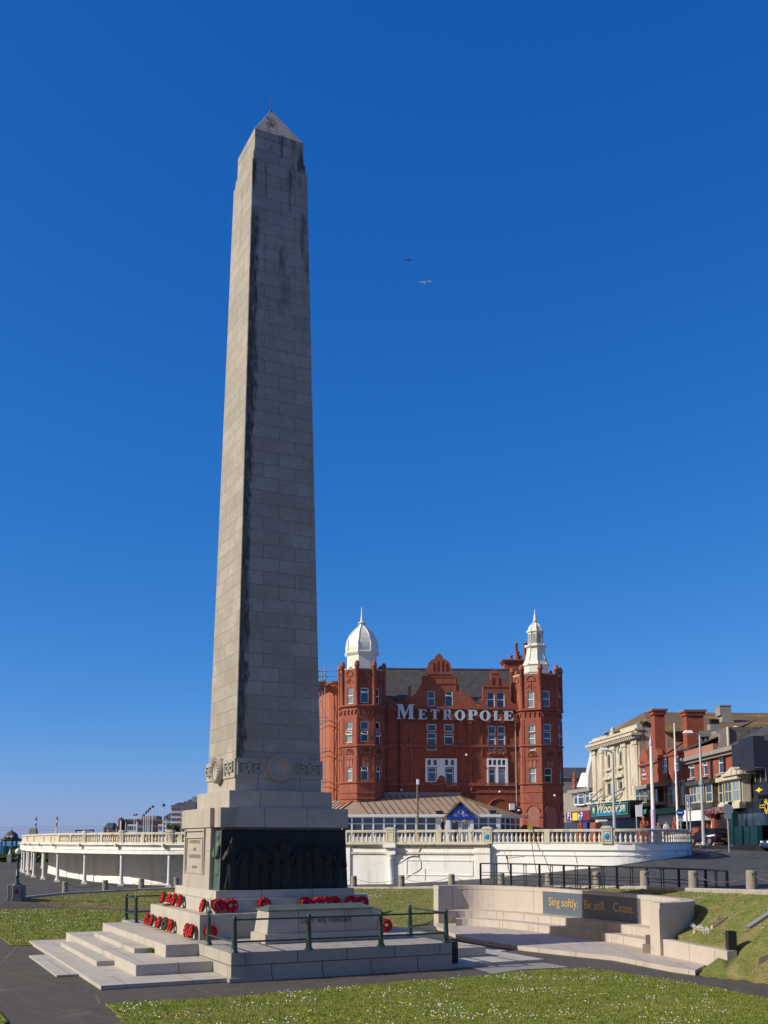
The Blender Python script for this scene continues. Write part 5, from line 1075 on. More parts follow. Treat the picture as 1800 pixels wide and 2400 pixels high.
# towers
def ngon(c,r,th,z): return [(c[0]+r*math.sin(R(t)),c[1]-r*math.cos(R(t)),z) for t in th]
def tower(cx_px,depth,Rpx,th0,Y,cap):
    c=at(cx_px,1971,depth); c=(c.x,depth); r=Rpx*depth/FPX/cp*.995; th=[th0+45*k for k in range(8)]; zf=lambda y:CAMH+(ray(cx_px,y).z/ray(cx_px,y).y)*(depth-r*.9)
    P=[(c[0]+r*math.sin(R(t)),c[1]-r*math.cos(R(t))) for t in th]
    zt=zf(Y['top']); fac=[]
    holes={}
    for k,wins in Y['win'].items():
        A,B=P[k%8],P[(k+1)%8]; pl=Plane(A,(B[0]-A[0],B[1]-A[1])); holes[k%8]=[(prect(pl,*w[:4]),w[4],w[5]) for w in wins]
    for k in range(8):
        A,B=P[k],P[(k+1)%8]; pl=Plane(A,(B[0]-A[0],B[1]-A[1])); L=math.hypot(B[0]-A[0],B[1]-A[1]); hs_=[h[0] for h in holes.get(k,[])]; hs_=[[max(.12,h[0]),min(L-.12,h[1]),h[2],h[3]] for h in hs_ ]
        b=MB(); facade(b,pl,0,L,3.3,zt,hs_,.22); b.build('tower_face',MAT['terra'],hotel,recalc=False)
        for (h0,st,gl),h in zip(holes.get(k,[]),hs_): window(hotel,pl,h,st,gl,fw=.06)
        fac.append((pl,L))
    # courses
    b=MB()
    for y,t,o in Y['courses']:
        z=zf(y); rr=r+o; Q=[(c[0]+rr*math.sin(R(t_)),c[1]-rr*math.cos(R(t_))) for t_ in th]; q0=[(c[0]+(r+.01)*math.sin(R(t_)),c[1]-(r+.01)*math.cos(R(t_))) for t_ in th]
        n=8; vs=[(*p,z-t) for p in q0]+[(*p,z-t*.3) for p in Q]+[(*p,z+t*.5) for p in Q]+[(*p,z+t) for p in q0]
        b.add(vs,[(m*8+i,m*8+(i+1)%8,(m+1)*8+(i+1)%8,(m+1)*8+i) for m in range(3) for i in range(8)])
    for k,(pl,L) in enumerate(fac):     # corner shafts, corbels and blind tracery on each face
        for y0,y1 in Y['stages']: b.pbox(pl,.0,.16,zf(y1),zf(y0),.004,.05); b.pbox(pl,L-.16,L,zf(y1),zf(y0),.004,.05)
        z=zf(Y['corbel']); 
        for j in range(4): a=L*(j+.5)/4; b.pbox(pl,a-.05,a+.05,z-.28,z,.004,.12); b.prism(pl,[(a-.16,z+.12)]+[(a+.16*math.cos(t*math.pi/6),z-.03+.0+.12*math.sin(-t*math.pi/6)) for t in (6,)]+[(a-.05,z+.0),(a+.05,z+.0),(a+.16,z+.12)],.004,.09)
        z=zf(Y['arch']); m_=L/2
        pts=[pl.w(m_+.34*L/1.6*math.cos(t*math.pi/10),z+.40*math.sin(t*math.pi/10),.05) for t in range(11)]; b.tube(pts,.035,5)
        b.pbox(pl,m_-.38*L/1.6,m_+.38*L/1.6,z-.10,z-.03,.004,.07); b.tube([pl.w(m_,z-.1,.04),pl.w(m_,z-.85,.04)],.035,5)
        for sg_ in (-1,1): b.tube([pl.w(m_,z-.32,.04),pl.w(m_+sg_*.12*L/1.6,z-.4,.04),pl.w(m_+sg_*.25*L/1.6,z-.62,.04),pl.w(m_+sg_*.38*L/1.6,z-.7,.04)],.03,5)
        if 'twin' in Y:
            z=zf(Y['twin']); z2=zf(Y['fan'])
            for sg_ in (-1,1):
                a=m_+sg_*.17*L/1.6; b.prism(pl,[(a-.12*L/1.6,z-.55),(a+.12*L/1.6,z-.55)]+[(a+.12*L/1.6*math.cos(t*math.pi/6),z+.12*math.sin(t*math.pi/6)) for t in range(7)],.004,.03,1); 
                b.tube([pl.w(a+.14*L/1.6*math.cos(t*math.pi/8),z+.15*math.sin(t*math.pi/8),.05) for t in range(9)],.03,5)
            b.pbox(pl,m_-.42*L/1.6,m_+.42*L/1.6,z2-.06,z2,.004,.10); b.tube([pl.w(m_+.36*L/1.6*math.cos(t*math.pi/10),z2+.42*math.sin(t*math.pi/10),.05) for t in range(11)],.04,5)
            for t in range(1,6): b.tube([pl.w(m_,z2,.04),pl.w(m_+.32*L/1.6*math.cos(t*math.pi/6),z2+.36*math.sin(t*math.pi/6),.04)],.025,4)
    b.build('tower_mouldings',[MAT['terra'],MAT['pinkinfill']],hotel)
    if 'bigarch' in Y:
        b=MB(); b2=MB()
        for k,(pl,L) in enumerate(fac):
            m_=L/2; w=L*.31; z0_=3.35; z1__=zf(Y['bigarch']); n_=12
            b.prism(pl,[(m_-w,z0_),(m_+w,z0_)]+[(m_+w*math.cos(t*math.pi/n_),z1__-w+w*math.sin(t*math.pi/n_)) for t in range(n_+1)],-.02,.012)
            for rr in (w+.06,): b2.tube([pl.w(m_+rr*math.cos(t*math.pi/n_),z1__-w+rr*math.sin(t*math.pi/n_),.03) for t in range(n_+1)],.05,6)
            zc_=z1__-w-.35; b2.pbox(pl,0.02,m_-w,zc_-.1,zc_+.1,.004,.08); b2.pbox(pl,m_+w,L-.02,zc_-.1,zc_+.1,.004,.08)
        b.build('infilled_arch',MAT['pinkinfill'],hotel); b2.build('arch_moulding',MAT['terra'],hotel)
    # parapet pinnacles at the corners
    b=MB(); zp=zf(Y['pin']); 
    for t in th:
        x,y=c[0]+(r-.02)*math.sin(R(t)),c[1]-(r-.02)*math.cos(R(t)); b.lathe([(.18,zf(Y['str'])),(.18,zp-.55),(.25,zp-.50),(.27,zp-.42),(.22,zp-.40),(.22,zp-.28),(.17,zp-.12),(.08,zp-.02),(.01,zp)],12,c=(x,y))
    b.build('pinnacles',MAT['terra'],hotel)
    b=MB(); b.lathe([(r-.25,zt-.4),(r+.02,zt),(r+.02,zt+.07),(r-.3,zt+.07),(r-.35,zt-.3)],8,c=c,ph=R(th0-90),smooth=False); b.build('parapet_coping',MAT['cream'],hotel)
    # cap
    ph=R(th0-90); zc=lambda y:zf(y)
    prof=[((w_/2)*depth/FPX/cp,CAMH+(ray(cx_px,y).z/ray(cx_px,y).y)*depth) for w_,y in cap]
    b=MB(); b.lathe(prof,8,c=c,ph=ph,smooth=False); 
    for i in range(8):   # ribs
        a=ph+i*math.pi/4; b.tube([(c[0]+rr*math.cos(a),c[1]+rr*math.sin(a),z) for rr,z in prof[2:-3]],.05,6)
    o=b.build('tower_cap',MAT['dome'],hotel); return c,prof,ph
def kk(w): return w/2.765
def ky(y): return 1400+y/2.765
def K(x0,y0,x1,y1,st='sash',gl='pane'): a=k3(x0,y0);b_=k3(x1,y1); return (a[0],a[1],b_[0],b_[1],st,gl)
LT=dict(top=ky(462),pin=ky(408),str=ky(700),corbel=ky(735),arch=ky(500),twin=ky(1055),fan=ky(1008),
 courses=[(ky(702),.14,.22),(ky(962),.13,.16),(ky(1200),.12,.14),(ky(1268),.05,.06),(ky(1305),.06,.1)],stages=[(ky(780),ky(940)),(ky(975),ky(1190))],
 win={7:[K(203,585,241,690,'sash','pane_net')],0:[K(203,585,241,690,'sash','pane_net'),K(196,806,236,856,'plain','pane_net'),K(194,864,235,941,'open','pane_net'),K(201,1095,236,1191,'transom','pane_net')],
      1:[K(290,585,343,683,'open','pane'),K(290,803,342,855,'plain','pane'),K(291,864,341,935,'open','pane_dark'),K(293,1094,341,1187,'open','pane_dark')],
      2:[K(387,590,413,693,'sash','pane_dark'),K(391,810,419,858,'plain','pane_dark'),K(391,868,420,970,'open','pane'),K(391,1094,421,1208,'open','pane')]})
LT['win'].pop(7)
def capx(x,y,ox=780,oy=1410,s=7.54): return (ox+x/s,oy+y/s)
lc=[(2*(505-235)/7.54,1410+1240/7.54),(2*(505-235)/7.54,1410+985/7.54),(2*(512-225)/7.54,1410+965/7.54),(2*(512-205)/7.54,1410+935/7.54),(2*(512-205)/7.54,1410+915/7.54),(2*(512-222)/7.54,1410+900/7.54),(2*(512-218)/7.54,1410+840/7.54),(2*(512-225)/7.54,1410+760/7.54),(2*(512-250)/7.54,1410+680/7.54),(2*(512-290)/7.54,1410+600/7.54),(2*(512-345)/7.54,1410+530/7.54),(2*(512-400)/7.54,1410+480/7.54),(2*(512-445)/7.54,1410+450/7.54),(2*62/7.54,1410+435/7.54),(2*42/7.54,1410+395/7.54),(2*66/7.54,1410+382/7.54),(2*50/7.54,1410+370/7.54),(2*26/7.54,1410+340/7.54),(2*15/7.54,1410+250/7.54),(2*8/7.54,1410+105/7.54)]
lc=[(w,y) for w,y in lc]
tower(848,91.5,53.5,-57,LT,lc)
def s8(x): return x/7.9
RTW=dict(top=1410+1335/7.9,pin=1410+1150/7.9,str=ky(722),corbel=ky(752),arch=1410+1450/7.9,twin=ky(1062),fan=ky(1026),bigarch=ky(1352),
 courses=[(ky(727),.14,.22),(ky(960),.12,.16),(ky(1208),.12,.14),(ky(1262),.05,.06),(ky(1330),.05,.05)],stages=[(ky(790),ky(945)),(ky(975),ky(1200))],
 win={0:[K(1370,610,1415,714,'sash','pane_net'),K(1376,828,1420,872,'plain','pane_net'),K(1378,880,1422,992,'transom','pane_net'),K(1384,1105,1427,1220,'transom','pane_net')],
      1:[K(1467,607,1518,709,'sash','pane'),K(1477,822,1527,865,'plain','pane'),K(1477,873,1526,953,'sash','pane_dark'),K(1483,1106,1531,1201,'sash','pane')],
      2:[K(1560,613,1580,714,'open','pane'),K(1570,830,1585,868,'plain','pane_dark'),K(1571,882,1588,956,'open','pane'),K(1576,1106,1594,1202,'sash','pane')]})
rc=[(2*222,1330),(2*222,1215),(2*250,1190),(2*222,1150),(2*190,1070),(2*165,960),(2*155,870),(2*160,862),(2*203,845),(2*203,825),(2*180,812),(2*135,808),(2*133,590),(2*160,572),(2*160,555),(2*135,545),(2*132,530),(2*118,490),(2*92,450),(2*60,420),(2*38,400),(2*26,370),(2*36,356),(2*20,348),(2*12,240),(2*8,180),(2*14,165),(2*5,150)]
rc=[(w/7.9,1410+y/7.9) for w,y in rc]
c,prof,ph=tower(1264.5,93.5,57.5,-46,RTW,rc)
b=MB()
for k in (0,1,7,2):
    a=ph+(k+.5)*math.pi/4; rr=prof[11][0]*math.cos(math.pi/8); q=Vector((c[0]+rr*math.cos(a),c[1]+rr*math.sin(a),0)); pl=Plane(q,(-math.sin(a),math.cos(a)))
    if pl.n.dot(Vector((math.cos(a),math.sin(a))))<0: pl=Plane(q,(math.sin(a),-math.cos(a)))
    for j_ in range(9): z=prof[11][1]+.15+(prof[12][1]-prof[11][1]-.3)*j_/8; b.pbox(pl,-.16,.16,z-.02,z+.03,-.02,.03)
b.build('louvres',MAT['steel'],hotel)
# chimney stack behind the right tower
d=99; cx0,cx1=at(1189,1971,d).x,at(1236,1971,d).x; zt_=at(1200,1546,d).z; b=MB(); b.box(cx0,cx1,d,d+1.6,15,zt_-.3); b.box(cx0-.15,cx1+.15,d-.15,d+1.75,zt_-.3,zt_-.12); b.box(cx0-.25,cx1+.25,d-.25,d+1.85,zt_-.12,zt_); st=b.build('chimney_stack',MAT['terra'],hotel)
for x,y,r in ((1198,1536,.16),(1210,1508,.17),(1213,1527,.2),(1220,1536,.15),(1231,1507,.22),(1236,1507,.2)):
    q=at(x,y,d+.6); MB().lathe([(r*1.1,zt_),(r,zt_+.1),(r*.85,q.z-.15),(r*1.1,q.z-.12),(r,q.z)],10,c=(q.x,q.y)).build('chimney_pot',MAT['terra'],st)
# wall lamps etc
for x,y in ((1186,1262),(972,1024),(552,1250),(320,1250),(1517,1290),(1310,1382)):
    s,z=HP.hit(*k3(x,y)); o_=.5 if x not in(320,1517) else 1.9; p=HP.w(s,z,o_); MB().lathe([(.02,-.1),(.11,-.05),(.12,.04),(.03,.1)],8,c=(p.x,p.y),z=p.z).build('wall_lamp',MAT['plainwhite'],hotel)
# large blind arch beside the conservatory
s,z=HP.hit(*k3(1190,1400)); b=MB(); w=(HP.hit(*k3(1262,1400))[0]-HP.hit(*k3(1115,1400))[0])/2; zc_=HP.hit(*k3(1190,1305))[1]-w; b.tube([HP.w(s+w*math.cos(t*math.pi/16),zc_+w*math.sin(t*math.pi/16),.03) for t in range(17)],.07,6); b.build('blind_arch',MAT['terra'],hotel)
s,z=HP.hit(*k3(1266,1358)); b=MB(); b.pbox(HP,s-.22,s+.22,z-.28,z+.28,.15,.5); b.build('white_vent_box',MAT['plainwhite'],hotel)
# ---------------------------------------------------------------- conservatory in front
cons=empty('conservatory',(3,87,3.41),'white framed conservatory with brown ribbed roof and blue gabled porch before the hotel','conservatory')
CD_=86.5; ze=5.80; zt_=7.60
E0=at(796,1909,CD_);E1=at(1168,1912,CD_); E2=at(1224,1916,90.5)
T0=at(834,1876,91.2);T1=at(1073,1867,91.8)
E0=Vector((at(783,1909,CD_).x,CD_,ze)); E1=Vector((at(1172,1912,CD_).x,CD_,ze)); E2=Vector((at(1224,1914,90.8).x,90.8,ze)); T0=Vector((at(834,1876,90.4).x,90.4,7.3)); T1=Vector((at(1076,1867,91.8).x,91.9,7.62)); Tm=Vector((at(885,1866,91.3).x,91.4,7.62)); Eb=Vector((E0.x-2.5,93,ze)); Tb=Vector((T0.x-2,94,7.3))
b=MB(); b.add([E0,E1,T1,Tm,T0,E2,Eb,Tb],[(0,1,2,3,4),(1,5,2),(6,0,4,7)]); b.build('roof',MAT['consroof'],cons,recalc=False)
b=MB()
def seam(p,q): b.tube([p+Vector((0,0,.04)),q+Vector((0,0,.04))],.045,4)
top=[T0,Tm,T1]
def toppt(x):
    if x<Tm.x: t=(x-T0.x)/(Tm.x-T0.x); return T0.lerp(Tm,t)
    return Tm.lerp(T1,(x-Tm.x)/(T1.x-Tm.x))
N_=24
for k in range(N_+1):
    x=E0.x+(E1.x-E0.x)*k/N_; xt=x-1.05
    if T0.x<=xt<=T1.x: seam(Vector((x,CD_,ze)),toppt(xt))
    elif xt>T1.x:
        t=(x-T1.x-1.05)/(E1.x-T1.x-1.05+1e-6); seam(Vector((x,CD_,ze)),T1.lerp(E1,max(0,min(1,t))))
seam(E1,T1); seam(E0,T0); seam(E2,T1)
for k in range(1,6): seam(E1.lerp(E2,k/6),T1.lerp(E2,k/6*.9))
for k in range(1,5): seam(Eb.lerp(E0,k/5),Tb.lerp(T0,k/5))
b.build('roof_ribs',MAT['brown'],cons)
b=MB(); b.sweep([Eb,E0,E1,E2],[(.18,-.16),(-.2,-.16),(-.2,.05),(.18,.05)]); b.build('gutter',MAT['upvc'],cons)
b=MB(); b.add([T0+Vector((-.3,.1,-.05)),T0+Vector((-.3,.1,.4)),Tm+Vector((0,.2,.35)),T1+Vector((.2,.2,.35)),T1+Vector((.2,.1,-.05)),Tm],[(0,1,2,5),(5,2,3,4)]); b.build('flashing',MAT['concrete'],cons,recalc=False)
CPp=Plane((E0.x,CD_+.15),(1,0))
def bay(pl,x0,x1,parent,y=1945):
    a=pl.hit(x0,y)[0];c=pl.hit(x1,y)[0]; a,c=min(a,c),max(a,c)
    b=MB(); fw=.07
    for p,q,e,g_ in ((a,a+fw,3.4,5.66),(c-fw,c,3.4,5.66),(a+fw,c-fw,5.56,5.66),(a+fw,c-fw,5.02,5.10),(a+fw,c-fw,3.4,3.95)): b.pbox(pl,p,q,e,g_,-.05,.04)
    w=b.build('window_bay',MAT['upvc'],cons)
    g_=MB(); g_.add([pl.w(a+fw*.5,3.9,-.01),pl.w(c-fw*.5,3.9,-.01),pl.w(c-fw*.5,5.6,-.01),pl.w(a+fw*.5,5.6,-.01)],[(0,1,2,3)]); g_.build('pane',MAT['pane'],w,recalc=False)
    # curtains gathered behind the lower lights
    g_=MB(); n_=10; vs=[]
    for k in range(n_+1): u=a+fw+(c-a-2*fw)*k/n_; vs+= [pl.w(u,3.95,-.25-.04*(k%2)),pl.w(u,5.0,-.25-.04*(k%2))]
    return w
xs=[801,824.6,849.7,874.8,899.9,924.9,950,975,998.8,1023]
for a,c in zip(xs[:-1],xs[1:]): bay(CPp,a,c,cons)
for a,c in ((1108,1122),(1122,1144.5),(1144.5,1165)): bay(CPp,a,c,cons)
EP=Plane((E1.x,E1.y+.1),((E2-E1).x,(E2-E1).y))
for a,c in ((1173,1184),(1184,1196),(1196,1208),(1208,1218)): bay(EP,a,c,cons)
b=MB(); a=CPp.hit(1165,1945)[0]; c=CPp.hit(1172,1945)[0]; b.pbox(CPp,a,c,3.4,5.66,-.1,.06); b.build('corner_post',MAT['upvc'],cons); b=MB(); a=CPp.hit(1023,1945)[0]; c=CPp.hit(1047,1945)[0]; b.pbox(CPp,a,c,3.4,5.66,-.1,.02); b.build('corner_post',MAT['upvc'],cons)
b=MB(); b.box(E0.x+.2,E1.x,CD_+.5,CD_+.6,3.4,5.0); b.build('curtains',MAT['pane_net'],cons)
b=MB(); b.box(E0.x-2,E1.x+1.5,CD_+3.6,CD_+3.8,3.4,5.7); b.build('inner_wall',MAT['pane_dark'],cons)
# porch
PP=Plane((at(1046,1940,84.6).x,84.6),(1,0)); A=PP.hit(1046.6,1914);B=PP.hit(1112.4,1914);T=PP.hit(1079,1881.5); m_=(A[0]+B[0])/2
pr_=empty('porch',(0,0,0)); pr_.parent=cons; bpy.data.objects.remove(pr_)
b=MB(); 
for s0,s1 in ((A,T),(T,B)):
    v=Vector((s1[0]-s0[0],s1[1]-s0[1])); n=Vector((-v.y,v.x)).normalized()*.28
    b.prism(PP,[(s0[0],s0[1]),(s1[0],s1[1]),(s1[0]-n.x,s1[1]-n.y-.05),(s0[0]-n.x,s0[1]-n.y)],.0,.10)
b.pbox(PP,A[0],B[0],A[1]-.28,A[1]+.02,.105,.16)
b.pbox(PP,m_-.07,m_+.07,A[1]+.02,T[1]-.2,.105,.14)
for sg_ in (-1,1): b.prism(PP,[(m_,A[1]+.02),(m_+sg_*.12,A[1]+.02),(m_+sg_*.66,A[1]+.55),(m_+sg_*.56,A[1]+.62)],.10,.135)
b.build('porch_gable',MAT['navy'],cons)
b=MB(); b.prism(PP,[(A[0]+.2,A[1]),(B[0]-.2,B[1]),(T[0],T[1]-.2)],-.03,.0); b.build('porch_infill',MAT['plainwhite'],cons)
b=MB(); yb=87.9; L_=PP.w(A[0]-.12,A[1]-.05,.15); Rr=PP.w(B[0]+.12,B[1]-.05,.15); Tt=PP.w(T[0],T[1]+.06,.15); Tb_=Vector((Tt.x,89.3,Tt.z)); Lb=Vector((L_.x,86.6,L_.z)); Rb=Vector((Rr.x,86.6,Rr.z))
b.add([L_,Tt,Tb_,Lb,Rr,Rb],[(0,1,2,3),(1,4,5,2)]); 
b.build('porch_roof',MAT['consroof'],cons,recalc=False)
b=MB()
for k in range(5):
    t=k/4; p=L_.lerp(Lb,t)+Vector((0,0,.04)); q=Tt.lerp(Tb_,t)+Vector((0,0,.04)); b.tube([p,q],.04,4); p=Rr.lerp(Rb,t)+Vector((0,0,.04)); b.tube([p,q],.04,4)
b.build('porch_ribs',MAT['brown'],cons)
for x0,x1 in ((1046,1055),(1102,1110)): a=PP.hit(x0,1940)[0];c=PP.hit(x1,1940)[0]; MB().pbox(PP,a,c,3.4,A[1]-.28,-.3,.02).build('porch_pier',MAT['upvc'],cons)
for x0,x1,gl in ((1056,1078,'pane_dark'),(1080,1101,'pane_net')):
    a=PP.hit(x0,1940)[0];c=PP.hit(x1,1940)[0]; window(cons,PP,[a,c,3.42,A[1]-.3],'plain',gl,depth=.2,fw=.1)
a=PP.hit(1086.5,1920);c=PP.hit(1091.5,1931); MB().pbox(PP,a[0],c[0],c[1],a[1],-.1,-.08).build('yellow_notice',MAT['yellow'],cons)
for x,y in ((1064,1925),(1082,1932)):
    a=PP.hit(x-2.5,y-4);c=PP.hit(x+2.5,y+4); MB().pbox(PP,a[0],c[0],c[1],a[1],-.1,-.08).build('notice',MAT['plainwhite'],cons)
for x,y in ((1030,1904),(1155,1903)):
    p=at(x,y,86.6); b=MB(); b.cbox(p.x,p.y,.28,.10,p.z-.12,p.z+.14); b.tube([(p.x,p.y,p.z-.1),(p.x,p.y+.2,5.8)],.03,5); b.build('floodlight',MAT['black'],cons)
# scaffold by the left wing
sc=empty('scaffold',(at(757,1971,98).x,98,3.4),'steel tube scaffold against the left flank of the hotel','scaffold')
b=MB(); xs_=[at(x,1971,d).x for x,d in ((764,98.2),(757,101),(751,104))]; ds=[98.2,101,104]; zt2=wz+1.6
for x,d in zip(xs_,ds): b.tube([(x-.15,d,3.4),(x-.15,d,zt2)],.05,6); b.tube([(x-1.0,d,3.4),(x-1.0,d,zt2)],.05,6)
b.build('standards',MAT['steel'],sc)
b=MB(); zl=[6.5,9.5,12.5,15.5,wz]; 
for z in zl+[wz+.6,wz+1.1]:
    for ox in (-.15,-1.0): b.tube([(xs_[0]+ox+.3,ds[0]-.4,z),(xs_[2]+ox,ds[2],z)],.035,5)
    for x,d in zip(xs_,ds): b.tube([(x+.1,d,z),(x-1.3,d,z)],.035,5)
for i,z in enumerate(zl[:-1]): b.tube([(xs_[0]-.1 if i%2 else xs_[0]-1.05,ds[0],z),(xs_[0]-1.05 if i%2 else xs_[0]-.1,ds[0],z+3)],.03,5)
b.tube([(xs_[2]-1.2,ds[0]-.2,wz+.6),(xs_[0]+2.5,ds[0]-.2,wz+.6)],.03,5); b.tube([(xs_[2]-1.2,ds[0]-.2,wz+1.1),(xs_[0]+2.5,ds[0]-.2,wz+1.1)],.03,5)
b.build('ledgers',MAT['steel'],sc)
b=MB()
for z in (wz,): b.hull([(xs_[0]-1.0,ds[0]-.3),(xs_[0]+.0,ds[0]-.3),(xs_[2],ds[2]),(xs_[2]-1,ds[2])],[(xs_[0]-1.0,ds[0]-.3),(xs_[0]+.0,ds[0]-.3),(xs_[2],ds[2]),(xs_[2]-1,ds[2])],z+.04,z+.1)
b.build('boards',MAT['wood'],sc)
# ---------------------------------------------------------------- the street on the right
def g7(x,y): return 1380+x/7.373,1660+y/7.373
def g8(x,y): return 1580+x/6.705,1660+y/6.705
def G7(pl,x0,y0,x1,y1): a=g7(x0,y0);b=g7(x1,y1); return prect(pl,a[0],a[1],b[0],b[1])
def G8(pl,x0,y0,x1,y1): a=g8(x0,y0);b=g8(x1,y1); return prect(pl,a[0],a[1],b[0],b[1])
def bld(name,loc,label,cat='building',group=None): return empty(name,loc,label,cat,group)
def so(pl,o): return Plane(pl.P+pl.n*o,pl.u)
def body(parent,pl,s0,s1,z0,z1_,holes,m,depth=14,dp=.22,name='wall'):
    b=MB(); facade(b,pl,s0,s1,z0,z1_,holes,dp); 
    n=pl.n; A,B=pl.w(s0,z0),pl.w(s1,z0); C,D=pl.w(s1,z0,-depth),pl.w(s0,z0,-depth); up=Vector((0,0,z1_-z0))
    b.add([A,D,D+up,A+up],[(0,1,2,3)]); b.add([B,C,C+up,B+up],[(0,1,2,3)]); b.add([A+up,B+up,C+up,D+up],[(0,1,2,3)])
    b.pbox(pl,s0+.1,s1-.1,z0,z1_-.1,-1.2,-1.0); return b.build(name,m,parent,recalc=False)
WP=Plane((28.85,128.9),(30.5-28.85,112-128.9))      # theatre front
th=bld('theatre',(29.7,120,3.3),'tall cream classical theatre front with pilasters above the Woodys bar sign')
s0=WP.hit(*g7(85,1000))[0]; s1=WP.hit(*g7(885,1000))[0]; zc_=WP.hit(*g7(470,575))[1]; zt_=WP.hit(*g7(860,290))[1]; zsill=WP.hit(*g7(450,1620))[1]
Wn=[G7(WP,318,790,405,1040),G7(WP,520,735,608,1000),G7(WP,315,1280,425,1500),G7(WP,515,1250,630,1440),G7(WP,195,855,222,905),G7(WP,190,985,222,1120),G7(WP,745,720,778,775),G7(WP,750,850,785,1010),G7(WP,195,1310,235,1400),G7(WP,750,1215,805,1330)]
body(th,WP,s0,s1,3.3,zt_-.3,Wn,MAT['theatre'],24)
for i,h in enumerate(Wn): window(th,WP,h,'double' if i<4 else 'plain','pane_dark' if i<8 else 'pane','cream_frame',fw=.10)
b=MB()
for x0,x1,y0 in ((85,145,720),(212,275,680),(405,480,640),(605,670,570),(785,870,540)):
    h=G7(WP,x0,y0,x1,1590); b.pbox(WP,h[0],h[1],h[2],zc_-.35,.003,.2); b.pbox(WP,h[0]-.14,h[1]+.14,zc_-.95,zc_-.42,.003,.3); b.pbox(WP,h[0]-.1,h[1]+.1,h[2],h[2]+.4,.003,.27)
b.build('pilasters',MAT['theatre'],th)
b=MB(); b.pbox(WP,s0-.2,s1+.1,zc_-.35,zc_,.003,.65); b.pbox(WP,s0-.35,s1+.2,zc_,zc_+.28,-.2,.95); 
for k in range(26): a=s0+(s1-s0)*(k+.5)/26; b.pbox(WP,a-.12,a+.12,zc_-.22,zc_-.002,.655,.85)
b.pbox(WP,s0,s1,zc_+.285,zt_-.55,-.5,.30); b.pbox(WP,s0-.15,s1+.1,zt_-.55,zt_-.35,-.5,.50); b.pbox(WP,s0+(s1-s0)*.02,s0+(s1-s0)*.35,zt_-.34,zt_-.05,-.4,.2); b.pbox(WP,s0+(s1-s0)*.66,s1,zt_-.34,zt_+.1,-.4,.2); b.lathe([(.35,0),(.4,.3),(.2,.5),(.25,.8),(.05,1.1)],8,c=tuple(WP.w(s0+(s1-s0)*.46,0).xy),z=zt_-.35)
b.pbox(WP,s0-.2,s1,zsill-.25,zsill+.1,.003,.6); b.build('entablature',MAT['cream'],th)
b=MB()
for x0,x1,y0,yb in ((290,430,1155,1235),(490,640,1115,1195)):
    h=G7(WP,x0,y0,x1,yb); m_=(h[0]+h[1])/2; b.prism(WP,[(h[0],h[2]),(h[1],h[2]),(h[1],h[2]+.18),(m_,h[3]+.1),(h[0],h[2]+.18)],.003,.42)
for i in (0,1): h=Wn[i]; m_=(h[0]+h[1])/2; r=(h[1]-h[0])/2+.2; b.tube([WP.w(m_+r*math.cos(t*math.pi/10),h[3]-.1+r*.8*math.sin(t*math.pi/10),.08) for t in range(11)],.12,5); b.pbox(WP,h[0]-.3,h[1]+.3,h[2]-.3,h[2]-.08,.003,.35)
b.build('window_heads',MAT['theatre'],th)
# sign: Woody's on the dark canopy
h=G7(so(WP,2.25),45,1655,680,1850); b=MB(); b.pbox(WP,h[0]-.6,h[1]+.5,h[2]-.35,h[3]+.2,.1,2.2); o=b.build('canopy',MAT['black'],th)
b=MB(); b.pbox(WP,h[0],h[1],h[2],h[3],2.201,2.26); b.build('sign_board',MAT['teal'],o)
b=MB(); b.pbox(WP,h[0],h[1],h[3]-.09,h[3],2.262,2.32); b.pbox(WP,h[0],h[1],h[2],h[2]+.09,2.262,2.32); b.pbox(WP,h[0],h[0]+.1,h[2]+.09,h[3]-.09,2.262,2.32); b.pbox(WP,h[1]-.1,h[1],h[2]+.09,h[3]-.09,2.262,2.32); b.build('sign_border',MAT['aqua'],o)
b=MB(); b.pbox(WP,h[0]+1.8,h[1]-2.2,h[2]+.16,h[2]+.5,2.262,2.27); b.build('sign_stripe',MAT['blue'],o)
for aa in (h[0]+1.0,h[1]-1.1):
    b=MB(); zz0=h[2]+.25; b.prism(WP,[(aa-.45,zz0),(aa+.45,zz0),(aa+.6,h[3]-.5),(aa+.3,h[3]-.2),(aa-.3,h[3]-.2),(aa-.6,h[3]-.5)],2.262,2.31); b.build('beer_mug',MAT['aqua'],o)
    b=MB(); b.prism(WP,[(aa-.25,zz0+.3),(aa+.25,zz0+.3),(aa+.3,zz0+.8),(aa-.3,zz0+.8)],2.312,2.33); b.build('mug_mark',MAT['cream'],o)
def wallM(pl,a,z,o): 
    q=pl.w(a,z,o); return Matrix.Translation(q)@Matrix.Rotation(math.atan2(pl.u.y,pl.u.x),4,'Z')@Matrix.Rotation(R(90),4,'X')
def sign_text(parent,pl,a,z,o,tx,size,m,sx=1,**k):
    off=Vector(parent.location); q=parent.parent
    while q is not None: off+=Vector(q.location); q=q.parent
    return text_mesh('lettering',tx,size,m,parent,Matrix.Translation(-off)@wallM(pl,a,z,o)@Matrix.Diagonal((sx,1,1,1)),.02,**k)
sign_text(o,WP,(h[0]+h[1])/2,(h[2]+h[3])/2+.15,2.29,"Woody's",1.45,MAT['cream'],1.65,shear=.35,offset=.03)
b=MB(); b.pbox(WP,s0+1.5,s1-.5,3.3,h[2]-.5,.05,.1); b.build('dark_entrance',MAT['pane_dark'],th)
b=MB(); b.pbox(WP,s0-.6,s0+1.6,3.3,h[2]-.6,.02,.5); b.build('brick_jamb',MAT['brickred'],th)
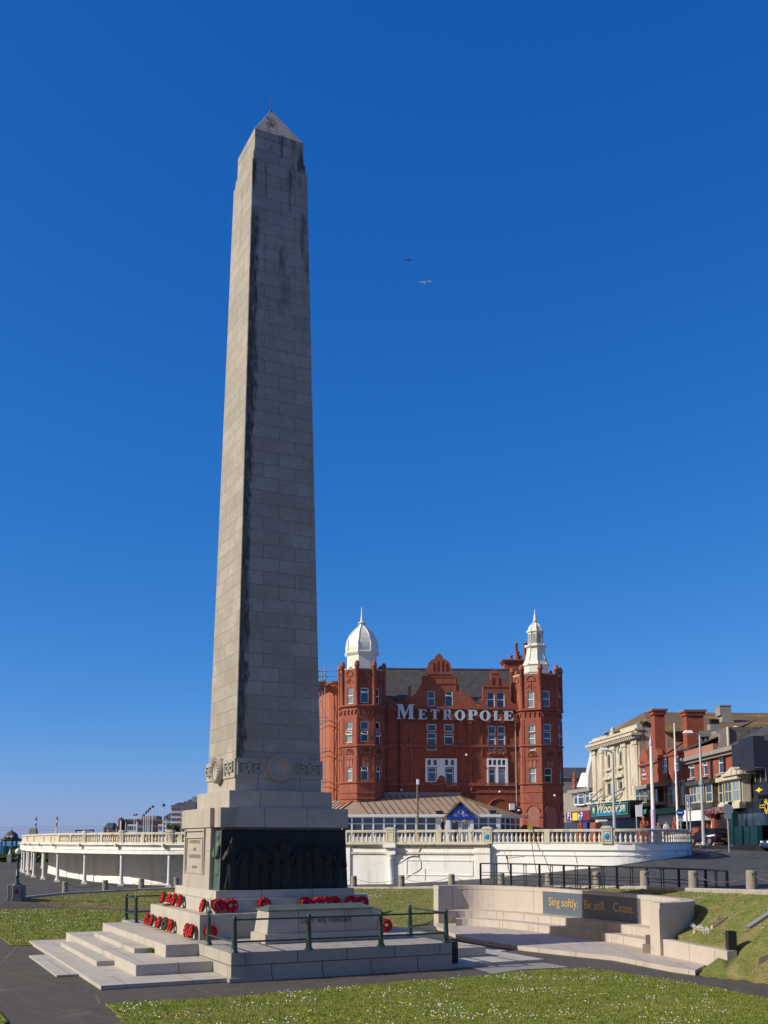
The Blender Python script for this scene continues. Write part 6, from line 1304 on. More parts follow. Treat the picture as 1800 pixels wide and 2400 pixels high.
# props under the sign: raking struts
b=MB(); 
for x0,y0,x1,y1 in ((160,1610,255,1380),(270,1600,300,1480),(470,1530,660,1370),(530,1600,620,1450)):
    a=WP.hit(*g7(x0,y0));c=WP.hit(*g7(x1,y1)); b.tube([WP.w(a[0],a[1],1.2),WP.w(c[0],c[1],.2)],.09,4)
b.build('canopy_struts',MAT['concrete'],th)
# auditorium behind with chimneys and the long lichen roof
au=bld('auditorium_block',(36,112,3.3),'big rendered block with lichen orange slate roof and two tall red chimneys')
AP=Plane((30.9,113.2),(1,.0)); ax1=30; 
a0=0; zA=AP.hit(1540,1687)[1]
b=MB(); A_=AP.w(0,0)
b.hull([(A_.x,113.2),(A_.x+30,113.2),(A_.x+30,132),(A_.x-.4,132)],[(A_.x,113.2),(A_.x+30,113.2),(A_.x+30,132),(A_.x-.4,132)],3.3,zA-.15)
gl=[(0,zA-.9),(10.5,zA-.9),(10.5,zA-.2),(2.0,zA-.2),(0,zA-1.6)]
b.build('wall',MAT['greyrender'],au)
rz=CAMH+(ray(1510,1669).z/ray(1510,1669).y)*122; e0=CAMH+(ray(1600,1686).z/ray(1600,1686).y)*112.8; e1=CAMH+(ray(1760,1706).z/ray(1760,1706).y)*104
xl=at(1511,1669,122).x; xh=at(1437,1710,124).x; zh=at(1437,1710,124).z
b=MB(); b.add([(xl,122,rz),(62,122,rz-.2),(62,104,e1-.6),(at(1575,1971,109).x,109,e1+.1),(A_.x+.5,112.6,e0-.2),(xh,128,zh),(A_.x-.4,114,e0-1.0)],[(0,4,3,2,1),(0,5,6,4)]); b.add([(xl,122,rz),(62,122,rz-.2),(62,135,e1-4),(xh,134,zh-1),(xh,128,zh)],[(0,1,2,3,4)]); b.build('roof',MAT['lichen'],au,recalc=False)
for n_,(x0,x1,y0,y1,d) in enumerate(((1533,1557,1662,1750,106.5),(1608,1648,1664,1732,104))):
    p=at(x0,y0,d);q=at(x1,y0,d); zb_=at((x0+x1)/2,y1,d).z-2; b=MB(); b.box(p.x,q.x,d,d+1.3,zb_,p.z-.55); st=b.build('chimney',MAT['brickred'],au); b=MB(); b.box(p.x-.15,q.x+.15,d-.15,d+1.45,p.z-.55,p.z-.22); b.box(p.x-.27,q.x+.27,d-.27,d+1.57,p.z-.22,p.z-.08); b.build('chimney_cap',MAT['terra'],st); MB().box(p.x-.3,q.x+.3,d-.3,d+1.6,p.z-.078,p.z+.04).build('capping_slab',MAT['concrete'],st)
p=at(1687,1655,112);q=at(1714,1676,112); b=MB(); b.box(p.x,q.x,112,113.5,q.z,p.z); b.box(p.x-.05,q.x+.05,111.95,113.55,p.z,p.z+.12); b.build('roof_ventilator',MAT['concrete'],au); b=MB(); b.hull([(p.x,111.9),(q.x+.3,111.9),(q.x+.3,113.6),(p.x,113.6)],[(p.x+.3,111.95),(q.x,111.95),(q.x,113.55),(p.x+.3,113.55)],q.z-1.0,q.z); b.build('ventilator_base',MAT['concrete'],au)
# narrow gabled brick house, 1500-1545
SP=Plane((30.5,112),(0,-1))
hb=bld('gabled_brick_house',(30.6,108,3.3),'narrow dark red gabled brick house right beside the cream theatre front')
s0=SP.hit(1503,1900)[0]; s1=SP.hit(1545,1900)[0]; ztp=SP.hit(*g7(1000,935))[1]
Wn=[G7(SP,925,985,970,1085),G7(SP,918,1120,990,1225)]
body(hb,SP,s0,s1,3.3,ztp,Wn,MAT['terra'],12); window(hb,SP,Wn[0],'plain','pane','upvc'); window(hb,SP,Wn[1],'open','pane','upvc')
b=MB(); o_=[SP.hit(*g7(*q)) for q in ((885,935),(1040,930),(1030,800),(1010,790),(1005,740),(960,702),(915,730),(905,790),(890,820))]; b.prism(SP,o_,-.5,.1); o2=[SP.hit(*g7(*q)) for q in ((1045,930),(1200,930),(1205,800),(1170,700),(1120,690),(1060,760))]; b.prism(SP,o2,-.5,.1); b.pbox(SP,s0,s1,ztp-.3,ztp,.003,.2); b.build('shaped_gable',MAT['terra'],hb)
for x0,x1 in ((820,885),(890,970),(990,1060),(1075,1130),(1140,1195)): 
    h=G7(so(SP,.6),x0,1390,x1,1640); window(hb,so(SP,.74),h,'sash','pane_dark','cream_frame')
b=MB(); h=G7(so(SP,1),800,1330,1215,1380); b.pbox(SP,h[0],h[1],h[2],h[3]+.1,.01,1.1); h2=G7(so(SP,.9),800,1640,1215,1690); b.pbox(SP,h2[0],h2[1],h2[2],h2[3],.01,.95); b.build('bay_frame',MAT['concrete'],hb)
h=G7(SP,735,1690,1230,2080); MB().pbox(SP,s0,s1,3.3,h[3],.005,.25).build('shopfront',MAT['brown'],hb)
h=G7(so(SP,.9),735,1700,795,1850); b=MB(); b.pbox(SP,h[0]-.1,h[1]+.3,h[2],h[3],.3,.9); o=b.build('red_sign',MAT['redsign'],hb); sign_text(o,SP,(h[0]+h[1])/2+.1,(h[2]+h[3])/2,.93,'Fr',1.1,MAT['plainwhite'],1.6)
h=G7(SP,1015,1700,1090,1840); MB().pbox(SP,h[0],h[1],h[2],h[3],.3,.5).build('aqua_sign',MAT['aqua'],hb)
b=MB(); q=[SP.w(s0,ztp,-.4),SP.w(s1,ztp,-.4),SP.w(s1,ztp+2.6,-4.5),SP.w(s0,ztp+2.6,-4.5)]; b.add(q,[(0,1,2,3)]); b.build('roof',MAT['redtile'],hb,recalc=False)
# flat fronted red brick house
h2_=bld('red_brick_house',(30.6,100,3.3),'plain bright red brick house over the green shopfront')
s0=s1; s1=SP.hit(1607,1900)[0]; ztp=SP.hit(*g8(190,640))[1]
Wn=[G7(SP,1260,875,1348,1120),G7(SP,1460,835,1552,1085),G7(SP,1285,1260,1525,1690),G8(SP,75,1110,190,1520)]
body(h2_,SP,s0,s1,3.3,ztp,Wn,MAT['brickred'],12)
for i,h in enumerate(Wn): window(h2_,SP,h,'sash' if i<2 else 'grid3' if i==2 else 'cross','pane' if i!=2 else 'pane_net','upvc' if i!=3 else 'cream_frame')
b=MB(); b.pbox(SP,s0,s1,ztp-.25,ztp,.003,.12); b.build('coping',MAT['brickred'],h2_); h=G7(SP,1370,790,1378,1230); b=MB(); b.pbox(SP,h[0],h[1],h[2],h[3],.01,.14); b.build('downpipe',MAT['black'],h2_)
h=G7(SP,1190,1740,1540,2080); zf_=h[3]; b=MB(); b.pbox(SP,s0+.2,s1,zf_-.55,zf_,.02,1.1); b.pbox(SP,s0+.2,s0+1.0,3.3,zf_-.55,.02,.9); b.build('green_fascia',MAT['green'],h2_)
b=MB(); b.pbox(SP,s0+1.4,s1,zf_-1.6,zf_-.6,.3,.6); b.build('white_shutter_box',MAT['plainwhite'],h2_); MB().pbox(SP,s0+1.2,s1-.3,3.3,zf_-1.7,.02,.1).build('shop_window',MAT['pane_dark'],h2_); MB().pbox(SP,s0+1.5,s1-1,zf_-2.0,zf_-1.75,.4,.55).build('shelf_sign',MAT['cream'],h2_)
# slate roof slopes behind
b=MB(); b.add([SP.w(s0,ztp,-.5),SP.w(s1,ztp,-.5),SP.w(s1+1,ztp+2.9,-7),SP.w(s0-2,ztp+1.8,-7)],[(0,1,2,3)]); b.build('roof',MAT['slate'],h2_,recalc=False)
# terrace with bays, 1607-1735
h3=bld('bay_terrace',(30.6,90,3.3),'red brick terrace with weathered cornice and cream bay windows, nearest the black clad bar')
s0=s1; s1=SP.hit(1736,1900)[0]; zco=SP.hit(*g8(600,740))[1]
Wn=[G8(SP,242,865,320,1095),G8(SP,455,825,528,1050),G8(SP,690,780,770,1020),G8(SP,920,740,1000,970)]
body(h3,SP,s0,s1,3.3,zco,Wn,MAT['brickred'],12)
for i,h in enumerate(Wn): window(h3,SP,h,('open','open','transom','plain')[i],('pane_dark','pane_dark','pane','pane_dark')[i],'upvc' if i<3 else 'cream_frame')
b=MB(); b.pbox(SP,s0-.2,s1,zco-.05,zco+.30,.0,.55); b.pbox(SP,s0-.1,s1,zco-.30,zco-.05,.003,.3)
for i,h in enumerate(Wn): b.pbox(SP,h[0]-.15,h[1]+.15,h[2]-.22,h[2]-.02,.003,.25)
b.build('cornice',MAT['concrete'],h3)
sm=SP.hit(1676,1900)[0]
zp_=SP.hit(*g8(430,600))[1]; b=MB(); b.pbox(SP,s0,sm,zco+.30,zp_,-.45,-.05); b.build('painted_parapet',MAT['pinkinfill'],h3)
b=MB(); h=G8(SP,595,790,615,1480); b.pbox(SP,h[0],h[1],h[2],h[3],.01,.14); h=G8(SP,795,740,812,1000); b.pbox(SP,h[0],h[1],h[2],h[3],.01,.14); b.build('downpipes',MAT['black'],h3)
def baywin(x0,x1,y0,y1,n,roofm,mt,prot=.8):
    h=G8(so(SP,prot),x0,y0,x1,y1); w=(h[1]-h[0])/n
    for k in range(n): window(h3,SP,[h[0]+w*k+.04,h[0]+w*(k+1)-.04,h[2],h[3]],'cross' if n==2 else 'sash',('pane','pane_net','pane_dark')[k%3],mt,off=prot+.14,fw=.12)
    b=MB(); b.pbox(SP,h[0]-.25,h[1]+.25,h[3],h[3]+.35,.01,prot+.35); b.pbox(SP,h[0]-.2,h[1]+.2,h[2]-.5,h[2],.01,prot+.2); b.pbox(SP,h[0]-.05,h[1]+.05,h[2],h[3],.01,prot-.1); b.build('bay',MAT[roofm],h3)
baywin(258,480,1205,1490,2,'slate','cream_frame'); baywin(505,612,1180,1480,1,'slate','cream_frame'); baywin(705,780,1165,1500,1,'cream','cream_frame',.3); baywin(800,1050,1125,1480,2,'cream','cream_frame')
h=G8(so(SP,1.2),775,1010,1050,1075); b=MB(); b.pbox(SP,h[0]-.2,h[1]+.2,h[2]+.1,h[3],.01,1.3); m_=(h[0]+h[1])/2; b.prism(SP,[(h[0]+.2,h[3]),(h[1]-.2,h[3]),(m_,h[3]+.45)],.2,1.25); b.build('bay_cornice',MAT['cream'],h3)
SQ=so(SP,.9); zf_=SQ.hit(*g8(600,1560))[1]; zf2=SQ.hit(*g8(600,1655))[1]; sb=SQ.hit(*g8(450,1600))[0]
b=MB(); b.pbox(SP,sb,s1,zf2,zf_,.02,.9); o=b.build('maroon_fascia',MAT['maroon'],h3); sign_text(o,SP,(sb+s1)/2,(zf_+zf2)/2,.93,'P PPY JACKS',.72,MAT['steel'],1.5)
b=MB(); b.pbox(SP,s0,sb-.05,zf2-.5,zf_,.02,.8); b.build('white_fascia',MAT['plainwhite'],h3); b=MB(); b.pbox(SP,s0,s1,3.3,zf2,.005,.06); b.build('shop_recess',MAT['pane_dark'],h3)
for x0,x1 in ((900,980),(570,590),(660,700)): h=G8(SP,x0,1750,x1,2060); MB().pbox(SP,h[0],h[1],3.3,zf2,.07,.35).build('brick_pier',MAT['brickred'],h3)
h=G8(SP,325,1880,450,2060); MB().pbox(SP,h[0],h[1],3.3,h[3],.07,.4).build('brick_pier',MAT['brickred'],h3); h=G8(SP,605,1760,655,2060); MB().pbox(SP,h[0],h[1],3.3,h[3],.07,.15).build('cream_door',MAT['cream'],h3)
b=MB(); 
b.add([SP.w(sm,zco+.3,-.3),SP.w(s1+1.5,zco+.3,-.3),SP.w(s1+2,zco+3.9,-6.8),SP.w(sm+3,zco+3.9,-6.8)],[(0,1,2,3)]); b.build('roof',MAT['slate'],h3,recalc=False)
# glazed rooftop storey and rough rendered gable behind
p=at(1643,1728,100);q=at(1706,1712,98); b=MB(); b.hull([(p.x,100),(q.x,98),(q.x+1,103),(p.x+1,104)],[(p.x,100),(q.x,98),(q.x+1,103),(p.x+1,104)],zp_-.5,p.z); rs=b.build('rooftop_store',MAT['pane_dark'],h3); b=MB(); b.hull([(p.x-.3,99.7),(q.x+.3,97.5),(q.x+1,103),(p.x+1,104)],[(p.x-.3,99.7),(q.x+.3,97.5),(q.x+1,103.5),(p.x+1,104.5)],p.z+.002,p.z+.6); b.build('store_roof',MAT['slate'],h3); 
b=MB(); 
for k in range(7): x=p.x+(q.x-p.x)*k/6; y=99.95+(97.95-99.95)*k/6; b.cbox(x,y,.07,.07,zp_-.5,p.z)
b.build('mullions',MAT['steel'],h3)
rg=bld('rough_gable_building',(39,95,3.3),'patchy rough rendered gable standing behind the terrace, a gull on its top')
p=at(1706,1704,94);q=at(1800,1702,94); zb_=8; b=MB(); b.hull([(p.x,94),(q.x+8,94),(q.x+8,102),(p.x,102)],[(p.x,94),(q.x+8,94),(q.x+8,102),(p.x,102)],zb_,p.z); b.build('wall',MAT['rubble'],rg); b=MB(); b.tube([(p.x-.05,93.9,zb_+3),(p.x-.05,93.9,p.z)],.14,6); b.build('drainpipe',MAT['cream'],rg)
# two black chimneys pots cluster
p=at(1664,1684,103);q=at(1687,1712,103); b=MB(); b.box(p.x,q.x,103,104.2,q.z-2,at(1675,1697,103).z); st=b.build('small_chimney',MAT['concrete'],rg)
for x in (1667,1674,1681): c_=at(x,1686,103.4); MB().lathe([(.2,-1.4),(.17,-.9),(.2,-.2),(.24,0)],8,c=(c_.x,c_.y),z=c_.z).build('chimney_pot',MAT['black'],st)
# black clad bar at the right edge
bb=bld('black_clad_bar',(31,78,3.3),'black clad bar with yellow motif and teal shopfront at the right edge')
s0=s1; s1=s0+5.6; zt_=SP.hit(*g8(1045,600))[1]
Wn=[G8(SP,1100,1080,1145,1430),G8(SP,1170,1070,1235,1430)]
body(bb,SP,s0,s1,3.3,zt_,Wn,MAT['blackclad'],12)
for h in Wn: window(bb,SP,h,'plain','pane_dark','steel')
b=MB(); b.pbox(SP,s0-.05,s0+2.6,SP.hit(*g8(1100,1000))[1],zt_+.15,.01,.5); b.pbox(SP,s0+2.6,s1,SP.hit(*g8(1350,990))[1],zt_+.35,.01,.9); b.build('upper_box',MAT['blackclad'],bb)
z_=SP.hit(*g8(1200,1000))[1]; b=MB()
for k in range(6): a=s0+.6+k*1.05; b.tube([SP.w(a,z_-.9,.15),SP.w(a,z_+.1,.15),SP.w(a,z_+.1,.9)],.035,5)
b.build('awning_brackets',MAT['steel'],bb)
h=G8(so(SP,.4),1240,1200,1440,1370); b=MB(); b.pbox(SP,h[0],h[1]+1,h[2],h[3],.3,.4); o=b.build('hanging_sign',MAT['black'],bb); b=MB(); m_=(h[0]+h[1])/2; zc_=(h[2]+h[3])/2
b.prism(SP,[(m_-.8,zc_),(m_-.3,zc_+.06),(m_,zc_+.2),(m_+.3,zc_+.06),(m_+.8,zc_),(m_+.3,zc_-.07),(m_,zc_-.2),(m_-.3,zc_-.07)],.401,.44); b.build('yellow_emblem',MAT['yellow'],o)
h=G8(SP,1000,1470,1475,1690); b=MB(); b.pbox(SP,s0,s1,h[2],h[3],.02,.5); o=b.build('fascia',MAT['black'],bb)
c_=so(SP,.55).hit(*g8(1450,1545)); b=MB()
for k in range(12):
    a_=k*math.pi/6; b.tube([SP.w(c_[0]+.28*math.cos(a_),c_[1]+.28*math.sin(a_),.55),SP.w(c_[0]+.55*math.cos(a_+.2),c_[1]+.55*math.sin(a_+.2),.55)],.03,5)
b.tube([SP.w(c_[0]+.27*math.cos(t*math.pi/8),c_[1]+.27*math.sin(t*math.pi/8),.55) for t in range(16)],.03,5,close=True)
for dz in (-.05,.12): b.tube([SP.w(c_[0]-1.3,c_[1]+dz,.55),SP.w(c_[0]-.5,c_[1]+dz,.55)],.035,5)
b.build('yellow_sun_sign',MAT['yellow'],o)
b=MB(); b.pbox(SP,s0,s0+.9,3.3,h[3]+.1,.5,1.0); b.pbox(SP,s0,s1,3.3,4.75,.5,.9); b.build('teal_shopfront',MAT['teal'],bb)
h=G8(SP,1060,1660,1370,1850); b=MB(); b.pbox(SP,h[0],h[1]+2,h[2],h[3],.3,.55); o=b.build('shop_window',MAT['pane'],bb)
# buildings left of the theatre, seen in the gap beside the hotel
lf=bld('bay_window_shops',(28,140,3.3),'small shops with white bay windows and white turret, left of the theatre')
LP=Plane((at(1330,1971,142).x,142),(at(1395,1971,131).x-at(1330,1971,142).x,131-142))
def g6(x,y): return 1200+x/7.375,1680+y/7.375
def G6(pl,x0,y0,x1,y1): a=g6(x0,y0);b=g6(x1,y1); return prect(pl,a[0],a[1],b[0],b[1])
s0=LP.hit(1320,1900)[0]; s1=LP.hit(1394,1900)[0]; zt_=LP.hit(*g6(1250,1270))[1]
body(lf,LP,s0,s1,3.3,zt_,[],MAT['concrete'],10)
for x0,y0,x1,y1 in ((1060,1320,1130,1530),(1130,1320,1240,1530),(1260,1300,1330,1510),(1335,1300,1425,1510)): h=G6(so(LP,.5),x0,y0,x1,y1); window(lf,so(LP,.5),h,'transom','pane','upvc',fw=.16)
b=MB(); h=G6(LP,1055,1290,1430,1310); b.pbox(LP,h[0]-.2,h[1]+.2,h[2],h[3]+.3,.01,.8); b.build('eaves',MAT['concrete'],lf)
c_=LP.hit(*g6(1180,1215)); t_=LP.hit(*g6(1205,985)); q=LP.w(c_[0],c_[1],-.6); b=MB(); b.lathe([(1.05,0),(.85,.5),(.35,1.9),(.05,t_[1]-c_[1])],8,c=(q.x,q.y),z=c_[1]); b.build('turret_roof',MAT['plainwhite'],lf)
c_=LP.hit(*g6(1080,1250)); q=LP.w(c_[0],c_[1],0); b=MB(); b.lathe([(.3,0),(.35,.4),(.15,.6),(.3,.9),(.3,1.3),(.1,1.7),(.2,2.0),(.03,2.4)],8,c=(q.x,q.y),z=c_[1]); b.build('finial',MAT['terra'],lf)
b=MB(); h=G6(LP,1250,1110,1430,1230); b.add([LP.w(h[0],zt_,0),LP.w(h[1]+.4,zt_,0),LP.w(h[1]+.4,h[3]+.3,-3),LP.w(h[0]+.6,h[3],-3)],[(0,1,2,3)]); b.build('roof',MAT['redtile'],lf,recalc=False)
h=G6(so(LP,.9),955,1630,1330,1800); b=MB(); b.pbox(LP,h[0]-.5,h[1]+.3,h[2],h[3],.02,.9); o=b.build('parking_fascia',MAT['maroon'],lf)
for x0,x1,m,tx in ((960,1000,'navy','P'),(1005,1040,'navy','L'),(1190,1230,'navy','P')):
    k=G6(so(LP,.9),x0,1655,x1,1790); b=MB(); b.pbox(LP,k[0],k[1],k[2],k[3],.905,.93); q=b.build('blue_square',MAT[m],o); sign_text(q,LP,(k[0]+k[1])/2,(k[2]+k[3])/2,.935,tx,1.5,MAT['plainwhite'])
k=G6(so(LP,.9),1050,1660,1135,1790); MB().pbox(LP,k[0],k[1],k[2],k[3],.905,.93).build('yellow_panel',MAT['yellow'],o); k=G6(so(LP,.9),1140,1655,1185,1790); q=MB().pbox(LP,k[0],k[1],k[2],k[3],.905,.93).build('arrow_panel',MAT['navy'],o); m_=(k[0]+k[1])/2; zc_=(k[2]+k[3])/2
MB().prism(LP,[(m_-.3,zc_),(m_,zc_+.45),(m_+.3,zc_),(m_+.1,zc_),(m_+.1,zc_-.45),(m_-.1,zc_-.45),(m_-.1,zc_)],.931,.95).build('white_arrow',MAT['plainwhite'],q)
h=G6(LP,1245,1830,1360,1930); b=MB(); b.pbox(LP,h[0],h[1],h[2]-1,h[3],.3,.5); b.build('blue_hoarding',MAT['navy'],lf); b=MB(); b.pbox(LP,s0,s1,3.3,LP.hit(*g6(1200,1810))[1],.01,.1); b.build('shop_glass',MAT['pane_dark'],lf)
gb2=bld('grey_slate_house',(29,160,3.3),'grey rendered building with dark slate roof glimpsed beside the hotel tower')
d=162; p=at(1318,1799,d);q=at(1372,1799,d); r_=at(1320,1823,d-6); b=MB(); b.box(p.x-3,q.x+4,d-6,d+6,3.3,r_.z); b.build('wall',MAT['concrete'],gb2); b=MB(); b.add([(p.x-3,d-6.3,r_.z),(q.x+4,d-6.3,r_.z),(q.x+1.5,d,p.z),(p.x-3,d,p.z)],[(0,1,2,3)]); b.build('roof',MAT['slate'],gb2,recalc=False)
ws=bld('white_gabled_wall',(33,136,3.3),'tall plain white side wall just left of the theatre cornice')
b=MB(); A=at(1376,1900,134); 
P0=[(at(x,y,133.5).x,at(x,y,133.5).z) for x,y in ((1376,1900),(1379,1815),(1389,1770),(1394,1742),(1399,1742),(1399,1900))]; n=len(P0); b.add([(x,133.5,z) for x,z in P0]+[(x+.5,138,z) for x,z in P0],[tuple(range(n)),tuple(range(2*n-1,n-1,-1))]+[(i,(i+1)%n,n+(i+1)%n,n+i) for i in range(n)]); b.build('wall',MAT['farwhite'],ws)
# ---------------------------------------------------------------- poles, signs and lamps by the street
def pole(name,label,cat,x,y0,y1,d,r0,r1,m,group=None,zb_=None):
    p=at(x,y1,d); t=at(x,y0,d); z0=3.3 if zb_ is None else zb_; e=empty(name,(p.x,d,z0),label,cat,group)
    b=MB(); b.lathe([(r0*1.5,0),(r0*1.5,.25),(r0,.3),(r1,t.z-z0-.05),(r1*.5,t.z-z0)],10,c=(p.x,d),z=z0); b.build('pole',MAT[m],e); return e,p,t
e,p,t=pole('flagpole','plain white flagpole, tallest pole before the red brick houses','pole',1589,1694,1944,77,.11,.05,'polewhite')
e,p,t=pole('decorative_pole','thick white and lilac pointed pole before the gabled brick house','pole',1532,1745,1944,78,.165,.11,'polewhite')
b=MB().lathe([(.12,0),(.15,.06),(.15,.2),(.10,.45),(.05,.6),(.02,.85)],12,c=(p.x,78),z=t.z-.1); b.build('lilac_tip',MAT['purple'],e); b=MB().lathe([(.19,0),(.18,2.6),(.165,2.7)],12,c=(p.x,78),z=3.32); b.build('lilac_base',MAT['purple'],e)
def lampost(label,x,y0,d,hx,m='steel'):
    e,p,t=pole('street_lamp',label,'street lamp',x,y0,1960,d,.15,.08,m,'street lamps by the street'); b=MB(); b.tube([(p.x,d,t.z-.1),(p.x+hx*.3,d,t.z+.05),(p.x+hx*.7,d,t.z+.1)],.05,6); b.build('bracket',MAT['steel'],e)
    M=Matrix.Translation((p.x+hx*.9,d,t.z+.12)); b=MB(); b.hull([(-.42,-.16),(.42,-.16),(.42,.16),(-.42,.16)],[(-.2,-.08),(.3,-.08),(.3,.08),(-.2,.08)],0,.22,M=M); b.build('lantern',MAT['plainwhite'],e,bevel=.03); return e,p,t
e,p,t=lampost('tall grey street lamp beside the right sign post, before the bay terrace',1649,1722,79,-1.0); b=MB().lathe([(.22,0),(.22,.35)],8,c=(p.x,79),z=3.3+4.6); b.build('collar',MAT['steel'],e)
e,p,t=lampost('slim grey street lamp crossing the cream theatre front',1441,1762,82,-.8)
def sgn(label,x,y0,y1,d,boards,zb_=3.3,r=.05,m='steel',cat='sign',x2=None):
    p=at(x,y1,d); t=at(x,y0,d); e=empty('sign_post',(p.x,d,zb_),label,cat); b=MB().lathe([(r,0),(r,t.z-zb_)],8,c=(p.x,d),z=zb_); b.build('post',MAT[m],e)
    if x2: q=at(x2,y1,d-.3); b=MB().lathe([(r,0),(r,at(x2,y0,d).z-zb_)],8,c=(q.x,d-.3),z=zb_-.05); b.build('post',MAT[m],e)
    for kind,x0,ya,x1,yb,mt in boards:
        a=at(x0,ya,d-.12);c=at(x1,yb,d-.12)
        if kind=='r': o=MB().box(a.x,c.x,d-.16,d-.11,c.z,a.z).build('board',MAT[mt],e,bevel=.01)
        else:
            r_=(c.x-a.x)/2; M=Matrix.Translation(((a.x+c.x)/2,d-.11,(a.z+c.z)/2))@Matrix.Rotation(R(90),4,'X'); o=MB().lathe([(r_,0),(r_,.03)],20,M=M).build('disc',MAT[mt],e)
    return e,d
sgn('white blank sign board on grey post, before the theatre entrance',1493,1890,1955,76,[('r',1489,1887,1506,1914,'plainwhite')])
e,d=sgn('double grey post with tall white notice, left of the car',1613,1862,2003,62,[('r',1610,1863,1621,1901,'plainwhite')],zb_=gz(20.1,61.6)-.1,x2=1621)
a=at(1615.5,1876,61.72); b=MB()
b.tube([(a.x+.13*math.cos(t*math.pi/8),61.81,a.z+.12+.16*math.sin(t*math.pi/8)) for t in range(-4,9)],.022,5); b.tube([(a.x+.12,61.81,a.z+.05),(a.x-.1,61.81,a.z-.38)],.022,5); b.tube([(a.x-.12,61.81,a.z+.1),(a.x+.1,61.81,a.z-.38)],.022,5); b.build('notice_symbol',MAT['black'],e)
b=MB()
for k in range(3): b.box(a.x-.12,a.x+.12,61.79,61.81,a.z-.52-.1*k,a.z-.50-.1*k)
b.build('notice_lines',MAT['steel'],e)
e,d=sgn('round blue traffic sign crossed by the white flagpole',1597,1905,1955,76.5,[('c',1584.5,1892,1604.5,1917,'navy'),('r',1590,1919,1601,1925,'signwhite')])
b=MB(); a=at(1594.5,1904.5,76.3); b.box(a.x-.2,a.x+.2,76.33,76.345,a.z-.05,a.z+.05); b.build('white_bar',MAT['plainwhite'],e)
sgn('grey post with round sign seen from behind, right of the dark car',1709,1885,1989,70,[('c',1692,1883,1719,1911,'steel'),('r',1698,1909,1715,1919,'steel')],zb_=gz(24.9,70)-.1,r=.06,m='steel')
# lamp post before the conservatory
p=at(979,1945,76); t=at(976.5,1826,76); e=empty('wooden_lamp_post',(p.x,76,3.41),'slim brown wooden lamp post standing before the conservatory','street lamp'); b=MB().lathe([(.09,0),(.06,t.z-3.41)],8,c=(p.x,76),z=3.41); b.build('post',MAT['wood'],e); q=at(979,1833,76); MB().cbox(q.x,75.9,.1,.1,q.z-.18,q.z+.2).build('lantern',MAT['plainwhite'],e,bevel=.02)
# leaning cane with yellow notice over the balustrade
q0=at(1258,2042,59.8); q1_=at(1243,1955,60.6); e=empty('cane_notice',q0,'yellow and white notice on a thin leaning cane at the balustrade','sign'); MB().tube([q0-Vector((0,0,.3)),q1_],.022,6).build('cane',MAT['wood'],e)
a=at(1236,1936,60.6);c=at(1249,1951,60.6); b=MB(); b.add([(a.x,60.6,a.z),(c.x,60.7,a.z+.05),(c.x,60.6,c.z),(a.x+.08,60.55,c.z+.03),(a.x,60.63,a.z),(c.x,60.73,a.z+.05),(c.x,60.63,c.z),(a.x+.08,60.58,c.z+.03)],[(0,1,2,3),(7,6,5,4),(0,4,5,1),(1,5,6,2),(2,6,7,3),(3,7,4,0)]); nb_=b.build('yellow_card',MAT['yellow'],e); MB().box(a.x+.08,c.x-.02,60.53,60.545,c.z+.02,c.z+.16).build('white_strip',MAT['plainwhite'],nb_)
# terracotta seated figures on piers
def statue(x,y0,y1,d,label):
    t=at(x,y0,d); z0=3.41; e=empty('terracotta_statue',(t.x,d,z0),label,'statue','terracotta figures on piers behind the balustrade'); h=t.z-z0; k=h/2.1
    b=MB(); b.cbox(t.x,d,.34*k,.3*k,z0,z0+1.05*k); b.cbox(t.x,d,.40*k,.36*k,z0+1.05*k,z0+1.15*k); b.build('pier',MAT['terra'],e)
    b=MB(); b.lathe([(.26,0),(.3,.12),(.24,.35),(.20,.55),(.10,.62),(.10,.66),(.14,.74),(.145,.84),(.09,.93),(.01,.96)],10,c=(t.x,d),z=z0+1.15*k,sx=k,sy=k); b.tube([(t.x-.2*k,d-.1,z0+1.65*k),(t.x-.3*k,d-.25,z0+1.4*k),(t.x-.1*k,d-.35,z0+1.35*k)],.06*k,6); b.tube([(t.x+.2*k,d-.1,z0+1.65*k),(t.x+.3*k,d-.25,z0+1.4*k),(t.x+.1*k,d-.35,z0+1.35*k)],.06*k,6); b.build('seated_figure',MAT['terra'],e)
statue(1508,1911,1945,80,'terracotta seated figure on pier below the white sign board'); statue(1582,1914,1945,80,'terracotta seated figure on pier beside the white flagpole'); statue(1361,1922,1945,84,'terracotta seated figure left of the Woodys canopy')
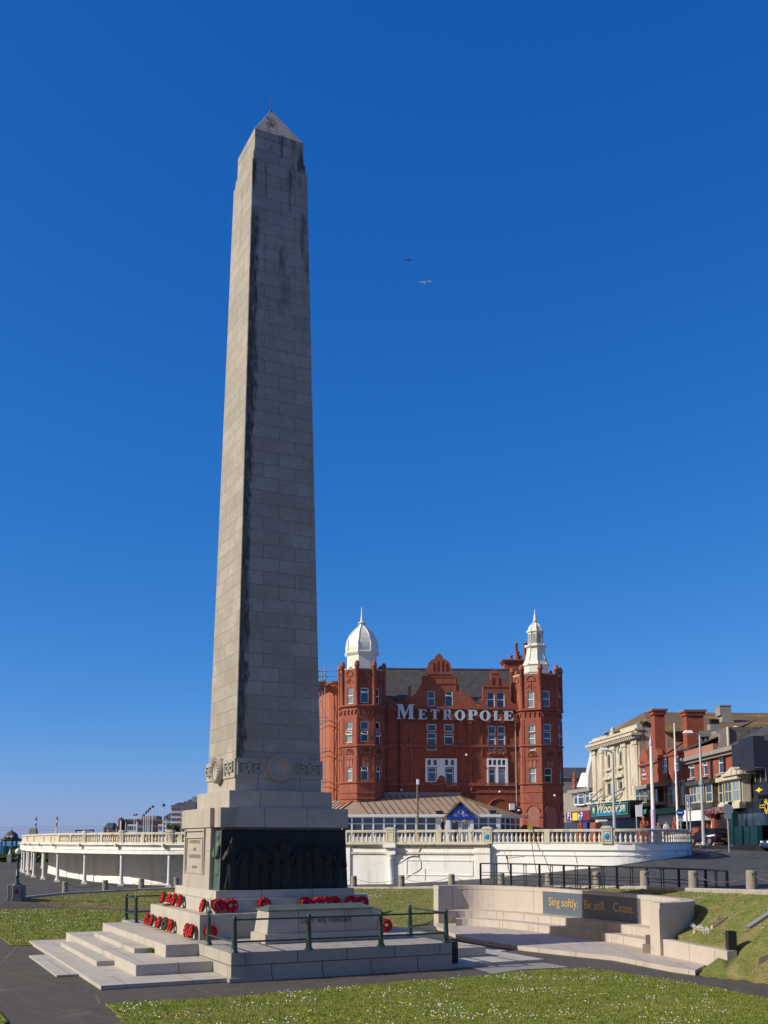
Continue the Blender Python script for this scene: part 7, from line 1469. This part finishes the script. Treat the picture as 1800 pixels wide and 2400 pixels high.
# cars ---------------------------------------------------------------
def car(name,label,P,ang,Lc,Wc,Hc,paint,suv=False):
    e=empty(name,P,label,'car'); M=Matrix.Translation(P)@Matrix.Rotation(ang,4,'Z')
    k=Lc; prof=[(-.5,.20),(-.505,.42),(-.495,.60),(-.47,.68),(-.30,.70),(.16,.69),(.34,.60),(.46,.52),(.495,.42),(.50,.22),(.40,.17),(-.42,.17)]
    H=Hc/1.0
    b=MB(); W2=Wc/2
    secs=[(-1,.90,.0),(-.86,1,.0),(.86,1,0),(1,.90,0)]
    vs=[];n=len(prof)
    for s_,sc_,_ in secs: vs+=[(x*k*(1-.015*(1-sc_)*10),s_*W2,(z*H-.30*H)*sc_+.30*H) for x,z in prof]
    b.add(vs,[(i*n+j,i*n+(j+1)%n,(i+1)*n+(j+1)%n,(i+1)*n+j) for i in range(3) for j in range(n)]+[tuple(range(n)),tuple(range(4*n-1,3*n-1,-1))],0,True,M)
    b.build('body',MAT[paint],e)
    b=MB(); cb=[(-.475,.66),(-.40,.93),(-.30,.995),(.02,1.0),(.10,.97),(.27,.66)]; n=len(cb); vs=[]
    for s_,wz in ((-1,.93),(1,.93)):
        vs+=[(x*k,s_*W2*(.93 if z<.7 else .76),z*H) for x,z in cb]
    b.add(vs,[(j,j+1,n+j+1,n+j) for j in range(n-1)]+[tuple(range(n)),tuple(range(2*n-1,n-1,-1))],0,False,M); cbn=b.build('cabin',MAT[paint],e)
    b=MB()
    for s_ in (-1,1):
        y=lambda z:s_*(W2*(.93-(z-.66)*.50)+.012)
        for q in ([(-.38,.72),(-.36,.90),(-.17,.93),(-.17,.72)],[(-.15,.72),(-.15,.93),(.03,.93),(.20,.72)]): b.add([(x*k,y(z),z*H) for x,z in q],[(0,1,2,3)],0,False,M)
    b.add([(-.476*k-.012,-W2*.72,.70*H),(-.476*k-.012,W2*.72,.70*H),(-.412*k-.015,W2*.66,.90*H),(-.412*k-.015,-W2*.66,.90*H)],[(0,1,2,3)],0,False,M)
    b.add([(.262*k+.01,-W2*.80,.70*H),(.262*k+.01,W2*.80,.70*H),(.13*k+.015,W2*.68,.93*H),(.13*k+.015,-W2*.68,.93*H)],[(0,1,2,3)],0,False,M)
    b.build('glass',MAT['pane_dark'],cbn,recalc=False)
    for sx in (-.30,.32):
        for s_ in (-1,1):
            Mw=M@Matrix.Translation((sx*k,s_*(W2-.02),.31))@Matrix.Rotation(R(90),4,'X')@Matrix.Translation((0,0,-.10)); w=MB().lathe([(.24,0),(.31,.02),(.315,.10),(.31,.18),(.24,.2)],18,M=Mw).build('wheel',MAT['tyre'],e); Mr=Mw; MB().lathe([(.02,-.015),(.20,-.012),(.225,.0)] if s_>0 else [(.225,.2),(.20,.212),(.02,.215)],12,M=Mr).build('rim',MAT['alloy'],w)
    for s_ in (-1,1):
        b=MB(); b.box(-.508*k,-.46*k,s_*W2*.72,s_*W2*.965,.50*H,.66*H,M=M); b.build('tail_light',MAT['tail'],e,bevel=.02); b=MB(); b.box(.44*k,.492*k,s_*W2*.6,s_*W2*.92,.42*H,.52*H,M=M); b.build('headlight',MAT['globe'],e,bevel=.02)
        b=MB(); b.box(.20*k,.24*k,s_*W2*.98,s_*W2*1.14,.66*H,.74*H,M=M); b.build('wing_mirror',MAT[paint],e,bevel=.02)
    MB().box(-.512*k,-.502*k,-.26,.26,.34*H,.42*H,M=M).build('number_plate',MAT['plate'],e)
P=at(1674,1981,84); car('parked_car','dark navy hatchback seen from behind, parked by the red brick terrace',Vector((P.x,85,3.265)),R(90+17),3.7,1.62,1.40,'carpaint')
P=at(1815,1978,76); car('parked_car','blue car at the right edge, only its wheel and bonnet in view',Vector((31.6,77.5,3.39)) if False else Vector((31.55,75.6,gz(31,75.6)+.02)),R(178),4.2,1.75,1.55,'carblue')
# people --------------------------------------------------------------
def person(P,ang,h,label,shirt,legs,look=0,arm='phone'):
    e=empty('person',P,label,'person'); k=h/1.75; M=Matrix.Translation(P)@Matrix.Rotation(ang,4,'Z')@Matrix.Scale(k,4)
    J={'pel':(0,0,.93,.135),'wai':(0,0,1.08,.125),'che':(0,.01,1.30,.155),'nk':(0,.015,1.46,.06),'hd0':(0,.03,1.56,.075),'hd':(0,.035,1.66,.098),
       'sL':(-.17,.01,1.40,.062),'eL':(-.23,.04,1.13,.045),'wL':(-.12,.22,1.10,.03),'sR':(.17,.01,1.40,.062),'eR':(.23,.04,1.13,.045),'wR':(.10,.24,1.14,.03),
       'hL':(-.09,0,.88,.09),'kL':(-.10,.03,.50,.06),'aL':(-.10,-.02,.09,.042),'fL':(-.11,.12,.04,.035),'hR':(.09,0,.88,.09),'kR':(.11,.06,.50,.06),'aR':(.12,.06,.09,.042),'fR':(.13,.20,.04,.035)}
    ids=list(J); E_=[('pel','wai'),('wai','che'),('che','nk'),('nk','hd0'),('hd0','hd'),('che','sL'),('sL','eL'),('eL','wL'),('che','sR'),('sR','eR'),('eR','wR'),('pel','hL'),('hL','kL'),('kL','aL'),('aL','fL'),('pel','hR'),('hR','kR'),('kR','aR'),('aR','fR')]
    me=bpy.data.meshes.new('body'); me.from_pydata([Vector(J[i][:3]) for i in ids],[(ids.index(a),ids.index(b)) for a,b in E_],[]); o=bpy.data.objects.new('body',me); COL.objects.link(o); o.parent=e
    md=o.modifiers.new('skin','SKIN'); 
    for i,n_ in enumerate(ids): v=me.skin_vertices[0].data[i]; v.radius=(J[n_][3],J[n_][3]*(.75 if n_ in('pel','wai','che') else 1)); v.use_root=(n_=='pel')
    o.modifiers.new('sub','SUBSURF').render_levels=2; o.modifiers['sub'].levels=2
    bpy.context.view_layer.update(); dg=bpy.context.evaluated_depsgraph_get(); m2=bpy.data.meshes.new_from_object(o.evaluated_get(dg)); o.modifiers.clear(); o.data=m2
    for mt in (MAT['skin'],MAT[shirt],MAT[legs],MAT['hair']): m2.materials.append(mt)
    for p in m2.polygons:
        c=p.center; p.use_smooth=True
        if c.z>1.63 or (c.z>1.55 and c.y<.0): p.material_index=3
        elif c.z>1.47: p.material_index=0
        elif c.z>.95: p.material_index=1 if not (c.y>.07 and c.z<1.2 and abs(c.x)>.06) else 0
        elif c.z>.06: p.material_index=2
        else: p.material_index=3
    o.matrix_basis=Matrix.Translation(-Vector(P))@M
    b=MB(); b.lathe([(.012,0),(.02,.02),(.008,.05)],6,c=(0,.135),z=1.60)   # nose
    for s_ in (-1,1): b.lathe([(.01,0),(.018,.02),(.01,.05)],6,c=(s_*.098,.03),z=1.61)
    b.v=[M@v for v in b.v]; b.build('face_details',MAT['skin'],o,recalc=True).matrix_basis=(o.matrix_basis).inverted()@Matrix.Identity(4) if False else Matrix.Identity(4)
    bpy.data.objects.remove(bpy.data.objects[o.children[0].name]) if len(o.children) else None
    for s_ in (-1,1):
        for f in range(4):
            b=MB(); x=s_*.11+(f-1.5)*.018; b.tube([M@Vector((x,.235,1.12)),M@Vector((x,.27,1.115)),M@Vector((x*.95,.285,1.10))],.008*k,5); b.build('finger',MAT['skin'],e)
    return e
p=at(1038,1945,67.8); person(Vector((p.x,67.8,3.41)),R(60),1.78,'man in dark grey tee shirt with head bowed, standing behind the balustrade','tee','jeans')
p=at(1543,1945,70); person(Vector((p.x,70,3.41)),R(150),1.52,'person with dark hair just right of the thick lilac pole, mostly hidden by the balustrade','brown','jeans')
p=at(1562,1945,70); person(Vector((p.x,70,3.41)),R(190),1.60,'person in white top behind the balustrade between the lilac pole and flagpole','plainwhite','jeans')
# ---------------------------------------------------------------- gulls
def gull(P,span,label,body,wing,dihed,rz=0,name='gull'):
    e=empty(name,P,label,'bird'); M=Matrix.Translation(P)@Matrix.Rotation(rz,4,'Z'); k=span/1.3
    b=MB(); b.lathe([(.01,-.30),(.05,-.22),(.085,-.05),(.09,.08),(.06,.2),(.055,.27),(.02,.33),(.005,.38)],10,M=M@Matrix.Scale(k,4)@Matrix.Rotation(R(-90),4,'X')); b.build('body',body,e)
    for s_ in (-1,1):
        z1_=dihed; W_=[(.05,.10,.02),(.32,.14,.02+z1_*.7),(.65,-.02,z1_*.35),(.62,-.08,z1_*.33),(.30,-.03,.01+z1_*.62),(.05,-.10,.0)]
        b=MB(); vs=[(s_*x,y,z) for x,y,z in W_]+[(s_*x,y,z-.02) for x,y,z in W_]; n=6; b.add([Vector(v)*k for v in vs],[tuple(range(n)),tuple(range(2*n-1,n-1,-1))]+[(i,(i+1)%n,n+(i+1)%n,n+i) for i in range(n)],0,False,M); b.build('wing',wing,e)
    b=MB(); b.add([Vector(v)*k for v in ((-.03,-.25,0),(.03,-.25,0),(.09,-.42,0),(-.09,-.42,0))],[(0,1,2,3)],0,False,M); b.build('tail',wing,e)
gull(at(956,609,60),.62,'dark brown bird gliding in the blue sky, the upper of the two','%s' and MAT['gulldark'],MAT['gulldark'],.02,R(15))
gull(at(997,663,62),.82,'white gull with raised wings in the blue sky, lower of the two',MAT['gull'],MAT['gull'],.25,R(-10))
gull(at(177,1882,200),1.0,'tiny distant white gull low over the left horizon, the upper one',MAT['gull'],MAT['gull'],.2); gull(at(171,1894,200),1.0,'tiny distant white gull low over the left horizon, the lower one',MAT['gull'],MAT['gull'],.1)
P=at(1724,1703,94.5); gull(P,.9,'white gull perched on top of the rough rendered gable',MAT['gull'],MAT['gull'],-.05,R(40))
# ---------------------------------------------------------------- far left: promenade lamps, kiosk, hedge, distant seafront
def capl(x,yt,yb,d,label,m):
    t=at(x,yt,d); z0=.45; e=empty('cone_capped_lamp',(t.x,d,z0),label,'street lamp','promenade lamps with dark conical caps')
    u=d/FPX; b=MB().lathe([(.16,0),(.13,2),(.09,t.z-26*u-z0)],8,c=(t.x,d),z=z0); b.build('shaft',MAT['polewhite'],e)
    z=t.z; MB().lathe([(4.2*u,-8.5*u),(3.0*u,-7.2*u),(1.5*u,-5.5*u),(1.0*u,-3*u),(.3*u,0)],12,c=(t.x,d),z=z).build('cap',MAT[m],e)
    MB().lathe([(.8*u,-26*u),(1.4*u,-20*u),(1.9*u,-18*u),(1.2*u,-16*u)],10,c=(t.x,d),z=z).build('lamp_bracket',MAT['black'],e); MB().lathe([(.8*u,-16*u),(2.2*u,-9*u)],10,c=(t.x,d),z=z).build('lens',MAT['globe'],e)
capl(85,1913,1955,116,'lamp with bluish black conical cap above the stone pier at the left','navy'); capl(134,1912,1955,116,'lamp with purple conical cap, second from the left','capred')
# dark rectangular frame behind the balustrade
a=at(178,1946,95); c=at(219,1947,95); e=empty('dark_barrier',(a.x,95,3.41),'dark square topped metal barrier behind the left balustrade','barrier'); b=MB(); b.tube([(a.x,95,3.41),(a.x,95,a.z)],.06,5); b.build('upright',MAT['black'],e); b=MB(); b.tube([(c.x,95,3.41),(c.x,95,a.z)],.06,5); b.build('upright',MAT['black'],e); MB().box(a.x-.05,c.x+.05,94.94,95.06,a.z-.06,a.z+.06).build('top_bar',MAT['black'],e)
# kiosk
K_=at(25,1985,185); u=185/FPX; kx=at(26,1985,185).x; e=empty('green_kiosk',(kx,185,.42),'green and white seafront kiosk with ornate lead dome roof','kiosk')
def ok(y): return CAMH-(y-1971)*u
MB().cbox(kx,185,14*u,14*u,.42,ok(1983)).build('dado',MAT['green'],e); b=MB()
for s_ in (-1,1):
    for q_ in (.45,1): b.cbox(kx+s_*17*u*q_,185-15*u,.12,.12,.42,ok(1972))
b.build('posts',MAT['rail_green'],e); MB().cbox(kx,185,17*u,16*u,ok(1972),ok(1970)).build('frieze',MAT['rail_green'],e)
b=MB(); b.lathe([(27*u,0),(27.5*u,1.0*u),(16*u,6*u),(14.5*u,9*u),(14*u,14*u),(8*u,19*u),(2*u,22*u),(1*u,23*u),(.6*u,29*u)],8,c=(kx,185),z=ok(1970),ph=R(22.5),smooth=False); b.build('roof',MAT['slate'],e); b=MB()
for dx in (-9,-1,8): b.lathe([(3.2*u,0),(3.2*u,1)],12,M=Matrix.Translation((kx+dx*u,185-13*u,ok(1961)))@Matrix.Rotation(R(90),4,'X'))
b.build('round_dormers',MAT['cream'],e)
# small memorial pillar
p=at(22.5,2018,150); e=empty('small_pillar',(p.x,150,.4),'small brown stone pillar with white figure on top, before the left hedge','pillar'); u=150/FPX; MB().cbox(p.x,150,5*u,5*u,.3,CAMH-(2002-1971)*u).build('shaft',MAT['concrete'],e); MB().lathe([(3*u,0),(2.2*u,6*u),(1*u,8*u),(1.5*u,10*u),(.3*u,12.5*u)],8,c=(p.x,150),z=CAMH-(2002-1971)*u).build('figure',MAT['plainwhite'],e)
# hedge of many leaf clumps
def foliage(name,label,cat,x0,x1,y0,y1,z0,zf,n,size,m='shrub'):
    b=MB(); rnd=random.Random(11)
    for _ in range(n):
        x=rnd.uniform(x0,x1);y=rnd.uniform(y0,y1); top=zf(x,y); z=z0+(top-z0)*rnd.random()**.6; c=Vector((x,y,z)); a=Vector((rnd.uniform(-1,1),rnd.uniform(-1,1),rnd.uniform(-.6,1))).normalized(); t=a.orthogonal().normalized(); s=size*rnd.uniform(.5,1.3); w=a.cross(t)
        b.add([c+t*s,c+w*s*.6,c-t*s,c-w*s*.6],[(0,1,2,3)])
    return tag(b.build(name,MAT[m],recalc=False),label,cat)
foliage('clipped_hedge','long dark green rounded shrubbery along the far left promenade edge','hedge',-66,-48,155,160,.3,lambda x,y:1.55+.5*math.sin(x*.7)+.35*math.sin(x*1.9+1)+(x+66)*.02,2600,.32)
foliage('clipped_hedge','dark shrub seen between the far colonnade columns','hedge',-47.5,-40,150,154,.3,lambda x,y:1.9+.4*math.sin(x*1.3),1200,.3)
# wires of lights
for k,(y0,y1,l) in enumerate(((1938,1936,'thin festoon cable across the low left sky, the upper one'),(1944,1944,'thin festoon cable across the low left sky, the lower one'))):
    b=MB(); pts=[]
    for s_ in range(5):
        for t in range(8): x=-5+s_*55+t*55/8; sag=3.0*(1-(2*t/8-1)**2); pts.append(at(x,y0+(y1-y0)*x/260+sag-1,118))
    b.tube(pts,.022,4); tag(b.build('festoon_cable',MAT['steel']),l,'cable','festoon cables')
# distant buildings, each a thing
def farb(name,label,x0,x1,y0,d,dep,m,roof=None,win=(0,0),wm='farglass'):
    a=at(x0,y0,d);c=at(x1,y0,d); e=empty(name,((a.x+c.x)/2,d,3),label,'building','distant seafront buildings'); MB().box(a.x,c.x,d,d+dep,2,a.z).build('wall',MAT[m],e)
    nx,nz=win
    if nx: 
        b=MB(); H=a.z-4.5
        for i in range(nx):
            for j in range(nz):
                w=(c.x-a.x)/nx; h=H/nz; b.box(a.x+w*(i+.25),a.x+w*(i+.75),d-.12,d-.02,4.5+h*(j+.2),4.5+h*(j+.75))
        o=b.build('windows',MAT[wm],e); o['kind']='stuff'
    if roof: b=MB(); r0,rm=roof; b.hull([(a.x-.3,d-.3),(c.x+.3,d-.3),(c.x+.3,d+dep),(a.x-.3,d+dep)],[(a.x+.5,d+dep*.4),(c.x-.5,d+dep*.4),(c.x-.5,d+dep*.6),(a.x+.5,d+dep*.6)],a.z+.002,a.z+r0); b.build('roof',MAT[rm],e)
    return e
farb('distant_hotel','long dark brick block with flat roof on the far left seafront',278,382,1920,430,30,'farred',win=(16,3),wm='fardark')
farb('distant_hotel','red end bay of the long flat roofed block',277,283.5,1919,428,20,'terra')
farb('distant_tower_block','grey rooftop block above the long flat roofed building',332,367,1912,436,12,'concrete',win=(6,1))
farb('distant_house','low white stepped house before the long dark block',299,322,1932,330,15,'farwhite',win=(5,2))
farb('distant_house','small grey house right of the white stepped one',322,336,1936,330,15,'concrete',win=(3,2))
farb('distant_house','small bright white box house near the right of the block',371,380,1932,310,12,'farwhite',win=(2,2))
farb('distant_terrace','white terrace with dark dormers left of the glazed one',384,400,1916,280,18,'farwhite',(1.5,'fardark'),(4,5))
farb('distant_terrace','tall pale terrace with many bay windows beside the memorial',401,424,1890,240,18,'farwhite',(1.2,'fardark'),(5,6))
farb('distant_terrace','pale blue terrace with dark roof touching the memorial',425,455,1894,225,18,'farwhite',(2.2,'fardark'),(6,6))
farb('distant_rooftop','grey square rooftop box highest beside the memorial',451,470,1867,230,8,'concrete')
farb('distant_rooftop','dark chimney block on the terrace roof',414,424,1884,243,6,'fardark'); farb('distant_rooftop','dark chimney stack right of the first on the terrace roofs',432,450,1878,236,6,'farred')
farb('distant_house','low dark house at the left end of the far skyline',243,262,1942,520,15,'farred',(3,'fardark')); farb('distant_house','low dark house left of the red end bay',262,276,1944,520,15,'fardark')
for i,(x,y0,d) in enumerate(((295,1926,200),(322,1925,190),(337,1912,230),(342,1907,220),(346.5,1903,210),(351,1898,200),(358,1893,190),(383.5,1890,160),(390,1918,200),(315,1912,260),(320.5,1911,250),(253,1941,260),(273,1939,250),(266,1947,270))):
    t=at(x,y0,d); e=empty('promenade_pole',(t.x,d,3.3),['short pale','slim pale','tall white'][i%3]+' ' if False else 'slim pale pole among the row on the distant left promenade','pole','slim poles along the distant promenade'); MB().lathe([(.13,0),(.07,t.z-3.3)],6,c=(t.x,d),z=3.3).build('shaft',MAT['polewhite'],e); MB().lathe([(.25,0),(.3,.2),(.1,.45)],6,c=(t.x,d),z=t.z).build('head',MAT['fardark'],e)
foliage('distant_bushes','dark green bushes at the foot of the distant terraces','bushes',at(400,1960,230).x,at(432,1960,230).x,225,230,2,lambda x,y:at(410,1936,230).z,500,.6)
t=at(284,1912,380); e=empty('cone_capped_lamp',(t.x,380,3),'dark conical capped lamp standing before the red end bay','street lamp','promenade lamps with dark conical caps'); MB().lathe([(.3,0),(.3,t.z-3)],6,c=(t.x,380),z=3).build('shaft',MAT['polewhite'],e); MB().lathe([(1.1,-1.4),(.3,-.6),(.1,0)],10,c=(t.x,380),z=t.z).build('cap',MAT['fardark'],e)
